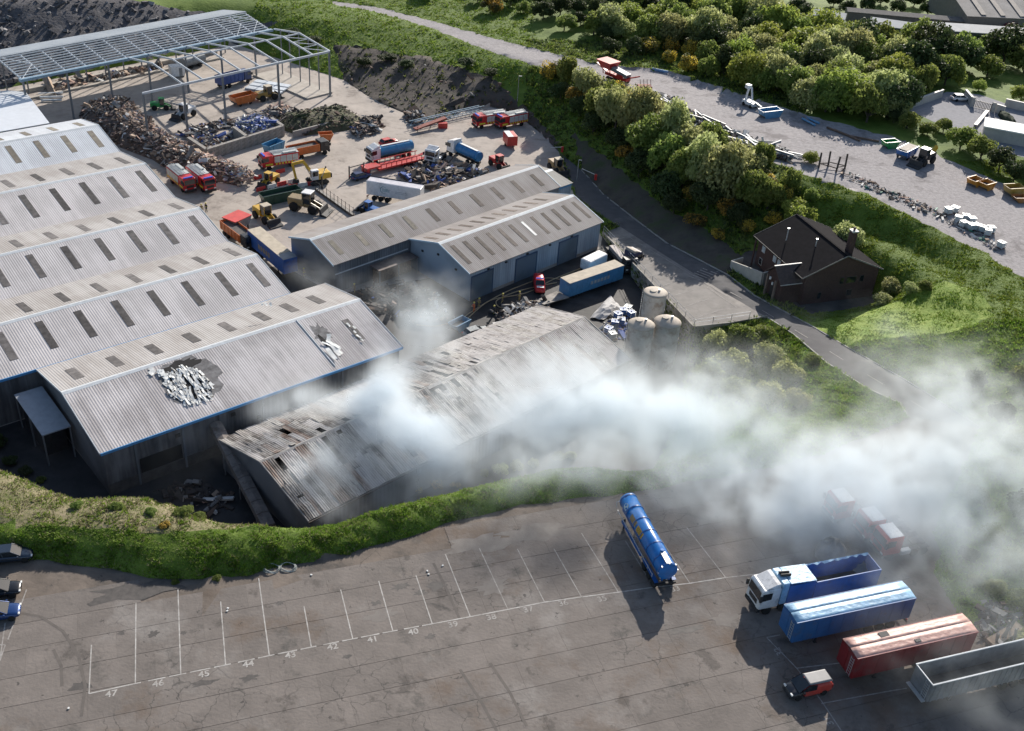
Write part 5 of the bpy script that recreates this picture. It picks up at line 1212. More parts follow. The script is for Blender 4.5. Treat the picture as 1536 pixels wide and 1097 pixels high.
# ------------------------------------------------------------------ trees and shrubs
def mat_leaf(name, c1, c2, trans=.35):
    m = bpy.data.materials.new(name); m.use_nodes = True; t = m.node_tree; N = t.nodes; L = t.links
    b = N['Principled BSDF']; b.inputs['Roughness'].default_value = .6; b.inputs['Specular IOR Level'].default_value = .25
    ge = N.new('ShaderNodeNewGeometry'); n = N.new('ShaderNodeTexNoise'); n.inputs['Scale'].default_value = .8; n.inputs['Detail'].default_value = 4; L.new(ge.outputs['Position'], n.inputs[0])
    rp = N.new('ShaderNodeValToRGB'); rp.color_ramp.elements[0].position = .35; rp.color_ramp.elements[1].position = .65; rp.color_ramp.elements[0].color = (*c1, 1); rp.color_ramp.elements[1].color = (*c2, 1); L.new(n.outputs['Fac'], rp.inputs[0])
    oi = N.new('ShaderNodeObjectInfo'); mr = N.new('ShaderNodeMapRange'); mr.inputs[3].default_value = .8; mr.inputs[4].default_value = 1.2; L.new(oi.outputs['Random'], mr.inputs[0])
    hv = N.new('ShaderNodeHueSaturation'); L.new(mr.outputs[0], hv.inputs['Value']); L.new(rp.outputs[0], hv.inputs['Color'])
    mh = N.new('ShaderNodeMapRange'); mh.inputs[3].default_value = .48; mh.inputs[4].default_value = .515; L.new(oi.outputs['Random'], mh.inputs[0]); L.new(mh.outputs[0], hv.inputs['Hue'])
    L.new(hv.outputs[0], b.inputs['Base Color'])
    tr = N.new('ShaderNodeBsdfTranslucent'); L.new(hv.outputs[0], tr.inputs[0]); mx = N.new('ShaderNodeMixShader'); mx.inputs[0].default_value = trans
    L.new(b.outputs[0], mx.inputs[1]); L.new(tr.outputs[0], mx.inputs[2]); L.new(mx.outputs[0], N['Material Output'].inputs[0])
    MATS[name] = m; return m
L_pale = mat_leaf('leaf_pale', (.30, .33, .12), (.46, .48, .22), .58); L_mid = mat_leaf('leaf_mid', (.16, .22, .045), (.28, .33, .09), .55); L_dark = mat_leaf('leaf_dark', (.045, .07, .022), (.085, .115, .038), .35)
L_gorse = mat_leaf('leaf_gorse', (.085, .095, .028), (.15, .14, .045), .4); L_yel = mat_leaf('gorse_flower', (.52, .36, .05), (.64, .46, .09), .45); L_red = mat_leaf('leaf_red', (.24, .09, .085), (.36, .17, .15), .45); L_grass = mat_leaf('leaf_grass', (.15, .26, .022), (.28, .38, .055), .5); L_dry = mat_leaf('leaf_dry', (.22, .20, .09), (.36, .32, .19), .4); L_bright = mat_leaf('leaf_bright', (.22, .28, .045), (.34, .38, .09), .5)
bark = mat('bark', (.075, .06, .05), .9, var=.3, scale=3)
def crown_mesh(seed, kind, leaf=.42, n=1500, flat=.75, clumps=16, fl=0.0):
    """unit crown (radius 1, base at z=0) of leaf clumps"""
    rg_ = np.random.default_rng(seed); V = []; F = []; Mi = []
    cs = []
    for k in range(clumps):
        th = rg_.uniform(0, 2*pi); ph = rg_.uniform(-.35, 1.0)
        ph = math.asin(max(-.6, min(1, ph)))
        r_ = rg_.uniform(.40, .78)
        cs.append((r_*cos(th)*cos(ph), r_*sin(th)*cos(ph), flat*(.62+r_*.85*math.sin(ph)), rg_.uniform(.2, .42)))
    per = n//clumps
    for (x, y, z, r_) in cs:
        d = rg_.normal(size=(per, 3)); d /= np.linalg.norm(d, axis=1)[:, None]; rad = r_*rg_.uniform(.55, 1.08, per)**.6
        pts = np.array([x, y, z])+d*rad[:, None]*np.array([1, 1, .85])
        yel = rg_.random() < fl
        for p, dn in zip(pts, d):
            if p[2] < 0.02: continue
            nrm = dn*.45+np.array([0, 0, .55])+rg_.normal(size=3)*.55; nrm /= np.linalg.norm(nrm); a_ = np.cross(nrm, rg_.normal(size=3)); a_ /= np.linalg.norm(a_); b_ = np.cross(nrm, a_)
            s_ = leaf*rg_.uniform(.6, 1.25)*.25; o = len(V)
            V += [tuple(p-a_*s_), tuple(p+b_*s_*.75), tuple(p+a_*s_), tuple(p-b_*s_*.75)]; F.append((o, o+1, o+2, o+3)); Mi.append(1 if (yel and rg_.random() < .75) else 0)
    return V, F, Mi
KINDS = {'pale': ([L_pale], dict(leaf=.24, n=5200, clumps=30)), 'mid': ([L_mid], dict(leaf=.25, n=4800, clumps=26)), 'dark': ([L_dark], dict(leaf=.25, n=4600, flat=.95, clumps=26)), 'gorse': ([L_gorse, L_yel], dict(leaf=.25, n=3600, flat=.62, fl=.6, clumps=22)), 'red': ([L_red], dict(leaf=.26, n=3600, clumps=22)), 'bright': ([L_bright], dict(leaf=.25, n=4600, clumps=26))}
CRN = {}
for i, (kd, (ms, kw)) in enumerate(KINDS.items()):
    CRN[kd] = []
    for s_ in range(3):
        V, F, Mi = crown_mesh(100*i+s_, kd, **kw)
        me = bpy.data.meshes.new('crown'); me.from_pydata(V, [], F)
        for m_ in ms: me.materials.append(m_)
        me.polygons.foreach_set('material_index', Mi); me.update(); CRN[kd].append(me)
TRK = []
for s_ in range(3):
    rg_ = random.Random(s_); m_ = MB(); m_.cyl((0, 0, -.25), (.03, .02, .45), .07, .045, 7)
    for k in range(6):
        a_ = k*1.05+rg_.uniform(-.3, .3); m_.cyl((.03, .02, .25+.03*k), (.5*cos(a_), .5*sin(a_), .55+rg_.uniform(0, .25)), .03, .01, 5)
    TRK.append(m_.mesh('trunk', bark))
tr_i = [0]
LBL = {'pale': ('leafy_tree', 'pale grey green bushy tree', 'tree'), 'mid': ('leafy_tree', 'mid green bushy tree', 'tree'), 'dark': ('dark_tree', 'dense dark green tree', 'tree'), 'gorse': ('gorse_bush', 'gorse bush with yellow flowers', 'bush'), 'red': ('copper_tree', 'copper red leaved tree', 'tree'), 'bright': ('leafy_tree', 'bright yellow green bush', 'tree')}
def tree(px, py, rpx, kind, where, group, hs=1.0):
    """crown centre pixel, crown radius in pixels"""
    p = G(px, py+rpx*.55); dist = math.sqrt(p.x**2+p.y**2+(HC-p.z)**2); r_ = rpx*dist/FPX
    nm, lb, cat = LBL[kind]
    i = tr_i[0]; tr_i[0] += 1; rg_ = random.Random(i*7+1)
    o = thing(nm, lb+' '+where, cat, (p.x, p.y, p.z-.15), rg_.uniform(0, 6.28), group)
    hz = hs*rg_.uniform(.95, 1.2)
    inst(CRN[kind][i % 3], 'crown', o, (0, 0, r_*.18), (0, 0, 0), (r_*1.08, r_*1.08*rg_.uniform(.85, 1.15), r_*hz*1.15)); inst(TRK[i % 3], 'trunk', o, (0, 0, 0), (0, 0, 0), (r_, r_, r_*1.1))
    return o
SL = 'on the slope between the road and the gravel track'
for a_ in [(825, 108, 17, 'gorse'), (850, 116, 19, 'mid'), (880, 132, 24, 'pale'), (866, 140, 18, 'gorse'), (895, 150, 20, 'gorse'), (905, 168, 27, 'mid'), (925, 140, 20, 'gorse'), (950, 155, 20, 'gorse'), (922, 178, 33, 'pale'), (958, 185, 33, 'pale'), (985, 176, 24, 'gorse'), (975, 218, 34, 'mid'), (1008, 200, 30, 'pale'), (1000, 243, 30, 'mid'), (1030, 225, 30, 'pale'), (1050, 258, 34, 'pale'), (1022, 268, 28, 'mid'), (1062, 220, 26, 'mid'), (1085, 275, 38, 'pale'), (1092, 240, 20, 'gorse'), (1112, 258, 28, 'pale'), (1140, 272, 22, 'gorse'), (1125, 292, 26, 'mid'), (1060, 302, 26, 'dark'), (1092, 312, 20, 'gorse'), (1150, 303, 22, 'mid'), (1172, 292, 17, 'gorse'), (998, 285, 22, 'dark'), (958, 250, 26, 'dark'), (930, 212, 22, 'dark'), (1160, 328, 15, 'gorse'), (1120, 338, 13, 'gorse'), (1042, 330, 15, 'gorse'), (1076, 350, 13, 'gorse'), (1140, 245, 20, 'mid'), (1185, 275, 16, 'mid'), (890, 190, 18, 'dark'), (870, 165, 16, 'dark'), (1010, 310, 18, 'dark'), (1105, 325, 18, 'dark'), (940, 230, 18, 'gorse'), (1035, 290, 16, 'gorse'), (840, 140, 15, 'dark'), (1188, 318, 20, 'bright'), (1215, 296, 12, 'mid')]:
    tree(*a_, SL, 'trees and gorse on the road slope', 1.35 if a_[3] in ('pale', 'mid') else 1.0)
tree(1198, 332, 23, 'bright', 'behind the dark roof of the brick office', None)
tree(1268, 362, 26, 'pale', 'between the office chimney and the grass terrace', None)
tree(1215, 238, 11, 'bright', 'growing at the end of the scrap steel beside the posts', None)
for a_ in [(1335, 430, 15, 'pale'), (1320, 448, 14, 'pale'), (1365, 432, 12, 'pale'), (1300, 400, 14, 'mid'), (1385, 428, 10, 'mid')]: tree(*a_, 'at the lawn corner of the brick office', 'shrubs beside the office', .8)
SM = 'in the smoke below the staff parking deck'
for a_ in [(1110, 508, 22, 'mid'), (1140, 500, 17, 'mid'), (1075, 520, 24, 'pale'), (1100, 545, 26, 'pale'), (1150, 535, 22, 'pale'), (1180, 560, 22, 'pale'), (1060, 565, 28, 'mid'), (1105, 590, 26, 'mid'), (1150, 590, 24, 'pale'), (1195, 600, 18, 'pale'), (1130, 630, 20, 'mid'), (1020, 600, 24, 'mid'), (1080, 630, 20, 'mid'), (1215, 540, 12, 'mid'), (1000, 640, 18, 'dark'), (1040, 650, 16, 'mid')]: tree(*a_, SM, 'trees in the smoke below the deck')
RS = 'in the scrub beyond the edge of the lorry park'
for a_ in [(1500, 700, 22, 'mid'), (1460, 740, 20, 'mid'), (1530, 760, 26, 'dark'), (1480, 800, 20, 'mid'), (1520, 840, 22, 'mid'), (1450, 830, 14, 'dark'), (1490, 880, 16, 'pale'), (1530, 900, 20, 'mid'), (1525, 660, 20, 'mid'), (1500, 620, 18, 'dark'), (1440, 780, 14, 'dark'), (1465, 870, 12, 'mid'), (1530, 560, 18, 'mid'), (1460, 570, 16, 'dark'), (1545, 960, 20, 'pale')]: tree(*a_, RS, 'scrub beyond the lorry park', .8)
# wood beyond the track: random spread inside the outline seen in the photograph
wood_px = [(640, 8), (700, 22), (790, 50), (900, 80), (1000, 92), (1110, 122), (1200, 150), (1300, 172), (1345, 165), (1370, 135), (1430, 118), (1440, 85), (1380, 68), (1300, 62), (1200, 50), (1130, 30), (1120, -5), (900, -25), (640, -25)]
wp = np.array(wood_px, float); rg_ = random.Random(21); pts_w = []
tries = 0
while len(pts_w) < 150 and tries < 9000:
    tries += 1
    x = rg_.uniform(640, 1440); y = rg_.uniform(-20, 175)
    if not in_poly(np.array([[x, y]]), [tuple(q_) for q_ in wood_px])[0]: continue
    if any((abs(x-a_)/1.2)**2+((y-b_)*1.25)**2 < 19**2 for a_, b_, *_ in pts_w): continue
    pts_w.append((x, y))
for (x, y) in pts_w:
    low = y > np.interp(x, [640, 1000, 1300, 1440], [-5, 62, 140, 200])
    if x < 880:
        if y > np.interp(x, [640, 760, 880], [-6, 14, 52]): continue
        kd = rg_.choice(['dark', 'mid', 'dark', 'gorse']); r_ = rg_.uniform(11, 17)
    elif y < 25 and x < 1130: kd = rg_.choice(['dark', 'dark', 'mid']); r_ = rg_.uniform(15, 21)
    elif x < 1100 and low: kd = rg_.choice(['gorse', 'gorse', 'mid', 'dark']); r_ = rg_.uniform(12, 17)
    elif x > 1355: kd = rg_.choice(['dark', 'dark', 'mid']); r_ = rg_.uniform(19, 26)
    else: kd = rg_.choice(['pale', 'pale', 'mid', 'mid', 'pale', 'bright', 'dark']); r_ = rg_.uniform(17, 27)
    tree(x, y, r_*(1.12 if x > 1050 else 1), kd, 'in the wood on the far side of the gravel track', 'wood beyond the gravel track', 1.25 if x > 1000 else 1.0)
tree(1258, 148, 34, 'bright', 'rounded at the track edge, the broadest crown of the wood', None); tree(1305, 120, 24, 'pale', 'with white blossom behind the rounded bright bush', None); tree(1330, 160, 28, 'pale', 'beside the pale courtyard wall at the wood end', None)
for a_ in [(1360, 186, 15, 'mid'), (1390, 195, 14, 'mid'), (1415, 190, 13, 'mid'), (1440, 212, 20, 'mid'), (1470, 228, 22, 'mid'), (1498, 245, 20, 'dark'), (1520, 262, 18, 'dark'), (1535, 255, 14, 'mid'), (1340, 178, 12, 'dark')]: tree(*a_, 'in the hedge between the courtyard and the track', 'hedge between courtyard and track')
for a_ in [(1440, 95, 26, 'dark'), (1470, 72, 20, 'mid'), (1505, 80, 30, 'dark'), (1535, 95, 26, 'mid'), (1425, 60, 15, 'red'), (1508, 55, 17, 'red'), (1480, 105, 18, 'mid'), (1530, 145, 14, 'bright'), (1467, 132, 10, 'bright'), (1380, 60, 14, 'mid')]: tree(*a_, 'in the garden behind the gated courtyard', 'garden trees behind the courtyard')
for a_ in [(1195, 15, 14, 'dark'), (1205, 22, 12, 'dark'), (1250, 5, 10, 'dark'), (1300, 12, 11, 'dark'), (1345, 14, 12, 'dark'), (1390, 18, 12, 'dark'), (1270, 14, 11, 'dark'), (1320, 2, 11, 'dark'), (1370, 4, 12, 'dark'), (1420, 12, 12, 'dark'), (1420, 0, 10, 'mid'), (1460, 0, 10, 'mid'), (1500, 4, 11, 'mid'), (1530, 2, 11, 'mid'), (1095, -5, 14, 'dark'), (1060, -5, 14, 'dark')]: tree(*a_, 'in the hedge line by the field', 'hedge by the field')
# bushes on the near bank
tree(247, 786, 8, 'gorse', 'alone on the near bank, brightest yellow', None, .9)
for x, y, r_ in ((625, 732, 9), (655, 725, 10), (683, 726, 8), (750, 703, 12), (775, 697, 10), (800, 693, 9), (838, 684, 10), (855, 682, 9), (727, 708, 7)): tree(x, y, r_, 'gorse' if x < 690 else 'pale', 'along the crest of the near bank', 'bushes along the bank crest', .9)
for x, y, r_, kd in ((115, 755, 9, 'mid'), (175, 758, 11, 'mid'), (225, 765, 9, 'mid'), (275, 765, 13, 'mid'), (300, 772, 10, 'mid'), (15, 690, 10, 'dark'), (40, 705, 9, 'dark'), (-5, 660, 14, 'dark'), (60, 718, 7, 'mid'), (325, 865, 7, 'mid'), (262, 871, 6, 'mid')): tree(x, y, r_, kd, 'low on the rough near bank', 'low shrubs on the near bank', .6)
for x, y in ((548, 92), (580, 85), (610, 95), (470, 60), (440, 48), (700, 92), (735, 108)): tree(x, y, 12, 'dark', 'low on the soil slope above the yard', 'scrub on the soil slope', .5)

# ------------------------------------------------------------------ grass tufts
def tufts(name, label, key, dens, size, ms, box=None, maxn=40000, seed=1, wts=(1,)):
    o, t = GROUND[key]; rg_ = np.random.default_rng(seed)
    A_, B_, C_ = [np.c_[P2[t[:, i]], ZV[t[:, i]]] for i in range(3)]
    cen = (A_+B_+C_)/3
    d = cen-np.array([0, 0, HC]); zc = d@AZ; sx = FPX*(d@AX)/zc+768; sy = FPX*(d@AY)/zc+548
    ok = (sx > -30) & (sx < 1570) & (sy > -10) & (sy < 1120)
    if box: ok &= (sx > box[0]) & (sx < box[2]) & (sy > box[1]) & (sy < box[3])
    area = np.linalg.norm(np.cross(B_-A_, C_-A_), axis=1)/2*ok
    n = min(maxn, int(area.sum()*dens)); 
    if n < 1: return
    idx = rg_.choice(len(t), n, p=area/area.sum()); r1 = np.sqrt(rg_.random(n)); r2 = rg_.random(n)
    P = (1-r1)[:, None]*A_[idx]+(r1*(1-r2))[:, None]*B_[idx]+(r1*r2)[:, None]*C_[idx]
    nb_ = 5; V = np.zeros((n*nb_*3, 3)); k = 0
    patchy = .55+.75*np.clip(.5+hnoise(P[:, 0]*.9, P[:, 1]*.9), 0, 1)
    for b_ in range(nb_):
        a_ = rg_.uniform(0, 2*pi, n); s_ = size*patchy*rg_.uniform(.5, 1.3, n); w_ = s_*.28; off = rg_.uniform(-.5, .5, (n, 2))*size*.9
        base = P.copy(); base[:, :2] += off; base[:, 2] -= .05
        tip = base+np.stack([np.cos(a_)*s_*.7, np.sin(a_)*s_*.7, s_*rg_.uniform(.45, .9, n)], 1)
        sd_ = np.stack([-np.sin(a_)*w_, np.cos(a_)*w_, 0*w_], 1)
        i0 = np.arange(n)*nb_*3+b_*3
        V[i0] = base-sd_; V[i0+1] = base+sd_; V[i0+2] = tip
    me = bpy.data.meshes.new(name); nf = n*nb_
    me.vertices.add(len(V)); me.vertices.foreach_set('co', V.ravel()); me.loops.add(nf*3); me.loops.foreach_set('vertex_index', np.arange(nf*3, dtype=np.int32))
    me.polygons.add(nf); me.polygons.foreach_set('loop_start', np.arange(nf, dtype=np.int32)*3); me.polygons.foreach_set('loop_total', np.full(nf, 3, dtype=np.int32))
    for m_ in ms: me.materials.append(m_)
    me.polygons.foreach_set('material_index', np.repeat(rg_.choice(len(ms), n, p=np.array(wts)/sum(wts)), nb_).astype(np.int32))
    me.update(); me.validate()
    ob = bpy.data.objects.new(name, me); COL.objects.link(ob); tag(ob, label, 'grass', None, 'stuff')
tufts('bank_grass', 'long bright green grass covering the berm beside the lorry park', 'grass', 45, .25, [L_grass, L_mid, L_dry], (-40, 600, 1000, 880), 90000, 1, (5, 2, 1))
tufts('rough_grass', 'dry mixed grass on the rough bank top above the sheds', 'rough', 18, .28, [L_dry, L_grass, L_mid], None, 24000, 2, (4, 3, 1))
tufts('terrace_grass', 'green grass on the terraced bank behind the office', 'grass', 16, .27, [L_grass, L_bright], (1180, 240, 1560, 640), 60000, 3, (3, 1))
tufts('lawn_grass', 'sunlit grass on the slope beside the office', 'lawn', 16, .22, [L_bright, L_grass], None, 12000, 4, (1, 1))
tufts('slope_grass', 'green undergrowth on the wooded road slope', 'grass', 5.0, .6, [L_grass, L_mid, L_dark], (790, 60, 1200, 620), 50000, 5, (1, 2, 2))
tufts('verge_grass', 'scrubby grass at the end of the lorry park', 'grass', 10, .45, [L_grass, L_mid], (1000, 480, 1560, 1110), 40000, 6, (2, 1))
tufts('soil_weeds', 'patchy weeds on the bare soil slope', 'soil', .5, .6, [L_dark, L_mid], None, 3000, 7, (2, 1))

tufts('hill_grass', 'short grass on the hillside between the soil slope and the track', 'grass', 3.0, .45, [L_grass, L_mid], (380, -10, 800, 130), 30000, 8, (2, 1))
# ------------------------------------------------------------------ yard vehicles
YZ = -8.99
def Y(px, py): return PX(px, py, YZ)
def hd(p, q_, z=YZ):
    a_, b_ = PX(*p, z), PX(*q_, z); return atan2(b_.y-a_.y, b_.x-a_.x)
def ends(rear, front, z=YZ):
    a_, b_ = PX(*rear, z), PX(*front, z); return (a_+b_)/2, atan2(b_.y-a_.y, b_.x-a_.x), (b_-a_).length
silver_p = paint_m('silver_body', (.50, .52, .50)); fred = paint_m('fire_red', (.55, .02, .025), .3); buff = mat('buff_roof', (.46, .40, .31), .8, var=.15, scale=1)
def fire_engine(label, loc, rz, hose=False):
    o = thing('fire_engine', label, 'fire engine', loc, rz)
    MB().bx(-3.8, 3.6, -.5, .5, .55, .9).build('chassis', chas_m, o)
    cab(o, 1.5, 2.4, 2.4, .8, 2.2, fred, None, False)
    MB().bx(-3.9, 1.45, -1.22, 1.22, .85, 3.0).build('body', fred, o, bevel=.05)
    for s_ in (-1, 1):
        for k in range(4): MB().bx(-3.7+k*1.28, -2.52+k*1.28, s_*1.225-.015, s_*1.225+.015, 1.45, 2.75).build('locker_shutter', silver_p, o)
        for k in range(8): MB().bx(-3.85+k*.66, -3.52+k*.66, s_*1.235-.012, s_*1.235+.012, 1.02, 1.38).build('hi_vis_block', hi_vis, o)
        MB().bx(1.7, 3.2, s_*1.225-.012, s_*1.225+.012, 1.05, 1.4).build('hi_vis_block', hi_vis, o)
    for k in range(4): MB().bx(-3.94, -3.9, -1.15+k*.6, -.85+k*.6, 1.0, 2.6).build('rear_chevron', hi_vis, o)
    MB().bx(-3.85, 1.4, -1.15, 1.15, 3.0, 3.06).build('roof_deck', silver_p, o)
    for y in (-.55, .1): 
        l = MB()
        for e in (-.2, .2): l.bar((-3.9, y+e, 3.25), (1.9, y+e, 3.3), .06, .1)
        for k in range(12): l.bar((-3.7+.45*k, y-.2, 3.26), (-3.7+.45*k, y+.2, 3.26), .05, .05)
        l.build('ladder', alu_m, o)
    MB().bx(-3.4, -.6, .45, 1.05, 3.06, 3.3).build('roof_box', silver_p, o)
    MB().bx(3.1, 3.45, -.9, .9, 3.0, 3.16).build('beacon_bar', beacon, o)
    wheels(o, (2.5, -2.2), 1.0, .48, .34)
    return o
c, a_, l = ends((259, 268), (288, 292)); fire_engine('fire engine with yellow blocks beside the rubble heap, the one closer to the warehouses', c, a_)
c, a_, l = ends((289, 269), (317, 291)); fire_engine('fire engine parked between another fire engine and the barrier rows', c, a_)
c, a_, l = ends((443, 246), (394, 254)); fire_engine('fire engine with silver roof in front of the orange tipper', c, a_)
c, a_, l = ends((755, 186), (712, 192)); fire_engine('fire engine in the shade under the scrub slope beside the long ladder trailer', c, a_)
c, a_, l = ends((784, 186), (748, 193)); fire_engine('fire engine in the shade behind the small red box trailer', c, a_)

def rigid_tanker(name, label, rear, front, cabm, tankm, L_=9.0):
    c, a_, l = ends(rear, front); o = thing(name, label, 'tanker', c, a_)
    MB().bx(-L_/2, L_/2-.5, -.42, .42, .62, .98).build('chassis', chas_m, o)
    cab(o, L_/2-2.3, 2.2, 2.5, .95, 2.35, cabm, None, True)
    n_ = 20; t0, t1 = -L_/2, L_/2-2.6
    rg = lambda x, r_: [(x, r_*cos(2*pi*k/n_), 2.15+r_*sin(2*pi*k/n_)) for k in range(n_)]
    b = MB().loft([rg(t0-.1, .6), rg(t0, 1.05), rg(t1, 1.05), rg(t1+.1, .6)]).build('tank_barrel', tankm, o, smooth=False)
    for x in np.linspace(t0+.5, t1-.5, 5): MB().loft([rg(x-.05, 1.06), rg(x-.05, 1.11), rg(x+.05, 1.11), rg(x+.05, 1.06)], caps=False).build('stiffening_ring', tankm, b)
    MB().bx(t0+.6, t1-.6, -.25, .25, 3.2, 3.28).build('walkway', alu_m, b)
    wheels(o, (L_/2-1.2, -L_/2+1.2, -L_/2+2.5), 1.02, .5, .36)
    return o
tb2 = paint_m('tank_blue_light', (.05, .26, .48), .35)
rigid_tanker('tank_lorry', 'lorry with white cab and light blue tank behind the red low loader', (620, 231), (549, 246), white_p, tb2, 10.5)
rigid_tanker('tank_lorry', 'lorry with white cab and blue tank beside the red farm tractor', (716, 249), (678, 231), white_p, paint_m('tank_blue_mid', (.03, .18, .40), .35), 9.0)
# red low loader
c, a_, l = ends((640, 240), (541, 264)); ll = thing('low_loader', 'long red low loader trailer with ramps beside the white and blue tank lorry', 'trailer', c, a_)
MB().bx(-6.5, 4.5, -1.25, 1.25, .75, 1.1).build('deck', red_p, ll); MB().bx(4.0, 7.4, -1.1, 1.1, 1.35, 1.7).build('gooseneck', red_p, ll)
for x in np.linspace(-6, 4, 9):
    for s_ in (-1, 1): MB().bx(x-.06, x+.06, s_*1.2-.05, s_*1.2+.05, 1.1, 1.9).build('stake', red_p, ll)
for s_ in (-1, 1): MB().bx(-6.4, 4.3, s_*1.2-.05, s_*1.2+.05, 1.9, 2.05).build('side_rail', red_p, ll); MB().prism([(-8.6, 1.3), (-6.5, .9), (-6.5, 1.05), (-8.5, 1.5)], s_*.8-.3, s_*.8+.3).build('ramp', red_p, ll)
wheels(ll, (-4.8, -3.5, -2.2), 1.0, .42, .3); MB().bx(6.6, 7.3, -1.0, 1.0, .6, 1.34).build('front_box', red_p, ll)
for k in range(2): MB().bx(6.3, 6.45, -.8+1.5*k, -.7+1.5*k, .02, 1.34).build('landing_leg', chas_m, ll)
# tippers and skips
def tipper(name, label, rear, front, bodym, cabm, L_=8.0, hgt=1.5):
    c, a_, l = ends(rear, front); o = thing(name, label, 'lorry', c, a_)
    MB().bx(-L_/2, L_/2-.4, -.42, .42, .62, .98).build('chassis', chas_m, o); cab(o, L_/2-2.2, 2.1, 2.45, .95, 2.0, cabm, None, False)
    t0, t1 = -L_/2, L_/2-2.4
    for s_ in (-1, 1): MB().bx(t0, t1, s_*1.2-.05, s_*1.2+.05, 1.1, 1.1+hgt).build('body_side', bodym, o)
    for x in (t0+.03, t1-.03): MB().bx(x-.04, x+.04, -1.15, 1.15, 1.1, 1.1+hgt+.0).build('body_end', bodym, o)
    MB().bx(t0+.08, t1-.08, -1.15, 1.15, 1.1, 1.1+hgt*.75).build('load', gin, o)
    for x in np.linspace(t0+.5, t1-.4, 6):
        for s_ in (-1, 1): MB().bx(x-.06, x+.06, s_*1.28-.04, s_*1.28+.04, 1.1, 1.05+hgt).build('side_rib', bodym, o)
    wheels(o, (L_/2-1.2, -L_/2+1.1, -L_/2+2.4), 1.02, .5, .34); return o
tipper('tipper_lorry', 'orange tipper lorry loaded level behind the silver roofed fire engine', (438, 239), (487, 229), orange_p, black_p, 9.0)
tipper('skip_lorry', 'orange open skip lorry at the warehouse end beside the red topped hopper', (343, 350), (378, 377), orange_p, black_p, 9.5)
tipper('tipper_lorry', 'dark blue tipper lorry parked under the steel frame', (330, 133), (372, 122), paint_m('navy_body', (.03, .07, .24)), paint_m('navy_cab', (.03, .05, .14)), 9.0, 1.9)
def skip(name, label, px, py, m, rz, L_=4.0, W_=1.9, H_=1.5, z=None, g=None, cat='skip', wheels_=False):
    p = Y(px, py) if z is None else PX(px, py, z)
    if g: p = G(px, py)
    o = thing(name, label, cat, p, rz); z0 = .55 if wheels_ else .02
    pr = [(-L_/2+.7, z0), (L_/2-.7, z0), (L_/2, z0+H_), (-L_/2, z0+H_)]
    for s_ in (-1, 1): MB().prism(pr, s_*W_/2-.04, s_*W_/2+.04).build('side_panel', m, o)
    for e in (-1, 1):
        MB().add([(e*(L_/2-.7), -W_/2+.04, z0), (e*(L_/2-.7), W_/2-.04, z0), (e*L_/2, W_/2-.04, z0+H_), (e*L_/2, -W_/2+.04, z0+H_), (e*(L_/2-.76), -W_/2+.04, z0), (e*(L_/2-.76), W_/2-.04, z0), (e*(L_/2-.06), W_/2-.04, z0+H_), (e*(L_/2-.06), -W_/2+.04, z0+H_)], [(0, 1, 2, 3), (4, 5, 6, 7), (0, 1, 5, 4), (1, 2, 6, 5), (2, 3, 7, 6), (3, 0, 4, 7)]).build('end_panel', m, o)
    MB().bx(-L_/2+.75, L_/2-.75, -W_/2+.05, W_/2-.05, z0, z0+.08).build('floor', m, o)
    MB().bx(-L_/2+.5, L_/2-.5, -W_/2+.06, W_/2-.06, z0+.1, z0+H_*.55).build('load', gin, o)
    for s_ in (-1, 1): MB().bx(-L_/2, L_/2, s_*W_/2-.08, s_*W_/2+.08, z0+H_, z0+H_+.1).build('rim', m, o)
    for x in (-L_/4, L_/4):
        for s_ in (-1, 1): MB().bx(x-.08, x+.08, s_*(W_/2+.08)-.05, s_*(W_/2+.08)+.05, z0+.1, z0+H_).build('lifting_lug', m, o)
    if wheels_: wheels(o, (-L_/4, L_/4-.3), W_/2-.1, .4, .25)
    return o
skip('skip', 'light blue open skip in front of the concrete bay wall', 411, 228, paint_m('skip_blue', (.06, .24, .42)), radians(60), 4.6, 2.2, 2.0)
skip('skip', 'dark green long skip behind the wheel loaders', 421, 300, paint_m('skip_green', (.03, .075, .05)), hd((385, 305), (445, 292)), 8.0, 2.4, 1.8)
skip('dumper', 'orange site dumper beside the tipper under the bay wall', 489, 212, orange_p, .4, 3.0, 1.8, 1.2, cat='dumper', wheels_=True)
skip('dump_truck', 'orange dumper parked under the steel frame beside the wheel loader', 365, 156, orange_p, hd((348, 158), (385, 149)), 6.0, 2.4, 1.6, cat='dumper', wheels_=True)
# red topped hopper
hp = thing('hopper', 'grey hopper with a bright red lid beside the orange skip lorry', 'hopper', Y(357, 345), radians(60))
MB().loft([[(-1.6, -1.3, 1.0), (1.6, -1.3, 1.0), (1.6, 1.3, 1.0), (-1.6, 1.3, 1.0)], [(-2.0, -1.6, 2.6), (2.0, -1.6, 2.6), (2.0, 1.6, 2.6), (-2.0, 1.6, 2.6)]]).build('bin', greym, hp); MB().box((0, 0, 2.68), (4.1, 3.3, .14)).build('lid', mat('lid_red', (.60, .06, .05), .5), hp)
for x in (-1.4, 1.4):
    for y in (-1.1, 1.1): MB().bx(x-.1, x+.1, y-.1, y+.1, 0, 1.0).build('leg', chas_m, hp)
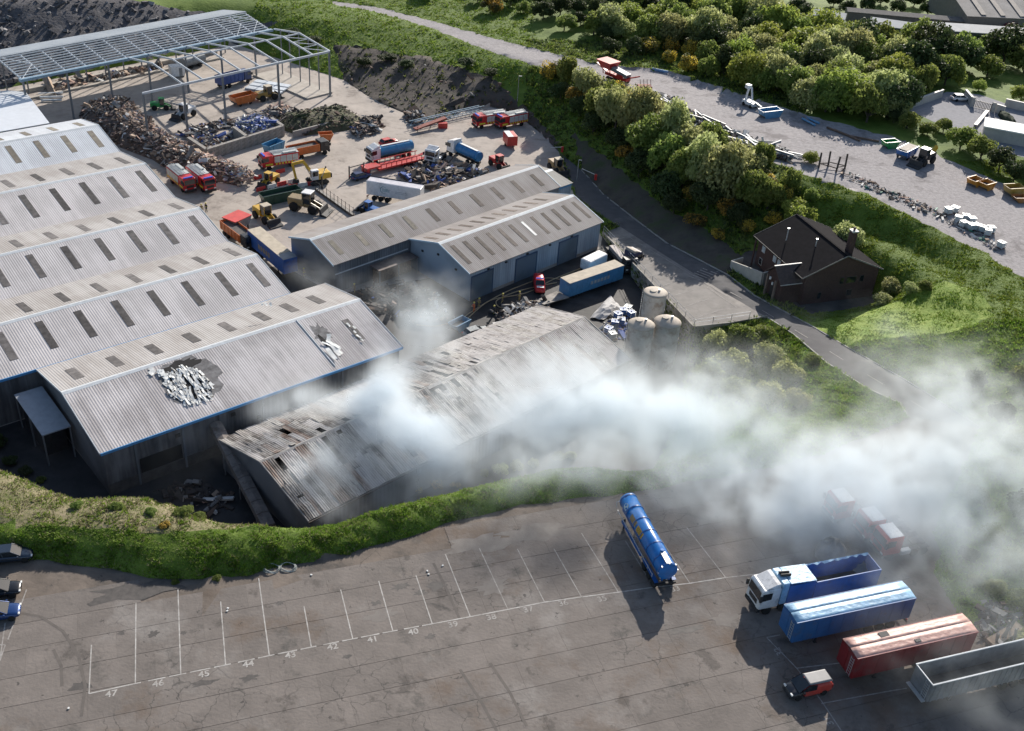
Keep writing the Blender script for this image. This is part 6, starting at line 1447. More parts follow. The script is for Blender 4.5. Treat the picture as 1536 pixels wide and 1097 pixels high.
# curtain trailer
c, a_, l = ends((383, 372), (437, 418)); ct = thing('curtain_trailer', 'blue curtain sided trailer with cream roof between warehouse and long shed', 'trailer', c, a_)
l = min(max(l, 9), 13.6)
bcs = paint_m('curtain_blue', (.03, .11, .40)); MB().bx(-l/2, l/2, -1.27, 1.27, 1.1, 3.75).build('curtain_body', bcs, ct, bevel=.04); MB().bx(-l/2, l/2-2.2, -1.25, 1.25, 3.755, 3.83).build('roof', buff, ct); MB().bx(l/2-2.15, l/2, -1.25, 1.25, 3.755, 3.81).build('roof_front', mat('roof_grey_t', (.22, .24, .26), .6), ct)
inst(text_mesh('LOGISTICS', 1.15, mat('curtain_letter', (.45, .33, .12), .6), 'lettering'), 'lettering', ct, (-.4, -1.285, 2.3), (pi/2, 0, 0)) if False else None
for k in range(5): MB().bx(-2.6+k*.9, -2.0+k*.9, -1.30, -1.275, 1.9, 2.8).build('faded_letter', mat('curtain_letter', (.30, .24, .16), .6), ct)
running_gear(ct, (-l/2+1.6, -l/2+2.9, -l/2+4.2), 1.0, True, l/2-3, 1.1, l)
# white swoosh trailer
c, a_, l = ends((553, 296), (633, 309)); wtx = thing('white_trailer', 'white bulk trailer with a teal ring emblem and rolled black sheet', 'trailer', c, a_)
l = min(l, 12.5); MB().bx(-l/2, l/2, -1.27, 1.27, 1.2, 3.9).build('body', white_p, wtx, bevel=.05)
MB().cyl((-l/2, 1.05, 3.98), (l/2, 1.05, 3.98), .12, n=8).build('sheet_roll', mat('sheet_black', (.03, .03, .04), .6), wtx); MB().bx(-l/2+.1, l/2-.1, -1.1, .9, 3.9, 3.95).build('top_sheet', mat('sheet_lilac', (.48, .47, .52), .5), wtx)
V = []
for k in range(20):
    t = .6+4.8*k/19
    for r_ in (.62, .75-.1*abs(k-9.5)/10): V.append((-1.9+r_*cos(t), -1.285, 2.6+r_*sin(t)))
teal = mat('teal_print', (.02, .22, .26), .5); MB().add(V, [(2*i, 2*i+1, 2*i+3, 2*i+2) for i in range(19)]).build('ring_emblem', teal, wtx)
for k in range(3): MB().bx(-2.25, -1.0+.15*k, -1.29, -1.275, 2.75-.22*k, 2.82-.22*k).build('lettering_line', teal, wtx)
for k in range(2): MB().bx(.4, 2.9, -1.29, -1.275, 2.55-.3*k, 2.62-.3*k).build('lettering_line', mat('grey_print', (.35, .38, .42), .5), wtx)
running_gear(wtx, (-l/2+1.5, -l/2+2.8, -l/2+4.1), 1.0, True, l/2-3, 1.2, l)
# small red box trailer
rbx = thing('welfare_trailer', 'small red box trailer with a white top alone on the shaded yard', 'trailer', Y(765, 219), hd((760, 206), (774, 224)))
MB().bx(-1.9, 1.6, -1.15, 1.15, .6, 2.7).build('body', red_p, rbx, bevel=.06); MB().bx(-1.9, 1.6, -1.05, .2, 2.705, 2.76).build('roof', white_p, rbx); wheels(rbx, (-.2,), 1.05, .35, .22); MB().bar((1.6, 0, .6), (2.8, 0, .5), .12, .12).build('drawbar', chas_m, rbx)
# excavator
ex = thing('excavator', 'yellow excavator with white cab and raised arm beside the barriers', 'excavator', Y(476, 274), hd((476, 274), (448, 279)))
for s_ in (-1, 1): MB().prism([(-1.9, .3), (-1.6, .02), (1.6, .02), (1.9, .3), (1.9, .6), (1.5, .85), (-1.5, .85), (-1.9, .6)], s_*1.15-.3, s_*1.15+.3).build('track', chas_m, ex, bevel=.04)
MB().bx(-.8, .8, -.85, .85, .4, 1.0).build('undercarriage', chas_m, ex)
MB().bx(-2.4, .2, -1.25, 1.25, 1.05, 2.3).build('house', yellow_p, ex, bevel=.12); MB().bx(-2.7, -1.9, -1.2, 1.2, 1.1, 2.0).build('counterweight', chas_m, ex, bevel=.1)
cb = MB().bx(.1, 1.6, .25, 1.2, 1.1, 3.1).build('cab', white_p, ex, bevel=.08)
for s_ in (.235, 1.215): MB().bx(.3, 1.45, s_-.015, s_+.015, 1.9, 2.85).build('window', glass_m, cb)
MB().bx(1.6, 1.625, .35, 1.1, 1.7, 2.9).build('windscreen', glass_m, cb)
MB().bar((.6, -.3, 1.7), (2.8, -.3, 4.9), .4, .55).bar((2.7, -.3, 4.8), (5.0, -.3, 4.6), .36, .5).build('boom', yellow_p, ex); MB().bar((4.9, -.3, 4.7), (4.3, -.3, 1.4), .3, .42).build('stick', yellow_p, ex)
MB().prism([(3.9, 1.4), (4.6, 1.4), (4.9, .5), (4.3, .05), (3.7, .4)], -.8, .2).build('bucket', chas_m, ex); MB().cyl((1.2, -.3, 1.6), (2.3, -.3, 3.7), .09, n=8).build('ram', alu_m, ex); MB().cyl((2.9, -.3, 5.3), (4.7, -.3, 5.0), .08, n=8).build('ram', alu_m, ex)
def loader(name, label, px, py, rz, m, roof=None, s=1.0, z=None, cat='wheel loader'):
    p = Y(px, py) if z is None else G(px, py); o = thing(name, label, cat, p, rz, sc_=s)
    MB().bx(-3.0, -.4, -.95, .95, .9, 2.1).build('engine_cover', m, o, bevel=.12); MB().bx(-.5, 1.3, -.6, .6, .7, 1.3).build('front_frame', m, o, bevel=.05)
    c_ = MB().bx(-.6, .8, -.75, .75, 1.35, 3.1).build('cab', glass_m, o, bevel=.06); MB().bx(-.7, .9, -.82, .82, 3.1, 3.25).build('cab_roof', roof or m, c_, bevel=.04)
    for x in (-.58, .78):
        for s_ in (-.73, .73): MB().bx(x-.05, x+.05, s_-.05, s_+.05, 1.35, 3.1).build('cab_pillar', m, c_)
    for s_ in (-.55, .55): MB().bar((.6, s_, 1.6), (2.7, s_, .7), .16, .34).build('lift_arm', m, o)
    MB().prism([(2.5, .15), (3.7, .05), (3.75, .2), (2.9, .45), (2.7, 1.2), (2.5, 1.3)], -1.35, 1.35).build('bucket', chas_m, o)
    wheels(o, (-1.9, 1.2), 1.0, .75, .55); return o
loader('wheel_loader', 'yellow wheel loader with raised cab between the red hopper and green skip', 399, 331, hd((395, 325), (412, 336)), yellow_p, buff)
loader('wheel_loader', 'muddy wheel loader with pale cab roof beside the yard fence', 462, 316, hd((450, 312), (482, 318)), paint_m('muddy_yellow', (.26, .19, .09)), white_p, 1.2)
loader('wheel_loader', 'dark yellow loader under the steel frame next to the orange dumper', 402, 149, hd((395, 150), (415, 146)), paint_m('ochre_paint', (.30, .19, .05)), buff)
loader('backhoe_loader', 'small yellow loader standing between the two barrier rows', 404, 277, hd((415, 270), (395, 280)), yellow_p, yellow_p, .8)
loader('backhoe_loader', 'tan backhoe parked on the road behind the annexe', 836, 258, hd((830, 250), (845, 262)), paint_m('tan_loader', (.34, .22, .10)), buff, .95)
loader('farm_tractor', 'red farm tractor beside the blue tank lorry at the shed roof', 748, 251, hd((740, 246), (757, 255)), red_p, red_p, .85, None, 'tractor')
loader('telehandler', 'white telehandler with lowered boom under the steel frame', 277, 176, hd((288, 170), (262, 180)), white_p, white_p, .95, None, 'telehandler')
loader('green_machine', 'bright green machine under the steel frame', 243, 164, .3, green_p, green_p, .8, None, 'machine')
loader('small_tractor', 'small blue tractor in the shadow of the white trailer', 553, 320, 2.6, blue_p, blue_p, .75, None, 'tractor')
# blue small parts: cars
car('parked_car', 'dark red car behind the light blue tank of the lorry', Y(583, 217), hd((572, 218), (596, 212)), red_p)
car('parked_car', 'dark blue car at the low loader front behind the white trailer', Y(541, 268), hd((536, 268), (552, 264)), mat('car_navy', (.02, .04, .12), .3, .2))
tractor_unit('tractor_unit', 'white lorry cab facing the scrap heap between the two tank lorries', Y(654, 241), hd((664, 232), (650, 243)), white_p)
# ladder trailer in the shade
lt = thing('lattice_boom', 'long grey lattice boom lying across the shaded yard end', 'crane boom'); a0, a1 = Y(618, 192), Y(722, 168)
for dz in (.4, 1.5):
    for s_ in (-.6, .6): MB().bar(a0+Vector((s_, 0, dz)), a1+Vector((s_, 0, dz)), .14, .14).build('chord', gutb, lt)
for k in range(16):
    p, q_ = a0.lerp(a1, k/16), a0.lerp(a1, (k+1)/16); MB().bar(p+Vector((-.6, 0, .4)), q_+Vector((-.6, 0, 1.5)), .08, .08).build('lacing', gutb, lt); MB().bar(p+Vector((.6, 0, 1.5)), q_+Vector((.6, 0, .4)), .08, .08).build('lacing', gutb, lt)
rb = thing('screener_boom', 'rusty red folded conveyor boom lying beside the lattice boom', 'conveyor'); a0, a1 = Y(622, 199), Y(668, 187)
MB().bar(a0+Vector((0, 0, .8)), a1+Vector((0, 0, 1.6)), 1.2, .3).build('belt', mat('rust_red', (.25, .07, .05), .8, var=.3), rb)
for f in (.1, .5, .9): p = a0.lerp(a1, f); MB().bar(p, p+Vector((0, 0, 1.2)), .15, .15).build('leg', chas_m, rb)
MB().box(Y(664, 192)+Vector((0, 0, .6)), (2.0, 1.0, 1.2), .3).build('drive_box', red_p, rb)
# barriers
bar_r = mat('barrier_red', (.48, .035, .03), .6); bar_w = mat('barrier_white', (.62, .60, .57), .6)
bprof = MB().prismx([(-.28, 0), (.28, 0), (.2, .25), (.1, .75), (-.1, .75), (-.2, .25)], -.98, .98); BM = {}
for nm, m_ in (('r', bar_r), ('w', bar_w)): BM[nm] = bprof.mesh('barrier_body', m_)
foot = MB(); foot.bx(-.85, -.5, -.29, .29, -.01, .1); foot.bx(.5, .85, -.29, .29, -.01, .1); FM = foot.mesh('foot', chas_m)
for row, (p, q_) in enumerate((((377, 271), (429, 257)), ((384, 288), (446, 272)), ((434, 282), (473, 277)))):
    a_, b_ = Y(*p), Y(*q_); n = max(3, int((b_-a_).length/2.05)); rz = atan2(b_.y-a_.y, b_.x-a_.x)
    for k in range(n):
        o = thing('road_barrier', '%s plastic road barrier in the row %s' % ('red' if k % 2 == 0 else 'white', ('beside the fire engine with silver roof', 'passing under the excavator arm', 'behind the dark green skip')[row]), 'barrier', a_.lerp(b_, (k+.5)/n), rz, 'road barriers in the yard')
        inst(BM['r' if k % 2 == 0 else 'w'], 'barrier_body', o); inst(FM, 'foot', o)
# ------------------------------------------------------------------ rubble, scrap and walls
def scatter_mesh(name, label, cat, pts, sizes, ms, wts, seed, kind='stuff', flat=.5, longp=.3):
    rg_ = random.Random(seed); m_ = MB()
    for (x, y, z) in pts:
        s_ = sizes[0]*.7+(sizes[1]-sizes[0]*.7)*rg_.random()**1.9
        if rg_.random() < .05: s_ *= 1.9
        L_ = s_*(rg_.uniform(1.5, 4) if rg_.random() < longp else rg_.uniform(.7, 1.5)); W_ = s_*rg_.uniform(.35, .9); H_ = s_*rg_.uniform(.1, flat)
        R_ = Matrix.Rotation(rg_.uniform(0, 6.28), 3, 'Z') @ Matrix.Rotation(rg_.gauss(0, .4), 3, 'X') @ Matrix.Rotation(rg_.gauss(0, .4), 3, 'Y')
        m_.box((x, y, z), (L_, W_, H_), 0, rg_.choices(range(len(ms)), wts)[0], R_)
    o = m_.build(name, ms); return tag(o, label, cat, None, kind)
deb = [mat('deb_tan', (.36, .27, .20), .9, var=.2, scale=2), mat('deb_pink', (.45, .31, .25), .9, var=.2), mat('deb_grey', (.22, .21, .20), .9, var=.2), mat('deb_dark', (.06, .05, .045), .9, var=.3), mat('deb_brown', (.15, .10, .075), .9, var=.3), mat('deb_white', (.55, .54, .52), .8), mat('deb_blue', (.05, .10, .32), .7)]
def heap_field(px_poly, hfun, z, n, seed):
    """points over an irregular heap standing on the yard"""
    poly = [PX(a_, b_, z) for a_, b_ in px_poly]; xs_ = [p.x for p in poly]; ys_ = [p.y for p in poly]; rg_ = np.random.default_rng(seed); out = []
    while len(out) < n:
        q_ = np.stack([rg_.uniform(min(xs_), max(xs_), n), rg_.uniform(min(ys_), max(ys_), n)], 1); q_ = q_[in_poly(q_, poly)]
        zl, d = seg_interp(q_, [Vector((p.x, p.y, 0)) for p in poly+[poly[0]]])
        out += [(float(a_), float(b_), float(z+hfun(dd)+.35*hnoise(a_*.9, b_*.9))) for (a_, b_), dd in zip(q_, d)]
    return out[:n], poly
def heap_mesh(name, label, cat, px_poly, hfun, z, m, seed, step=1.6, bump=.35):
    poly = [PX(a_, b_, z) for a_, b_ in px_poly]; d = densify(poly, 1.2); xs_ = [p.x for p in poly]; ys_ = [p.y for p in poly]
    X_, Y_ = np.meshgrid(np.arange(min(xs_), max(xs_), step), np.arange(min(ys_), max(ys_), step)); rg_ = np.random.default_rng(seed); q_ = np.stack([X_.ravel(), Y_.ravel()], 1)+rg_.uniform(-.4, .4, (X_.size, 2)); q_ = q_[in_poly(q_, poly)]
    dv = [Vector((p.x, p.y)) for p in d]+[Vector((float(a_), float(b_))) for a_, b_ in q_]
    vo_, _, fo_, ov_, _, _ = delaunay_2d_cdt(dv, [(i, (i+1) % len(d)) for i in range(len(d))], [], 1, 1e-4)
    P = np.array([(v.x, v.y) for v in vo_]); _, dist = seg_interp(P, [Vector((p.x, p.y, 0)) for p in poly+[poly[0]]])
    zz = z-.1+hfun(dist)+bump*hnoise(P[:, 0]*.9, P[:, 1]*.9)*np.clip(dist, 0, 1)+rg_.uniform(-.12, .12, len(P))*np.clip(dist, 0, 1)
    me = bpy.data.meshes.new(name); me.from_pydata([(a_, b_, c_) for (a_, b_), c_ in zip(P, zz)], [], [tuple(f) for f in fo_]); me.materials.append(m); me.update()
    o = bpy.data.objects.new(name, me); COL.objects.link(o); return tag(o, label, cat)
RUB = [(118, 178), (122, 162), (165, 152), (195, 150), (222, 178), (262, 212), (300, 232), (345, 248), (378, 262), (360, 280), (320, 272), (300, 282), (262, 262), (228, 240), (180, 222), (150, 200)]
hf = lambda d: 3.6*(1-np.exp(-d/3.2))
heap_mesh('rubble_heap', 'long rubble heap of broken boards and earth beside the warehouses', 'rubble', RUB, hf, -9, mat('rubble', (.13, .10, .085), .95, var=.4, scale=1.2, bump=1, bscale=2), 3)
pts_, _ = heap_field(RUB, hf, -8.9, 4200, 4); rgx = random.Random(2)
lite = [p for p in pts_ if (p[0]*.75+p[1]*-.66) > -230 and rgx.random() < .55]; rest = [p for p in pts_ if p not in set(lite)]
scatter_mesh('loose_rubble', 'loose broken boards and brick on the rubble heap', 'rubble', rest, (.25, .7), deb, (4, 4, 3, 3, 5, 2, .1), 5)
LITE = [(225, 190), (262, 212), (300, 232), (345, 248), (382, 262), (372, 275), (330, 262), (290, 250), (250, 222), (215, 195)]
pts_, _ = heap_field(LITE, lambda d: 2.2*(1-np.exp(-d/1.5)), -8.0, 1100, 6); scatter_mesh('loose_rubble', 'pale pinkish broken plasterboard spilling down the heap side', 'rubble', pts_, (.3, .8), [deb[1], deb[0], deb[5], deb[4]], (4, 3, 2, 1), 7)
# bay wall of concrete blocks with blue and white waste behind
bw = thing('block_wall', 'grey concrete block wall in front of the waste bays', 'wall')
for (p, q_) in (((311, 240), (425, 204)), ((311, 240), (284, 222)), ((372, 221), (352, 206)), ((425, 204), (408, 192))):
    a_, b_ = Y(*p), Y(*q_); n = max(1, int((b_-a_).length/1.6)); rz = atan2(b_.y-a_.y, b_.x-a_.x)
    for k in range(n):
        for j in range(3):
            pp_ = a_.lerp(b_, (k+.5)/n); MB().box((0, 0, 0), ((b_-a_).length/n-.04, .75, .78)).build('block', conc, bw, (pp_.x, pp_.y, -9+.4+.8*j), rz)
BAY = [(345, 205), (352, 186), (385, 178), (420, 190), (424, 200), (385, 212)]
heap_mesh('waste_heap', 'waste heap behind the concrete bay wall', 'waste', BAY, lambda d: 2.6*(1-np.exp(-d/1.5)), -9, deb[2], 8)
pts_, _ = heap_field(BAY, lambda d: 2.6*(1-np.exp(-d/1.5)), -8.8, 420, 9); scatter_mesh('waste_bags', 'blue and white bags and sheets on the bay heap', 'waste', pts_, (.35, .8), [deb[6], deb[5], mat('deb_lilac', (.30, .32, .50), .7), deb[2]], (4, 4, 2, 1), 10)
BAY2 = [(285, 224), (300, 208), (345, 203), (350, 212), (318, 232)]
pts_, _ = heap_field(BAY2, lambda d: .9*(1-np.exp(-d)), -8.9, 360, 11); scatter_mesh('mixed_waste', 'grey and tan mixed waste in the left bay', 'waste', pts_, (.3, .8), deb, (2, 1, 4, 2, 2, 2, .7), 12)
COMP = [(408, 190), (420, 172), (470, 166), (510, 160), (540, 175), (545, 192), (500, 200), (450, 205)]
heap_mesh('compost_heap', 'dark earth heap behind a low grey wall near the frame end', 'heap', COMP, lambda d: 2.4*(1-np.exp(-d/2.5)), -9, mat('compost', (.06, .055, .035), .95, col2=(.10, .10, .05), var=.4, scale=.5, bump=1, bscale=2), 13)
pts_, _ = heap_field(COMP, lambda d: 2.4*(1-np.exp(-d/2.5)), -8.9, 500, 14); scatter_mesh('clods', 'earth clods and roots on the dark heap', 'earth', pts_, (.2, .6), [deb[3], deb[4], mat('deb_green', (.05, .065, .025), .9)], (3, 2, 3), 15)
cw = thing('low_wall', 'low grey wall at the foot of the dark earth heap', 'wall'); a_, b_ = Y(440, 207), Y(512, 188)
for k in range(6): p, q_ = a_.lerp(b_, k/6), a_.lerp(b_, (k+1)/6); MB().bar(p+Vector((0, 0, .7)), q_+Vector((0, 0, .7))-(q_-p)*.02, .4, 1.5).build('wall_panel', conc, cw)
for nm, lb, poly, h_, n, sz, w_, sd_ in (
    ('scrap_heap', 'tangled dark scrap beside the white trailer and low loader', [(590, 262), (640, 245), (700, 248), (742, 262), (700, 285), (655, 290), (620, 275)], .9, 460, (.4, 1.3), (1, .5, 3, 5, 2, 1.5, 1.2), 20),
    ('scrap_heap', 'brushwood and scrap heap at the end of the dark earth heap', [(525, 195), (545, 180), (572, 178), (570, 198), (540, 210)], 1.6, 260, (.3, 1.0), (2, .5, 2, 5, 4, 1, .2), 21),
    ('scrap_heap', 'tyre and brush heap on the sunny yard edge below the soil slope', [(604, 180), (615, 168), (640, 172), (645, 184), (622, 190)], 1.4, 150, (.3, .9), (1, .3, 2, 6, 3, .5, 0), 22),
    ('scrap_heap', 'mixed scrap along the left bay under the frame columns', [(270, 205), (300, 188), (345, 178), (352, 186), (310, 205), (285, 215)], .8, 300, (.3, .9), (2, 1, 4, 4, 2, 2, .7), 23),
    ('scrap_heap', 'scrap and timber behind the frame on the far yard edge', [(60, 130), (110, 118), (170, 108), (240, 96), (250, 102), (170, 120), (80, 140)], .5, 260, (.4, 1.4), (3, 2, 3, 2, 1, 1, .2), 24),
    ('scrap_heap', 'grey scrap strewn under the open frame bay', [(370, 175), (420, 158), (440, 160), (440, 170), (395, 185)], .8, 220, (.3, .9), (2, 2, 5, 2, 1, 2, .2), 25),
    ('burnt_debris', 'ash grey burnt debris between the roller doors and the burning shed', [(745, 470), (775, 455), (820, 452), (825, 468), (790, 482), (750, 492)], .7, 420, (.3, 1.0), (.6, .4, 4, 4, 1, 3.5, 0), 26),
    ('burnt_debris', 'dark burnt debris under the smoke beside the long shed', [(520, 440), (600, 420), (660, 440), (690, 480), (640, 490), (560, 470)], .4, 300, (.3, .9), (.3, .2, 1.5, 7, 3, .5, .2), 27),
    ('burnt_debris', 'dark debris on the ground in front of the damaged warehouse', [(230, 735), (300, 720), (350, 745), (330, 770), (280, 760)], .3, 160, (.3, .9), (.1, .1, 1.2, 8, 1.5, .3, .0), 28),
    ('drum_scrap', 'small scrap and cans scattered beside the storage tanks', [(895, 500), (915, 470), (940, 460), (945, 490), (920, 520)], .3, 120, (.3, .7), (1, .3, 3, 1, 1, 3, 4), 29)):
    pts_, _ = heap_field(poly, (lambda hh: (lambda d: hh*(1-np.exp(-d/1.2))))(h_), -8.9, n, sd_); scatter_mesh(nm, lb, 'scrap', pts_, sz, deb, w_, sd_+50, longp=.45)
pts_ = []
rgs = np.random.default_rng(77); poly = [tuple(v) for v in scree_poly]
while len(pts_) < 1500:
    x, y = rgs.uniform(-170, -80), rgs.uniform(215, 300)
    if in_poly(np.array([[x, y]]), poly)[0]: pts_.append((x, y, zat(x, y)+.15))
scatter_mesh('scree_rocks', 'loose dark rocks over the scree slope behind the frame', 'rocks', pts_, (.4, 1.3), [mat('rock_dark', (.09, .085, .09), .95, var=.3), mat('rock_mid', (.16, .155, .16), .95, var=.3), mat('rock_pale', (.28, .27, .27), .9)], (5, 3, 1), 60, longp=.05, flat=.9)
pts_ = []
for _ in range(500):
    x, y = rgs.uniform(-60, 10), rgs.uniform(225, 290)
    if in_poly(np.array([[x, y]]), [tuple(v) for v in soil_poly])[0]: pts_.append((x, y, zat(x, y)+.9))
scatter_mesh('soil_clods', 'stones and clods on the dark soil slope', 'rocks', pts_, (.2, .7), [deb[3], deb[2], deb[4]], (4, 1, 3), 61, longp=.1, flat=.9)
# steel stacks and objects under the frame
for (p, q_, lb) in (((372, 128), (432, 138), 'stack of grey steel sheets under the frame right end'), ((30+70, 140), (100, 160), None)):
    if lb:
        a_, b_ = Y(*p), Y(*q_); o = thing('sheet_stack', lb, 'steel sheets', (a_+b_)/2, atan2(b_.y-a_.y, b_.x-a_.x))
        for k in range(3): MB().box((0, -2+2.2*k, .25+.1*k), (9, 1.8, .3)).build('sheet_bundle', gal, o)
for k, (p, q_) in enumerate((((58, 143), (95, 141)), ((60, 148), (95, 147)), ((62, 153), (93, 152)))):
    a_, b_ = Y(*p), Y(*q_); MBo = MB().bar(a_+Vector((0, 0, .3)), b_+Vector((0, 0, .3)), .35, .35).build('steel_beam', gal); tag(MBo, 'grey steel beam lying beside the low pale shed', 'beam', 'beams by the low pale shed')
tkk = thing('bowser', 'grey tank bowser standing under the clad roof slope', 'tank', Y(290, 100), hd((272, 102), (307, 92))); MB().cyl((-3.2, 0, 1.6), (3.2, 0, 1.6), 1.2, n=16).build('barrel', greym, tkk); wheels(tkk, (-1.2, 1.2), .9, .45, .3); MB().bx(-3, 3, -.6, .6, .3, .5).build('skid', chas_m, tkk)
wb = thing('site_cabin', 'white site cabin under the frame beside the bowser', 'cabin', Y(266, 114), .6); MB().bx(-1.6, 1.6, -1.2, 1.2, .2, 2.6).build('shell', white_p, wb, bevel=.05); MB().bx(-1.4, -1.3, -1.0, 1.0, 0, .2).build('skid', chas_m, wb); MB().bx(1.3, 1.4, -1.0, 1.0, 0, .2).build('skid', chas_m, wb); MB().bx(.2, 1.0, -1.225, -1.2, .3, 2.2).build('door', greym, wb)
# yard fence
fn = thing('yard_fence', 'thin wire fence with posts between the wheel loaders and white trailer', 'fence'); a_, b_ = Y(474, 287), Y(530, 327); prev = None
for k in range(11):
    p = a_.lerp(b_, k/10); MB().bar(p, p+Vector((0, 0, 2.2)), .09, .09).build('post', chas_m, fn)
    if prev is not None:
        for h_ in (.3, 1.1, 2.0): MB().bar(prev+Vector((0, 0, h_)), p+Vector((0, 0, h_)), .03, .04).build('wire', chas_m, fn)
    prev = p
fw = thing('kerb_wall', 'low concrete upstand along the foot of the yard fence', 'wall'); MB().bar(a_+Vector((0, .4, .2)), b_+Vector((0, .4, .2)), .5, .5).build('upstand', mat('upstand', (.2, .14, .1), .9), fw); MB().bar(a_+Vector((0, .4, .47)), b_+Vector((0, .4, .47)), .54, .05).build('coping', conc, fw)
for i, (p, q_) in enumerate((((489, 268), (483, 283)), ((524, 268), (546, 262)))):
    a_, b_ = Y(*p), Y(*q_); o = thing('frame_gate', ('black steel gate frame behind the excavator', 'black steel gate frame beside the low loader front')[i], 'gate')
    for e in (a_, b_): MB().bar(e, e+Vector((0, 0, 2.6)), .25, .25).build('post', black_p, o)
    MB().bar(a_+Vector((0, 0, .3)), b_+Vector((0, 0, .3)), .12, .2).build('rail', black_p, o); MB().bar(a_+Vector((0, 0, 2.3)), b_+Vector((0, 0, 2.3)), .12, .15).build('rail', black_p, o)
# ------------------------------------------------------------------ fire ground between the sheds
c, a_, l = ends((845, 446), (926, 418)); bc = thing('container_trailer', 'blue container trailer with cream roof parked before the roller doors', 'trailer', c, a_)
l = min(l, 12.6); MB().bx(-l/2, l/2, -1.25, 1.25, .55, 3.1).build('body', paint_m('container_blue', (.06, .22, .42)), bc, bevel=.04); MB().bx(-l/2+.02, l/2-.02, -1.23, 1.23, 3.105, 3.17).build('roof', buff, bc)
for k in range(10): MB().bx(-l/2+.5+k*l/10.5, -l/2+.6+k*l/10.5, -1.29, -1.25, .6, 3.0).build('side_rib', MATS['container_blue'], bc)
for k in range(6): MB().bx(-1.4+k*.75, -.9+k*.75, -1.31, -1.27, 1.6, 2.2).build('faded_letter', mat('faded_letter', (.28, .33, .36), .6), bc)
wheels(bc, (-l/2+1.5, -l/2+2.7, l/2-2), 1.0, .45, .3)
tractor_unit('tractor_unit', 'dark blue lorry cab with pale roof coupled near the retaining wall', Y(935, 405), hd((925, 412), (944, 405)), paint_m('navy_cab2', (.02, .03, .09)), palem)
fl = thing('flat_lorry', 'dark flat bed lorry with a pale sheet parked against the retaining wall', 'lorry', Y(928, 392), hd((915, 372), (938, 398))); MB().bx(-3.5, 3.5, -1.2, 1.2, .9, 1.2).build('deck', chas_m, fl); MB().bx(-2.8, 2.6, -.9, .3, 1.2, 1.9).build('sheeted_load', mat('sheet_pinkish', (.42, .37, .35), .7), fl, bevel=.1); wheels(fl, (-2.4, -1.2, 2.4), 1.0, .48, .3); cab(fl, 3.5, 1.8, 2.4, .9, 2.0, black_p, None, False)
wc = thing('water_tank', 'white rounded tank lorry standing behind the blue container trailer', 'tanker', Y(889, 406), hd((880, 408), (900, 398))); MB().bx(-2.6, 2.6, -1.1, 1.1, .9, 2.9).build('tank_body', white_p, wc, bevel=.35); MB().bx(2.62, 2.66, -.9, .9, 1.3, 2.6).build('end_plate', greym, wc); wheels(wc, (-1.6, 1.6), .95, .48, .3); MB().bx(-2.7, 2.7, -.5, .5, .5, .9).build('chassis', chas_m, wc)
rv = thing('fire_van', 'small red fire van facing away from the middle roller door', 'van', Y(808, 433), hd((806, 420), (810, 440)))
car_body(rv, [(-2.3, .4, 1.6, .80), (-2.2, .28, 2.1, .9), (.6, .25, 2.1, .9), (1.2, .25, 1.5, .9), (2.0, .3, 1.15, .86), (2.3, .4, .9, .7)], 1.8, fred, None, None); MB().add([(.75, -.7, 2.02), (.75, .7, 2.02), (1.4, .78, 1.42), (1.4, -.78, 1.42)], [(0, 1, 2, 3)]).build('windscreen', glass_m, rv); MB().bx(1.5, 2.1, -.6, .6, 1.32, 1.36).build('bonnet_panel', white_p, rv); wheels(rv, (-1.4, 1.4), .8, .36, .24); MB().bx(.2, .5, -.6, .6, 2.12, 2.22).build('beacon_bar', beacon, rv)
rmp = MB().add([Y(801, 452)+Vector((0, 0, 0)), Y(835, 438)+Vector((0, 0, .0)), Y(853, 455)+Vector((0, 0, 1.0)), Y(815, 466)+Vector((0, 0, 1.0)), Y(801, 452)+Vector((0, 0, .12)), Y(835, 438)+Vector((0, 0, .12)), Y(853, 455)+Vector((0, 0, 1.15)), Y(815, 466)+Vector((0, 0, 1.15))], [(0, 1, 2, 3), (4, 5, 6, 7), (0, 1, 5, 4), (1, 2, 6, 5), (2, 3, 7, 6), (3, 0, 4, 7)]).build('loading_ramp', conc); tag(rmp, 'pale grey concrete loading ramp beside the blue container trailer', 'ramp')
g0 = [Y(885, 478), Y(915, 445), Y(930, 462), Y(905, 482)]; 
tp = MB(); nn_ = 6; V = []
for i in range(nn_+1):
    for j in range(nn_+1):
        s_, t = i/nn_, j/nn_; p = g0[0].lerp(g0[1], s_).lerp(g0[3].lerp(g0[2], s_), t); V.append((p.x, p.y, -8.9+.9*sin(pi*s_)*sin(pi*t)+.25*abs(sin(7*s_+5*t))))
tag(tp.add(V, [(i*7+j, i*7+j+1, (i+1)*7+j+1, (i+1)*7+j) for i in range(6) for j in range(6)]).build('crumpled_sheet', mat('sheet_palegrey', (.42, .41, .40), .7, var=.15)), 'crumpled pale sheet on the ground beside the tanks', 'tarpaulin')
def ibc(label, p, m, rz, group=None, stack=0):
    o = thing('bulk_container', label, 'container', p, rz, group); MB().bx(-.5, .5, -.55, .55, .16, 1.1).build('bottle', m, o, bevel=.08)
    f = MB()
    for x in (-.53, .53):
        for y in (-.58, .58): f.bx(x-.03, x+.03, y-.03, y+.03, .12, 1.16)
    for z in (.4, .75, 1.13):
        for x in (-.53, .53): f.bx(x-.02, x+.02, -.58, .58, z-.02, z+.02)
        for y in (-.58, .58): f.bx(-.53, .53, y-.02, y+.02, z-.02, z+.02)
    f.build('cage', alu_m, o); MB().bx(-.55, .55, -.6, .6, 0, .14).build('pallet', deb[4], o); MB().cyl((0, 0, 1.1), (0, 0, 1.18), .12, n=8).build('cap', gutter_m, o); return o
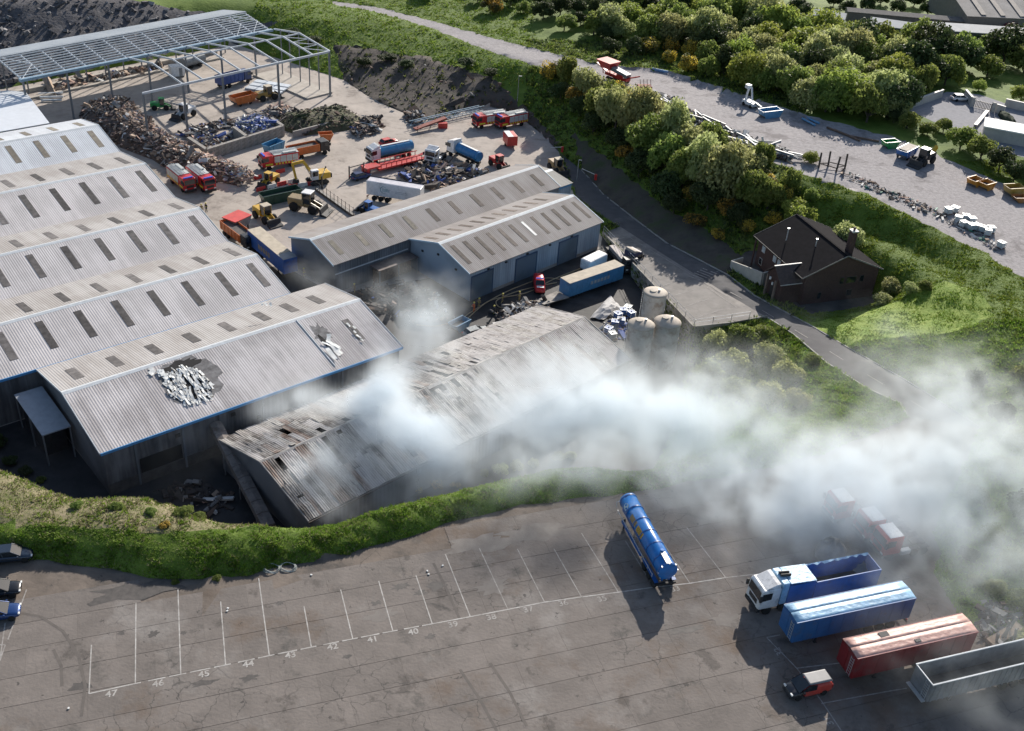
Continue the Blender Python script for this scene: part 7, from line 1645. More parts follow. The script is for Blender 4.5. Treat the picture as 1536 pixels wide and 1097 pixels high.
ibw = mat('ibc_white', (.44, .48, .50), .4, var=.2, scale=2); ibb = mat('ibc_blue', (.04, .13, .38), .5)
for k, (x, y, b_) in enumerate(((926, 478, 1), (934, 472, 1), (941, 468, 0), (946, 476, 1), (931, 487, 1), (912, 500, 1), (918, 508, 0), (922, 490, 1))): ibc('%s bulk liquid container standing beside the storage tanks' % ('blue' if b_ else 'white'), Y(x, y), ibb if b_ else ibw, .7+k, 'bulk containers beside the tanks')
car('wrecked_car', 'pale burnt out car beside the burning shed eaves', Y(714, 503), hd((700, 506), (733, 496)), mat('ash_paint', (.34, .36, .36), .8, var=.3, scale=3))
skip('skip', 'light blue skip half hidden by smoke beside the burnt out car', 689, 493, paint_m('skip_blue2', (.08, .22, .36)), .9, 3.4, 1.8, 1.3)
# hoses
hose_m = mat('hose', (.42, .32, .20), .8, var=.15)
def hose(label, px_pts, m=hose_m, r_=.09):
    P = [Y(*p)+Vector((0, 0, .1)) for p in px_pts]; out = []
    for i in range(len(P)-1):
        p0, p1, p2, p3 = P[max(0, i-1)], P[i], P[i+1], P[min(len(P)-1, i+2)]
        for k in range(6):
            t = k/6; out.append(.5*((2*p1)+(-p0+p2)*t+(2*p0-5*p1+4*p2-p3)*t*t+(-p0+3*p1-3*p2+p3)*t*t*t))
    out.append(P[-1]); tag(MB().tube(out, r_, 5).build('fire_hose', m), label, 'hose')
hose('tan fire hose running along the roller door shed towards the smoke', [(860, 425), (820, 418), (780, 430), (745, 446), (705, 470), (690, 480), (655, 490), (625, 488)])
hose('tan fire hose looping past the firefighters', [(835, 425), (800, 432), (770, 440), (745, 452), (750, 462), (770, 460), (800, 452), (820, 462)])
hose('tan fire hose trailing across the dark yard', [(700, 480), (720, 462), (740, 450), (790, 440), (830, 420), (870, 404)])
# ------------------------------------------------------------------ people
def person_mesh(pose, ms):
    J = {'pel': (0, 0, .95), 'chest': (.03, 0, 1.32), 'neck': (.04, 0, 1.50), 'head': (.06, 0, 1.68), 'sl': (.02, .2, 1.42), 'sr': (.02, -.2, 1.42), 'hl': (0, .1, .9), 'hr': (0, -.1, .9)}
    if pose == 0: J.update(el=(.02, .28, 1.15), wl=(.15, .26, .92), er=(.02, -.28, 1.15), wr=(.2, -.2, .98), kl=(.04, .12, .5), al=(-.02, .14, .07), kr=(.06, -.12, .5), ar=(.04, -.14, .07), tl=(.16, .15, .04), tr=(.22, -.15, .04))
    else: J.update(el=(.18, .26, 1.2), wl=(.42, .12, 1.12), er=(.16, -.26, 1.2), wr=(.4, -.1, 1.1), kl=(.2, .14, .5), al=(.16, .15, .07), kr=(-.06, -.14, .52), ar=(-.28, -.16, .09), tl=(.34, .16, .04), tr=(-.1, -.17, .04))
    R_ = dict(pel=.15, chest=.17, neck=.065, head=.115, sl=.085, sr=.085, hl=.1, hr=.1, el=.06, er=.06, wl=.045, wr=.045, kl=.075, kr=.075, al=.06, ar=.06, tl=.05, tr=.05)
    E_ = [('pel', 'chest'), ('chest', 'neck'), ('neck', 'head'), ('chest', 'sl'), ('sl', 'el'), ('el', 'wl'), ('chest', 'sr'), ('sr', 'er'), ('er', 'wr'), ('pel', 'hl'), ('hl', 'kl'), ('kl', 'al'), ('al', 'tl'), ('pel', 'hr'), ('hr', 'kr'), ('kr', 'ar'), ('ar', 'tr')]
    # hands with five fingers
    ks = list(J)
    for sd_, wj in (('l', 'wl'), ('r', 'wr')):
        w0 = Vector(J[wj]); pm = w0+Vector((.07, 0, -.03)); J['p'+sd_] = tuple(pm); R_['p'+sd_] = .04; E_.append((wj, 'p'+sd_))
        for f in range(5):
            off = Vector((.07 if f else .02, (f-2)*.022 if f else (-.06 if sd_ == 'l' else .06), -.03)); J['f%s%d' % (sd_, f)] = tuple(pm+off); R_['f%s%d' % (sd_, f)] = .012; E_.append(('p'+sd_, 'f%s%d' % (sd_, f)))
    ks = list(J); me = bpy.data.meshes.new('p'); me.from_pydata([J[k] for k in ks], [(ks.index(a_), ks.index(b_)) for a_, b_ in E_], []); o = bpy.data.objects.new('p', me); COL.objects.link(o)
    o.modifiers.new('skin', 'SKIN'); 
    if not me.skin_vertices: bpy.context.view_layer.objects.active = o; bpy.ops.mesh.customdata_skin_add()
    for i, k in enumerate(ks): me.skin_vertices[0].data[i].radius = (R_[k], R_[k]); me.skin_vertices[0].data[i].use_root = (k == 'pel')
    sb_ = o.modifiers.new('sub', 'SUBSURF'); sb_.levels = sb_.render_levels = 1
    dg = bpy.context.evaluated_depsgraph_get(); out = bpy.data.meshes.new_from_object(o.evaluated_get(dg)); bpy.data.objects.remove(o)
    out.materials.clear()
    for m_ in ms: out.materials.append(m_)
    for p in out.polygons:
        z = p.center.z; y_ = abs(p.center.y); p.material_index = 2 if z > 1.53 else (3 if z < .12 else (1 if (1.08 < z < 1.14 or .42 < z < .48) else 0))
        if p.center.x > .2 and .8 < z < 1.2 and pose == 1 and p.center.x > .42: p.material_index = 2
        p.use_smooth = True
    return out
skin_c = mat('skin', (.42, .26, .19), .6); kit_t = mat('kit_tan', (.30, .22, .13), .8); kit_n = mat('kit_navy', (.03, .035, .05), .8); kit_o = mat('kit_orange', (.75, .14, .04), .7); boot = mat('boots', (.02, .02, .02), .6)
PM = {(k, p): person_mesh(p, [m_, hi_vis, skin_c, boot]) for k, m_ in (('tan', kit_t), ('navy', kit_n), ('orange', kit_o)) for p in (0, 1)}
hel = MB().lathe([(.17, -.02), (.165, .02), (.14, .09), (.07, .14), (.01, .155)], 14).mesh('helmet', mat('helmet_yellow', (.65, .55, .08), .4), True)
for (x, y, kit, pose, rz, lb) in ((753, 455, 'tan', 1, .5, 'firefighter in tan kit walking a hose before the roller doors'), (779, 452, 'tan', 0, 2.5, 'firefighter in tan kit standing beside the burnt debris'), (711, 468, 'orange', 1, 3.6, 'person in orange high visibility clothing leaning to a hose'), (718, 462, 'tan', 0, 1.0, 'firefighter in tan kit just behind the person in orange'), (303, 320, 'tan', 0, -1.2, 'person in tan kit standing at the warehouse corner beside a colleague'), (310, 318, 'navy', 0, -2.0, 'person in dark kit standing at the warehouse corner'), (456, 417, 'tan', 0, 1.0, 'firefighter standing behind the curtain trailer in thin smoke'), (532, 440, 'tan', 1, -2.0, 'firefighter walking beside the long shed corner in smoke'), (741, 473, 'navy', 1, -2.4, 'person in dark kit bending beside the debris')):
    o = thing('person', lb, 'person', Y(x, y), rz); inst(PM[(kit, pose)], 'body', o); inst(hel, 'helmet', o, (.06, 0, 1.74))
# ------------------------------------------------------------------ objects on and beside the gravel track
def Gz(px, py, dz=.01):
    p = G(px, py); p.z += dz; return p
def hg(p, q_):
    a_, b_ = G(*p), G(*q_); return atan2(b_.y-a_.y, b_.x-a_.x)
sm_ = thing('screening_machine', 'red mobile screening machine with raised hopper on the gravel track', 'machine', Gz(926, 122), hg((905, 115), (950, 128)))
for s_ in (-1, 1): MB().prism([(-2.6, .3), (-2.2, .02), (2.2, .02), (2.6, .3), (2.3, .75), (-2.3, .75)], s_*1.1-.25, s_*1.1+.25).build('track', chas_m, sm_)
MB().bx(-3.4, 3.2, -.8, .8, .8, 1.4).build('chassis', red_p, sm_)
MB().loft([[(-4.6, -1.0, 2.2), (-1.8, -1.0, 2.2), (-1.8, 1.0, 2.2), (-4.6, 1.0, 2.2)], [(-5.6, -1.8, 3.9), (-1.2, -1.8, 3.9), (-1.2, 1.8, 3.9), (-5.6, 1.8, 3.9)]]).build('hopper', red_p, sm_)
MB().bar((-2.0, 0, 2.6), (3.2, 0, 2.0), 1.6, .8).build('screen_box', greym, sm_); MB().bar((2.8, 0, 1.4), (6.2, 0, 2.8), .9, .25).build('discharge_belt', red_p, sm_); MB().bar((-3.6, .3, 1.2), (-7.0, .3, 2.4), .8, .2).build('discharge_belt', red_p, sm_); MB().bx(.5, 2.2, -1.2, -.81, 1.0, 2.0).build('engine_box', red_p, sm_)
for x in (-3.8, -1.6): MB().bar((x, .9, .9), (x-.3, .9, 2.3), .15, .15).build('strut', red_p, sm_); MB().bar((x, -.9, .9), (x-.3, -.9, 2.3), .15, .15).build('strut', red_p, sm_)
mm = thing('scrap_machine', 'small rusty red machine frame next to the screening machine', 'machine', Gz(966, 137), .2); MB().bx(-1.5, 1.5, -1, 1, .5, 1.3).build('body', mat('rust_red2', (.25, .07, .05), .8, var=.3), mm); wheels(mm, (-.8, .8), .9, .45, .3)
for k in range(4): MB().bar((-1.2+.8*k, -.8, 1.3), (-1.0+.8*k, .8, 2.4), .1, .1).build('bar', MATS['rust_red2'], mm)
bp_ = MB(); a_, b_ = G(978, 106), G(1002, 111); tag(bp_.cyl(a_+Vector((0, 0, .35)), b_+Vector((0, 0, .35)), .35, n=10).build('pipe', paint_m('pipe_blue', (.10, .25, .45))), 'light blue pipe lying on the far edge of the track', 'pipe')
# steel sections in long rows
rgb = random.Random(31)
stm = [mat('sect_grey', (.30, .32, .34), .6, .2, var=.2), mat('sect_pale', (.38, .39, .40), .6, .2, var=.15), mat('sect_rust', (.20, .12, .085), .85, var=.3), mat('sect_green', (.20, .28, .25), .7, var=.2), mat('sect_dark', (.06, .06, .065), .7)]
SECT = []
hmesh = {}
for i, m_ in enumerate(stm):
    q_ = MB(); q_.bx(-.5, .5, -.12, .12, .0, .04); q_.bx(-.5, .5, -.12, .12, .3, .34); q_.bx(-.5, .5, -.02, .02, .041, .299); hmesh[i] = q_.mesh('beam', m_)
nb2 = 0
cl = [(985, 152), (1020, 172), (1060, 192), (1100, 212), (1140, 228), (1185, 240)]
names = ['grey', 'pale grey', 'rusty', 'greenish', 'dark']
while nb2 < 110:
    t = rgb.random()*5; i = int(t); f = t-i; x = cl[i][0]+(cl[i+1][0]-cl[i][0])*f; y = cl[i][1]+(cl[i+1][1]-cl[i][1])*f-rgb.uniform(-4, 14)*(.4+.6*t/5)
    p = G(x, y); d_ = hg(cl[i], cl[i+1])+rgb.gauss(0, .35); mi = rgb.choices(range(5), (4, 4, 2, 2 if t > 2.8 else .5, 1))[0]
    o = inst(hmesh[mi], 'steel_section', None, (p.x, p.y, p.z+rgb.uniform(.02, .9)), (rgb.choice((0, pi/2)), rgb.gauss(0, .05), d_), (rgb.uniform(1.8, 7.0), 1.2, 1.2))
    tag(o, '%s steel section lying in the scrap row beside the gravel track' % names[mi], 'steel section', 'steel sections along the track'); nb2 += 1
pts_ = []
for _ in range(900):
    t = rgb.random()*5; i = int(t); f = t-i; x = cl[i][0]+(cl[i+1][0]-cl[i][0])*f; y = cl[i][1]+(cl[i+1][1]-cl[i][1])*f-rgb.uniform(-5, 12); p = G(x, y); pts_.append((p.x, p.y, p.z+rgb.uniform(.05, .7)))
scatter_mesh('scrap_row', 'small mixed scrap under the steel sections beside the track', 'scrap', pts_, (.3, .9), deb, (1, .8, 4, 3, 2, 3.5, .5), 91, longp=.5)
pts_ = []
for _ in range(330):
    t = rgb.random(); x = 1262+t*230; y = np.interp(x, [1262, 1330, 1400, 1492], [262, 292, 322, 372])+rgb.uniform(-9, 4); p = G(x, y); pts_.append((p.x, p.y, p.z+.2))
scatter_mesh('scrap_row', 'mixed scrap and sheets along the crest of the grass bank', 'scrap', pts_, (.2, .7), deb+[mat('deb_teal', (.04, .18, .13), .7)], (1, 1, 3, 3, 1.5, 3, .3, 1), 92, longp=.4)
# old posts
pf = thing('post_frame', 'four leaning dark timber posts with cross rails at the bank crest', 'post frame')
PP = [(1228, 252, 1230, 234), (1242, 250, 1246, 231), (1254, 258, 1257, 243), (1267, 254, 1267, 242)]
tops = []
for x, y, xt, yt in PP:
    p = G(x, y); MB().bar(p-Vector((0, 0, .3)), p+Vector((rgb.uniform(-.2, .2), .1, 3.0)), .28, .28).build('post', deb[3], pf); tops.append(p)
for a_, b_ in ((0, 1), (1, 3), (2, 3), (0, 2)): MB().bar(tops[a_]+Vector((0, 0, .9)), tops[b_]+Vector((0, 0, .7)), .14, .16).build('rail', deb[3], pf)
# access platform and blue skips
cp = thing('access_platform', 'white folded access platform beside the blue skip on the track edge', 'lift', Gz(1124, 160), hg((1117, 156), (1140, 166))); MB().bx(-1.8, 1.8, -.8, .8, .5, 1.2).build('base', white_p, cp, bevel=.05); wheels(cp, (-1.1, 1.1), .8, .4, .25); MB().bar((-1.4, -.2, 1.2), (-.9, -.2, 4.0), .3, .35).build('boom', white_p, cp); MB().bar((-.6, .25, 4.0), (.3, .25, 1.3), .28, .3).build('boom', white_p, cp); MB().bx(-1.9, -.9, -.5, .5, 3.6, 4.4).build('basket', white_p, cp); MB().bar((1.5, 0, 1.3), (3.6, 0, 1.0), .4, .4).build('jib', greym, cp)
bsk = paint_m('skip_sky', (.10, .28, .48)); skip('skip', 'light blue skip full of rusty scrap at the wood edge of the track', 1154, 175, bsk, hg((1138, 176), (1170, 172)), 5.0, 2.2, 1.5, g=True)
for k, (p, q_) in enumerate((((1203, 180), (1222, 190)), ((1208, 178), (1228, 187)))): a_, b_ = G(*p), G(*q_); tag(MB().cyl(a_+Vector((0, 0, .3)), b_+Vector((0, 0, .3)), .22, n=8).build('pipe', bsk), 'light blue pipe in the pair lying on the track edge', 'pipe', 'pair of blue pipes')
for k, (p, q_) in enumerate((((1240, 193), (1275, 206)), ((1275, 206), (1318, 214)), ((1250, 196), (1290, 213)))): a_, b_ = G(*p), G(*q_); tag(MB().bar(a_+Vector((0, 0, .25)), b_+Vector((0, 0, .25)), .35, .3).build('timber_baulk', deb[4]), 'brown timber baulk on the far edge of the gravel track', 'timber', 'timber baulks on the track')
skip('skip', 'bright green skip standing beside the blue tipping trailer', 1334, 221, green_p, .4, 3.4, 1.8, 1.3, g=True)
tt_ = skip('tipping_trailer', 'blue tipping trailer beside the tractor with yellow implement', 1358, 236, blue_p, hg((1345, 240), (1372, 226)), 5.2, 2.2, 1.4, g=True, cat='trailer', wheels_=True); MB().bx(-2.2, 2.2, -1.0, 1.0, 2.0, 2.1).build('pale_load', palem, tt_)
tr_ = loader('farm_tractor', 'dark farm tractor with pale cab roof and orange panels on the track', 1383, 246, hg((1395, 238), (1366, 250)), paint_m('tractor_body', (.05, .045, .045)), ibw, 1.0, 1, 'tractor'); MB().bx(-1.2, .2, -1.05, -.98, 1.2, 2.0).build('orange_panel', orange_p, tr_); MB().bar((-2.6, 0, 1.4), (-4.2, 0, 2.6), .5, .9).build('rear_implement', yellow_p, tr_)
for (x, y, lb) in ((1461, 278, 'orange skip beside another orange skip with a pale rail'), (1478, 283, 'orange skip with a pale rail touching its neighbour')): skip('skip', lb, x, y, paint_m('skip_orange', (.50, .22, .03)), hg((1455, 285), (1490, 275)), 2.8, 2.0, 1.3, g=True)
skip('skip', 'ochre yellow skip with a rusty frame in front of the hedge end', 1519, 292, paint_m('skip_ochre', (.36, .24, .05)), .3, 3.6, 2.2, 1.6, g=True); skip('skip', 'low rusty orange skip beside the ochre yellow one', 1528, 302, paint_m('skip_rust', (.34, .15, .04)), .2, 2.6, 1.8, .9, g=True)
for k, (x, y) in enumerate(((1421, 321), (1431, 319), (1436, 333), (1447, 331), (1456, 335), (1444, 341), (1463, 345), (1472, 348), (1480, 353), (1485, 349), (1455, 345), (1500, 372))): ibc('white bulk liquid container in the cluster at the bank crest', Gz(x, y), ibw, .5+.3*k, 'bulk containers at the bank crest')
# concrete posts dumped at the edge of the lorry park
for k, (x, y) in enumerate(((1494, 965), (1500, 960), (1507, 962), (1497, 945), (1510, 950), (1520, 968))):
    p = G(x, y); o = MB().bar((0, 0, 0), (rgb.uniform(-.5, .5), rgb.uniform(-.6, .6), 2.0+.3*(k % 3)), .2, .2).build('concrete_post', conc, None, p-Vector((0, 0, .2))); tag(o, 'leaning concrete post dumped at the edge of the lorry park', 'post', 'dumped concrete posts')
pts_ = [(lambda p: (p.x, p.y, p.z+.2))(G(rgb.uniform(1470, 1536), rgb.uniform(905, 960))) for _ in range(120)]; scatter_mesh('dumped_rubble', 'rubble dumped in the scrub beyond the lorry park', 'rubble', pts_, (.3, .9), deb, (.6, .2, 4, 3, 2, .5, 0), 95)
# cable coils at the bank foot
for k, (x, y) in enumerate(((408, 854), (432, 852))):
    p = PX(x, y, .05); m_ = MB(); 
    for j in range(3): m_.tube([(.9*cos(t)*(1-.1*j), .7*sin(t)*(1-.1*j), .06+.07*j+.05*sin(3*t+j)) for t in np.linspace(0, 2*pi, 18)], .035, 5)
    tag(m_.build('cable_coil', mat('cable_pale', (.35, .38, .36), .6), None, p), 'pale cable coil lying at the foot of the grass bank', 'cable', 'cable coils at the bank foot')
for k, (x, y) in enumerate(((342, 913), (341, 917), (641, 857), (643, 862), (664, 849), (103, 1063), (467, 863))):
    p = PX(x, y, .05); tag(MB().box((0, 0, .06), (.2, .15, .06), k).build('litter_scrap', mat('litter', (.72, .72, .70), .7), None, p), 'scrap of white litter on the lorry park slabs', 'litter', 'litter on the lorry park')
# barriers and lamp posts by the road head
for k, (p, q_) in enumerate((((843, 228), (825, 230)), ((893, 270), (872, 262)))):
    a_, b_ = G(*p), G(*q_); o = thing('barrier_gate', ('red pivot barrier with pale pole at the yard entrance', 'red pivot barrier with pale pole beside the road lamp post')[k], 'gate'); MB().box(a_+Vector((0, 0, .6)), (.5, .5, 1.2)).build('pivot_post', red_p, o); MB().bar(a_+Vector((0, 0, 1.1)), b_+Vector((0, 0, 1.3)), .1, .1).build('pole', bar_w, o)
for k, (x, y, h_) in enumerate(((865, 272, 4.6), (776, 152, 6.0))):
    p = G(x, y); o = thing('lamp_post', ('grey lamp post beside the annexe and the red barrier', 'thin grey lamp post in the shaded scrub at the yard corner')[k], 'lamp post', p); MB().cyl((0, 0, -.3), (0, 0, h_), .09, .06, 8).build('pole', rail_m, o); MB().box((.3, 0, h_+.02), (.7, .2, .12)).build('lamp_head', rail_m, o)
# ------------------------------------------------------------------ courtyard and farm buildings at the far right
cyw = mat('court_wall', (.42, .40, .37), .9, var=.15, scale=.8)
def wall_run(name, label, pts, h_, m, t_=.35, z=4.0):
    o = thing(name, label, 'wall')
    for a_, b_ in zip(pts[:-1], pts[1:]):
        a_, b_ = PX(*a_, z), PX(*b_, z); n = max(1, int((b_-a_).length/5))
        for k in range(n):
            p, q_ = a_.lerp(b_, k/n), a_.lerp(b_, (k+1)/n); MB().bar(p+Vector((0, 0, h_/2-.1)), p.lerp(q_, .992)+Vector((0, 0, h_/2-.1)), t_, h_+.2).build('wall_panel', m, o); MB().bar(p+Vector((0, 0, h_+.06)), p.lerp(q_, .992)+Vector((0, 0, h_+.06)), t_+.12, .1).build('coping', trimw, o)
    return o
wall_run('court_wall', 'pale rendered wall along the wood side of the courtyard', [(1356, 166), (1412, 146)], 1.7, cyw); wall_run('court_wall', 'curved pale wall beside the courtyard gates', [(1446, 146), (1456, 158)], 1.7, cyw); wall_run('court_wall', 'pale wall right of the courtyard gates', [(1492, 168), (1505, 172)], 1.7, cyw); wall_run('court_wall', 'long pale wall beyond the clipped hedge at the courtyard side', [(1506, 160), (1560, 172)], 1.7, cyw)
wall_run('stone_edging', 'low grey stone edging across the courtyard', [(1462, 192), (1480, 170)], .6, conc, .6)
gt2 = thing('courtyard_gates', 'black slatted double gates between the courtyard wall ends', 'gate'); a_, b_ = PX(1457, 160, 4), PX(1488, 168, 4)
for k in range(14): p = a_.lerp(b_, (k+.5)/14); MB().bar(p+Vector((0, 0, .1)), p+Vector((0, 0, 1.7)), .22, .05).build('slat', black_p, gt2)
for h_ in (.3, 1.5): MB().bar(a_+Vector((0, .06, h_)), b_+Vector((0, .06, h_)), .06, .1).build('rail', black_p, gt2)
for e, nm in ((a_, 'gate pier'), (b_, 'gate pier')): tag(MB().box(Vector((0, 0, 1.0)), (.7, .7, 2.2)).build('gate_pier', cyw, None, e), 'square pale pier holding the black courtyard gates', 'pier', 'gate piers')
hgd = MB(); a_, b_ = PX(1497, 170, 4), PX(1524, 194, 4)
heap('clipped_hedge', 'dark clipped hedge beside the courtyard gates', 'hedge', (a_+b_)/2, 4.0, .9, 1.4, mat('hedge_dark', (.02, .035, .015), .9, var=.4, scale=2), 5, rot=atan2(b_.y-a_.y, b_.x-a_.x))
car('parked_car', 'white car parked at the gates inside the courtyard', PX(1440, 151, 4.02), .2, white_p)
wr = thing('flat_roof_garage', 'garage with a flat white roof at the courtyard corner', 'building', PX(1505, 208, 4), radians(-20)); MB().bx(-4.2, 4.2, -2.8, 2.8, -.3, 2.5).build('wall', cyw, wr); MB().bx(-4.5, 4.5, -3.1, 3.1, 2.5, 2.75).build('roof', mat('flat_white', (.72, .72, .70), .7), wr); MB().bx(4.6, 12, -3, 3, -.3, 2.6).build('side_wall', cyw, wr); MB().bx(4.6, 12.2, -3.2, 3.2, 2.6, 2.75).build('side_roof', rwm, wr)
def long_shed(name, label, p, q_, W_, h_, rise, rm, wm, base=4.5):
    a_, b_ = PX(*p, base), PX(*q_, base); L_ = (b_-a_).length; o = thing(name, label, 'shed', a_, atan2(b_.y-a_.y, b_.x-a_.x))
    MB().bx(0, L_, 0, .2, -.5, h_).build('front_wall', wm, o); MB().bx(0, L_, W_-.2, W_, -.5, h_).build('back_wall', wm, o)
    for x in (0, L_-.2): MB().prismx([(.2, -.5), (W_-.2, -.5), (W_-.2, h_-.05), (W_/2, h_+rise-.05), (.2, h_-.05)], x, x+.2).build('gable_wall', wm, o)
    for y0, y1 in ((-.3, W_/2), (W_+.3, W_/2)): rslope(y0, h_-.1, y1, h_+rise, -.3, L_+.3, rm, 'roof_slope', o)
    return o
wroof = mat('farm_roof_pale', (.62, .61, .58), .7, var=.08, scale=.6); farmw = mat('farm_wall', (.16, .15, .14), .9)
long_shed('farm_shed', 'long low farm shed with pale roof behind the garden trees', (1388, 62), (1545, 72), 7, 3.0, 1.0, wroof, farmw)
long_shed('farm_shed', 'pale roofed farm shed between the wood and the garden trees', (1302, 54), (1372, 64), 6, 3.0, 1.0, wroof, farmw)
long_shed('farm_shed', 'short stepped pale roofed shed beside the dark conical hedge', (1217, 40), (1262, 47), 5, 3.0, .9, wroof, farmw)
long_shed('barn', 'large grey barn with translucent roof strips behind the farm shed', (1445, 47), (1560, 52), 24, 4.0, 3.0, mat('barn_roof', (.20, .19, .185), .8, var=.25, scale=.4), farmw)
bn = [o for o in bpy.data.objects if o.name.startswith('barn') and o.type == 'EMPTY'][-1]
for k in range(4): rslope(.5, 4.35, 11.0, 7.05, 4+5.5*k, 5.4+5.5*k, palem, 'roof_light', bn, .1)
long_shed('farm_wall_range', 'dark low farm range in front of the field hedge', (1270, 30), (1440, 45), 4, 2.2, .5, farmw, farmw)
# ------------------------------------------------------------------ smoke: one voxel cloud of drifting puffs
PUFF = [  # pixel, height, radii along x, y, z in metres, strength
 (630, 500, -4, 4.0, 4.0, 6.0, .55), (615, 460, 0, 4.5, 4.0, 5.0, .45), (655, 455, 2, 4.0, 4.0, 4.0, .22), (590, 545, -1, 3.5, 3.5, 5.0, .9), (600, 580, 1, 4.5, 4.0, 4.5, 1.2),
 (560, 600, 0, 5.0, 4.0, 4.5, 1.3), (520, 620, -1, 4.5, 3.5, 4.0, .9), (470, 610, -1, 4.0, 3.0, 3.0, .4), (430, 618, -2, 3.5, 2.5, 2.5, .3), (620, 640, 0, 6.0, 4.5, 4.5, 1.3), (560, 650, -1, 4.5, 3.5, 3.0, .6), (650, 670, -1, 6, 4, 4, .7),
 (470, 725, -3, 3.5, 3.0, 3.0, .9), (450, 745, -4, 2.5, 2.5, 2.5, .5), (520, 735, -5, 5, 3.5, 3.0, .5), (580, 725, -5, 5, 3.5, 3.0, .35),
 (720, 560, 0, 6.0, 5.0, 3.5, .30), (760, 600, 1, 7.0, 5.0, 4.0, .8), (800, 560, 2, 6.5, 5.0, 3.5, .55), (860, 590, 3, 7.5, 6.0, 5.0, 1.2), (900, 560, 2, 6.0, 5.0, 4.0, .7), (930, 620, 3, 8.5, 6.0, 5.5, 1.5), (850, 650, 1, 8.0, 5.0, 4.5, 1.4), (780, 660, 0, 7.0, 4.5, 4.0, 1.0), (990, 580, 2, 6.5, 6.0, 4.5, .8), (1000, 640, 3, 8.0, 6.0, 5.0, 1.2), (720, 665, -2, 6, 4, 4, .6), (1010, 540, 0, 5, 5, 4, .4), (980, 520, -3, 4, 4, 3, .25),
 (1060, 610, 3, 7.0, 6.0, 5.0, .5), (1050, 680, 3, 7.0, 5.0, 4.5, .55), (1120, 650, 3, 7.0, 6.0, 5.0, .38), (1090, 560, 3, 6, 6, 4, .2), (1180, 620, 3, 6, 6, 4, .2), (1110, 740, 3, 7, 5, 4, .45), (1150, 790, 3, 6, 4, 3, .32), (1060, 740, 2, 5, 4, 3, .25), (1180, 720, 3, 7, 5, 4.5, .38),
 (1230, 690, 4, 8, 6, 5, .42), (1300, 720, 4, 8, 6, 5, .45), (1230, 770, 3, 7, 5, 4, .55), (1300, 790, 3, 7, 4, 4, .40), (1370, 700, 4, 7, 6, 5, .36), (1360, 640, 3, 6, 6, 4, .2), (1420, 640, 4, 7, 6, 5, .42), (1450, 580, 4, 6, 6, 4, .42), (1490, 620, 4, 7, 6, 5, .5), (1440, 545, 3, 6, 5, 4, .22), (1340, 500, 2, 5, 5, 3, .15), (1500, 540, 4, 6, 5, 4, .16), (1530, 700, 4, 8, 7, 5, .34), (1440, 730, 4, 8, 6, 5, .32), (1480, 820, 3, 8, 6, 5, .26), (1400, 800, 3, 6, 5, 4, .26), (1530, 930, 3, 6, 5, 4, .20), (1420, 880, 3, 6, 4, 3.5, .14), (1290, 840, 3, 5, 3, 3, .14), (1470, 1010, 3, 6, 4, 3, .10), (1350, 1000, 2.5, 5, 3.5, 2.5, .06),
 (440, 470, -3, 4, 3, 2.5, .14), (480, 430, -4, 4, 3, 2.5, .18), (530, 440, -4, 4, 3, 2.5, .10), (500, 515, -1, 2.5, 2, 1.5, .28), (690, 760, 2.5, 4, 3, 2.0, .12), (740, 800, 1.5, 4, 3, 2.0, .08), (830, 720, 2.5, 6, 3, 3, .30), (930, 720, 2.5, 6, 3, 3, .30), (1000, 730, 2.5, 5, 4, 3, .30), (120, 660, -5, 8, 6, 5, .025), (280, 700, -6, 8, 6, 5, .03), (1250, 440, 0, 5, 4, 3, .05), (1190, 470, -2, 4, 3, 2.5, .08)]
ng = bpy.data.node_groups.new('smoke_field', 'GeometryNodeTree')
ng.interface.new_socket('Geometry', in_out='INPUT', socket_type='NodeSocketGeometry'); ng.interface.new_socket('Geometry', in_out='OUTPUT', socket_type='NodeSocketGeometry')
N = ng.nodes; L = ng.links
go = N.new('NodeGroupOutput'); pos = N.new('GeometryNodeInputPosition')
nz = N.new('ShaderNodeTexNoise'); nz.inputs['Scale'].default_value = .06; nz.inputs['Detail'].default_value = 4
L.new(pos.outputs[0], nz.inputs['Vector'])
wv_ = N.new('ShaderNodeVectorMath'); wv_.operation = 'SUBTRACT'; L.new(nz.outputs['Color'], wv_.inputs[0]); wv_.inputs[1].default_value = (.5, .5, .5); nz.inputs['Roughness'].default_value = .6
ws = N.new('ShaderNodeVectorMath'); ws.operation = 'MULTIPLY_ADD'; L.new(wv_.outputs[0], ws.inputs[0]); ws.inputs[1].default_value = (16, 16, 10); L.new(pos.outputs[0], ws.inputs[2])
tot = None; bmin = [1e9]*3; bmax = [-1e9]*3
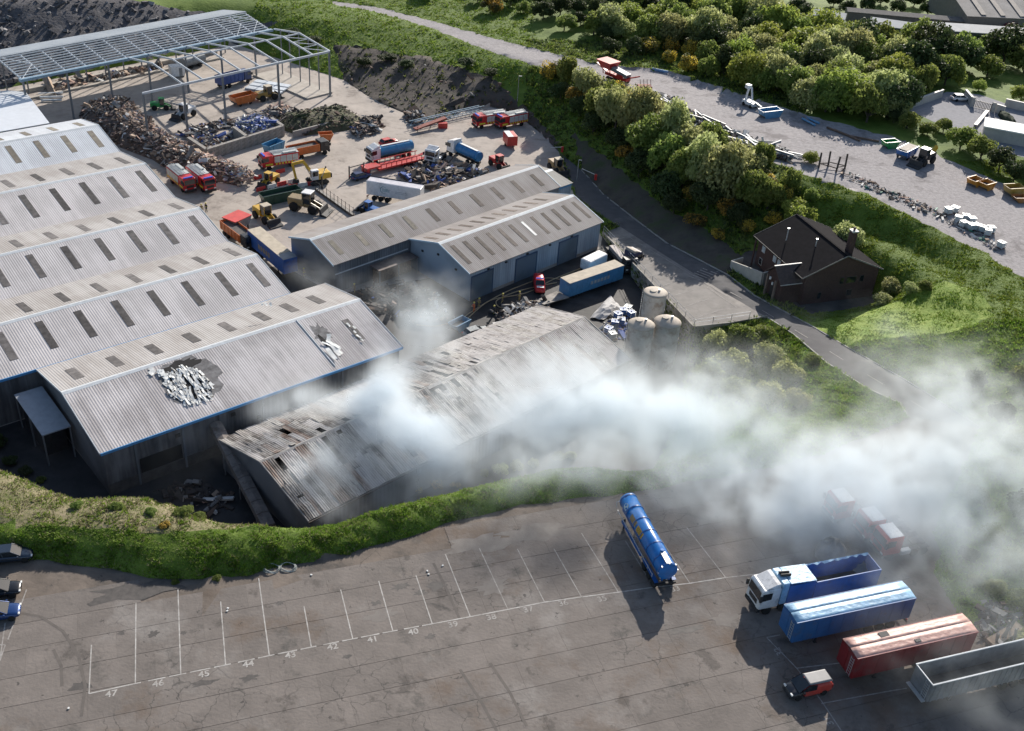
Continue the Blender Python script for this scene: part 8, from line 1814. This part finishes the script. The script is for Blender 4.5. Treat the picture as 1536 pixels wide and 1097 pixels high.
PUFF += [(760, 692, 5, 6, 4, 3.5, .5), (850, 702, 5, 7, 4, 3.5, .6), (930, 712, 5, 7, 4, 4, .6), (1000, 752, 4, 7, 4, 4, .3), (1080, 800, 3, 6, 4, 3, .15), (1330, 560, 4, 7, 6, 4, .12), (1400, 560, 4, 7, 6, 5, .2), (1250, 620, 4, 8, 7, 5, .16), (1530, 800, 4, 8, 7, 5, .25), (1350, 860, 3, 6, 4, 4, .16), (1290, 740, 4, 9, 7, 5, .3), (1480, 700, 5, 10, 8, 5, .3), (1430, 960, 4, 8, 4, 3, .10), (1520, 1040, 4, 7, 4, 3, .12), (1250, 900, 4, 6, 3, 2.5, .07), (1160, 850, 3, 5, 3, 2.5, .10), (500, 700, -3, 6, 4, 3, .18), (560, 690, -3, 6, 4, 3, .25), (640, 720, -5, 7, 3, 4, .30), (700, 700, -4, 7, 3, 4, .35), (520, 770, -3, 5, 2.5, 3.5, .25), (600, 745, -4, 6, 2.5, 4, .25), (410, 625, -2, 3, 2.5, 2.5, .2), (450, 590, 0, 3, 2.5, 2.5, .2), (660, 560, 0, 5, 4, 4, .35), (690, 610, 0, 5, 4, 3, .3), (640, 520, -2, 4, 4, 6, .5)]
for (px, py, z, rx, ry, rz_, A_) in PUFF:
    c = PX(px, py, z)
    if px > 1030: A_ *= 1.25; rx *= 1.25; ry *= 1.25
    elif px < 660: A_ *= 1.5
    else:
        rx *= 1.18; ry *= 1.18; A_ = min(A_, .5)*.8+max(0, A_-.5)*.42
    for i, r_ in enumerate((rx, ry, rz_)):
        bmin[i] = min(bmin[i], c[i]-r_*1.5-2); bmax[i] = max(bmax[i], c[i]+r_*1.5+2)
    sb_ = N.new('ShaderNodeVectorMath'); sb_.operation = 'SUBTRACT'; L.new(ws.outputs[0], sb_.inputs[0]); sb_.inputs[1].default_value = c
    dv = N.new('ShaderNodeVectorMath'); dv.operation = 'MULTIPLY'; L.new(sb_.outputs[0], dv.inputs[0]); dv.inputs[1].default_value = (1/(rx*1.45), 1/(ry*1.45), 1/(rz_*1.45))
    ln = N.new('ShaderNodeVectorMath'); ln.operation = 'LENGTH'; L.new(dv.outputs[0], ln.inputs[0])
    mr = N.new('ShaderNodeMapRange'); mr.interpolation_type = 'SMOOTHERSTEP'; mr.inputs[1].default_value = 0.0; mr.inputs[2].default_value = 1.0; mr.inputs[3].default_value = A_; mr.inputs[4].default_value = 0.0; L.new(ln.outputs['Value'], mr.inputs[0])
    if tot is None: tot = mr.outputs[0]
    else:
        ad = N.new('ShaderNodeMath'); ad.operation = 'ADD'; L.new(tot, ad.inputs[0]); L.new(mr.outputs[0], ad.inputs[1]); tot = ad.outputs[0]
n2 = N.new('ShaderNodeTexNoise'); n2.inputs['Scale'].default_value = .26; n2.inputs['Detail'].default_value = 7; n2.inputs['Roughness'].default_value = .6; n2.inputs['Distortion'].default_value = .8
L.new(pos.outputs[0], n2.inputs['Vector'])
pw = N.new('ShaderNodeMath'); pw.operation = 'MULTIPLY_ADD'; L.new(tot, pw.inputs[0]); pw.inputs[1].default_value = .07; L.new(n2.outputs['Fac'], pw.inputs[2])
mk = N.new('ShaderNodeMapRange'); mk.interpolation_type = 'SMOOTHSTEP'; mk.inputs[1].default_value = .40; mk.inputs[2].default_value = .66; mk.inputs[3].default_value = .08; mk.inputs[4].default_value = 1.9; L.new(pw.outputs[0], mk.inputs[0])
mu = N.new('ShaderNodeMath'); mu.operation = 'MULTIPLY'; L.new(tot, mu.inputs[0]); L.new(mk.outputs[0], mu.inputs[1])
bmin[2] = max(bmin[2], -9.0)
VX = .6
vc = N.new('GeometryNodeVolumeCube'); L.new(mu.outputs[0], vc.inputs['Density']); vc.inputs['Min'].default_value = bmin; vc.inputs['Max'].default_value = bmax
for i, k in enumerate(('Resolution X', 'Resolution Y', 'Resolution Z')): vc.inputs[k].default_value = int((bmax[i]-bmin[i])/VX)
smk = bpy.data.materials.new('smoke'); smk.use_nodes = True; t = smk.node_tree; t.nodes.clear()
pv = t.nodes.new('ShaderNodeVolumePrincipled'); mo = t.nodes.new('ShaderNodeOutputMaterial'); t.links.new(pv.outputs[0], mo.inputs['Volume'])
pv.inputs['Color'].default_value = (.86, .915, .955, 1); pv.inputs['Density'].default_value = .135; pv.inputs['Anisotropy'].default_value = .35; pv.inputs['Density Attribute'].default_value = 'density'
smt = N.new('GeometryNodeSetMaterial'); smt.inputs['Material'].default_value = smk; L.new(vc.outputs[0], smt.inputs[0]); L.new(smt.outputs[0], go.inputs[0])
sme = bpy.data.meshes.new('smoke'); sme.from_pydata([tuple(bmin), tuple(bmax)], [], []); smo = bpy.data.objects.new('smoke', sme); COL.objects.link(smo); sme.materials.append(smk)
md = smo.modifiers.new('smoke', 'NODES'); md.node_group = ng
tag(smo, 'white and blue grey smoke drifting from the burning warehouse over the lorry park', 'smoke', None, 'stuff')
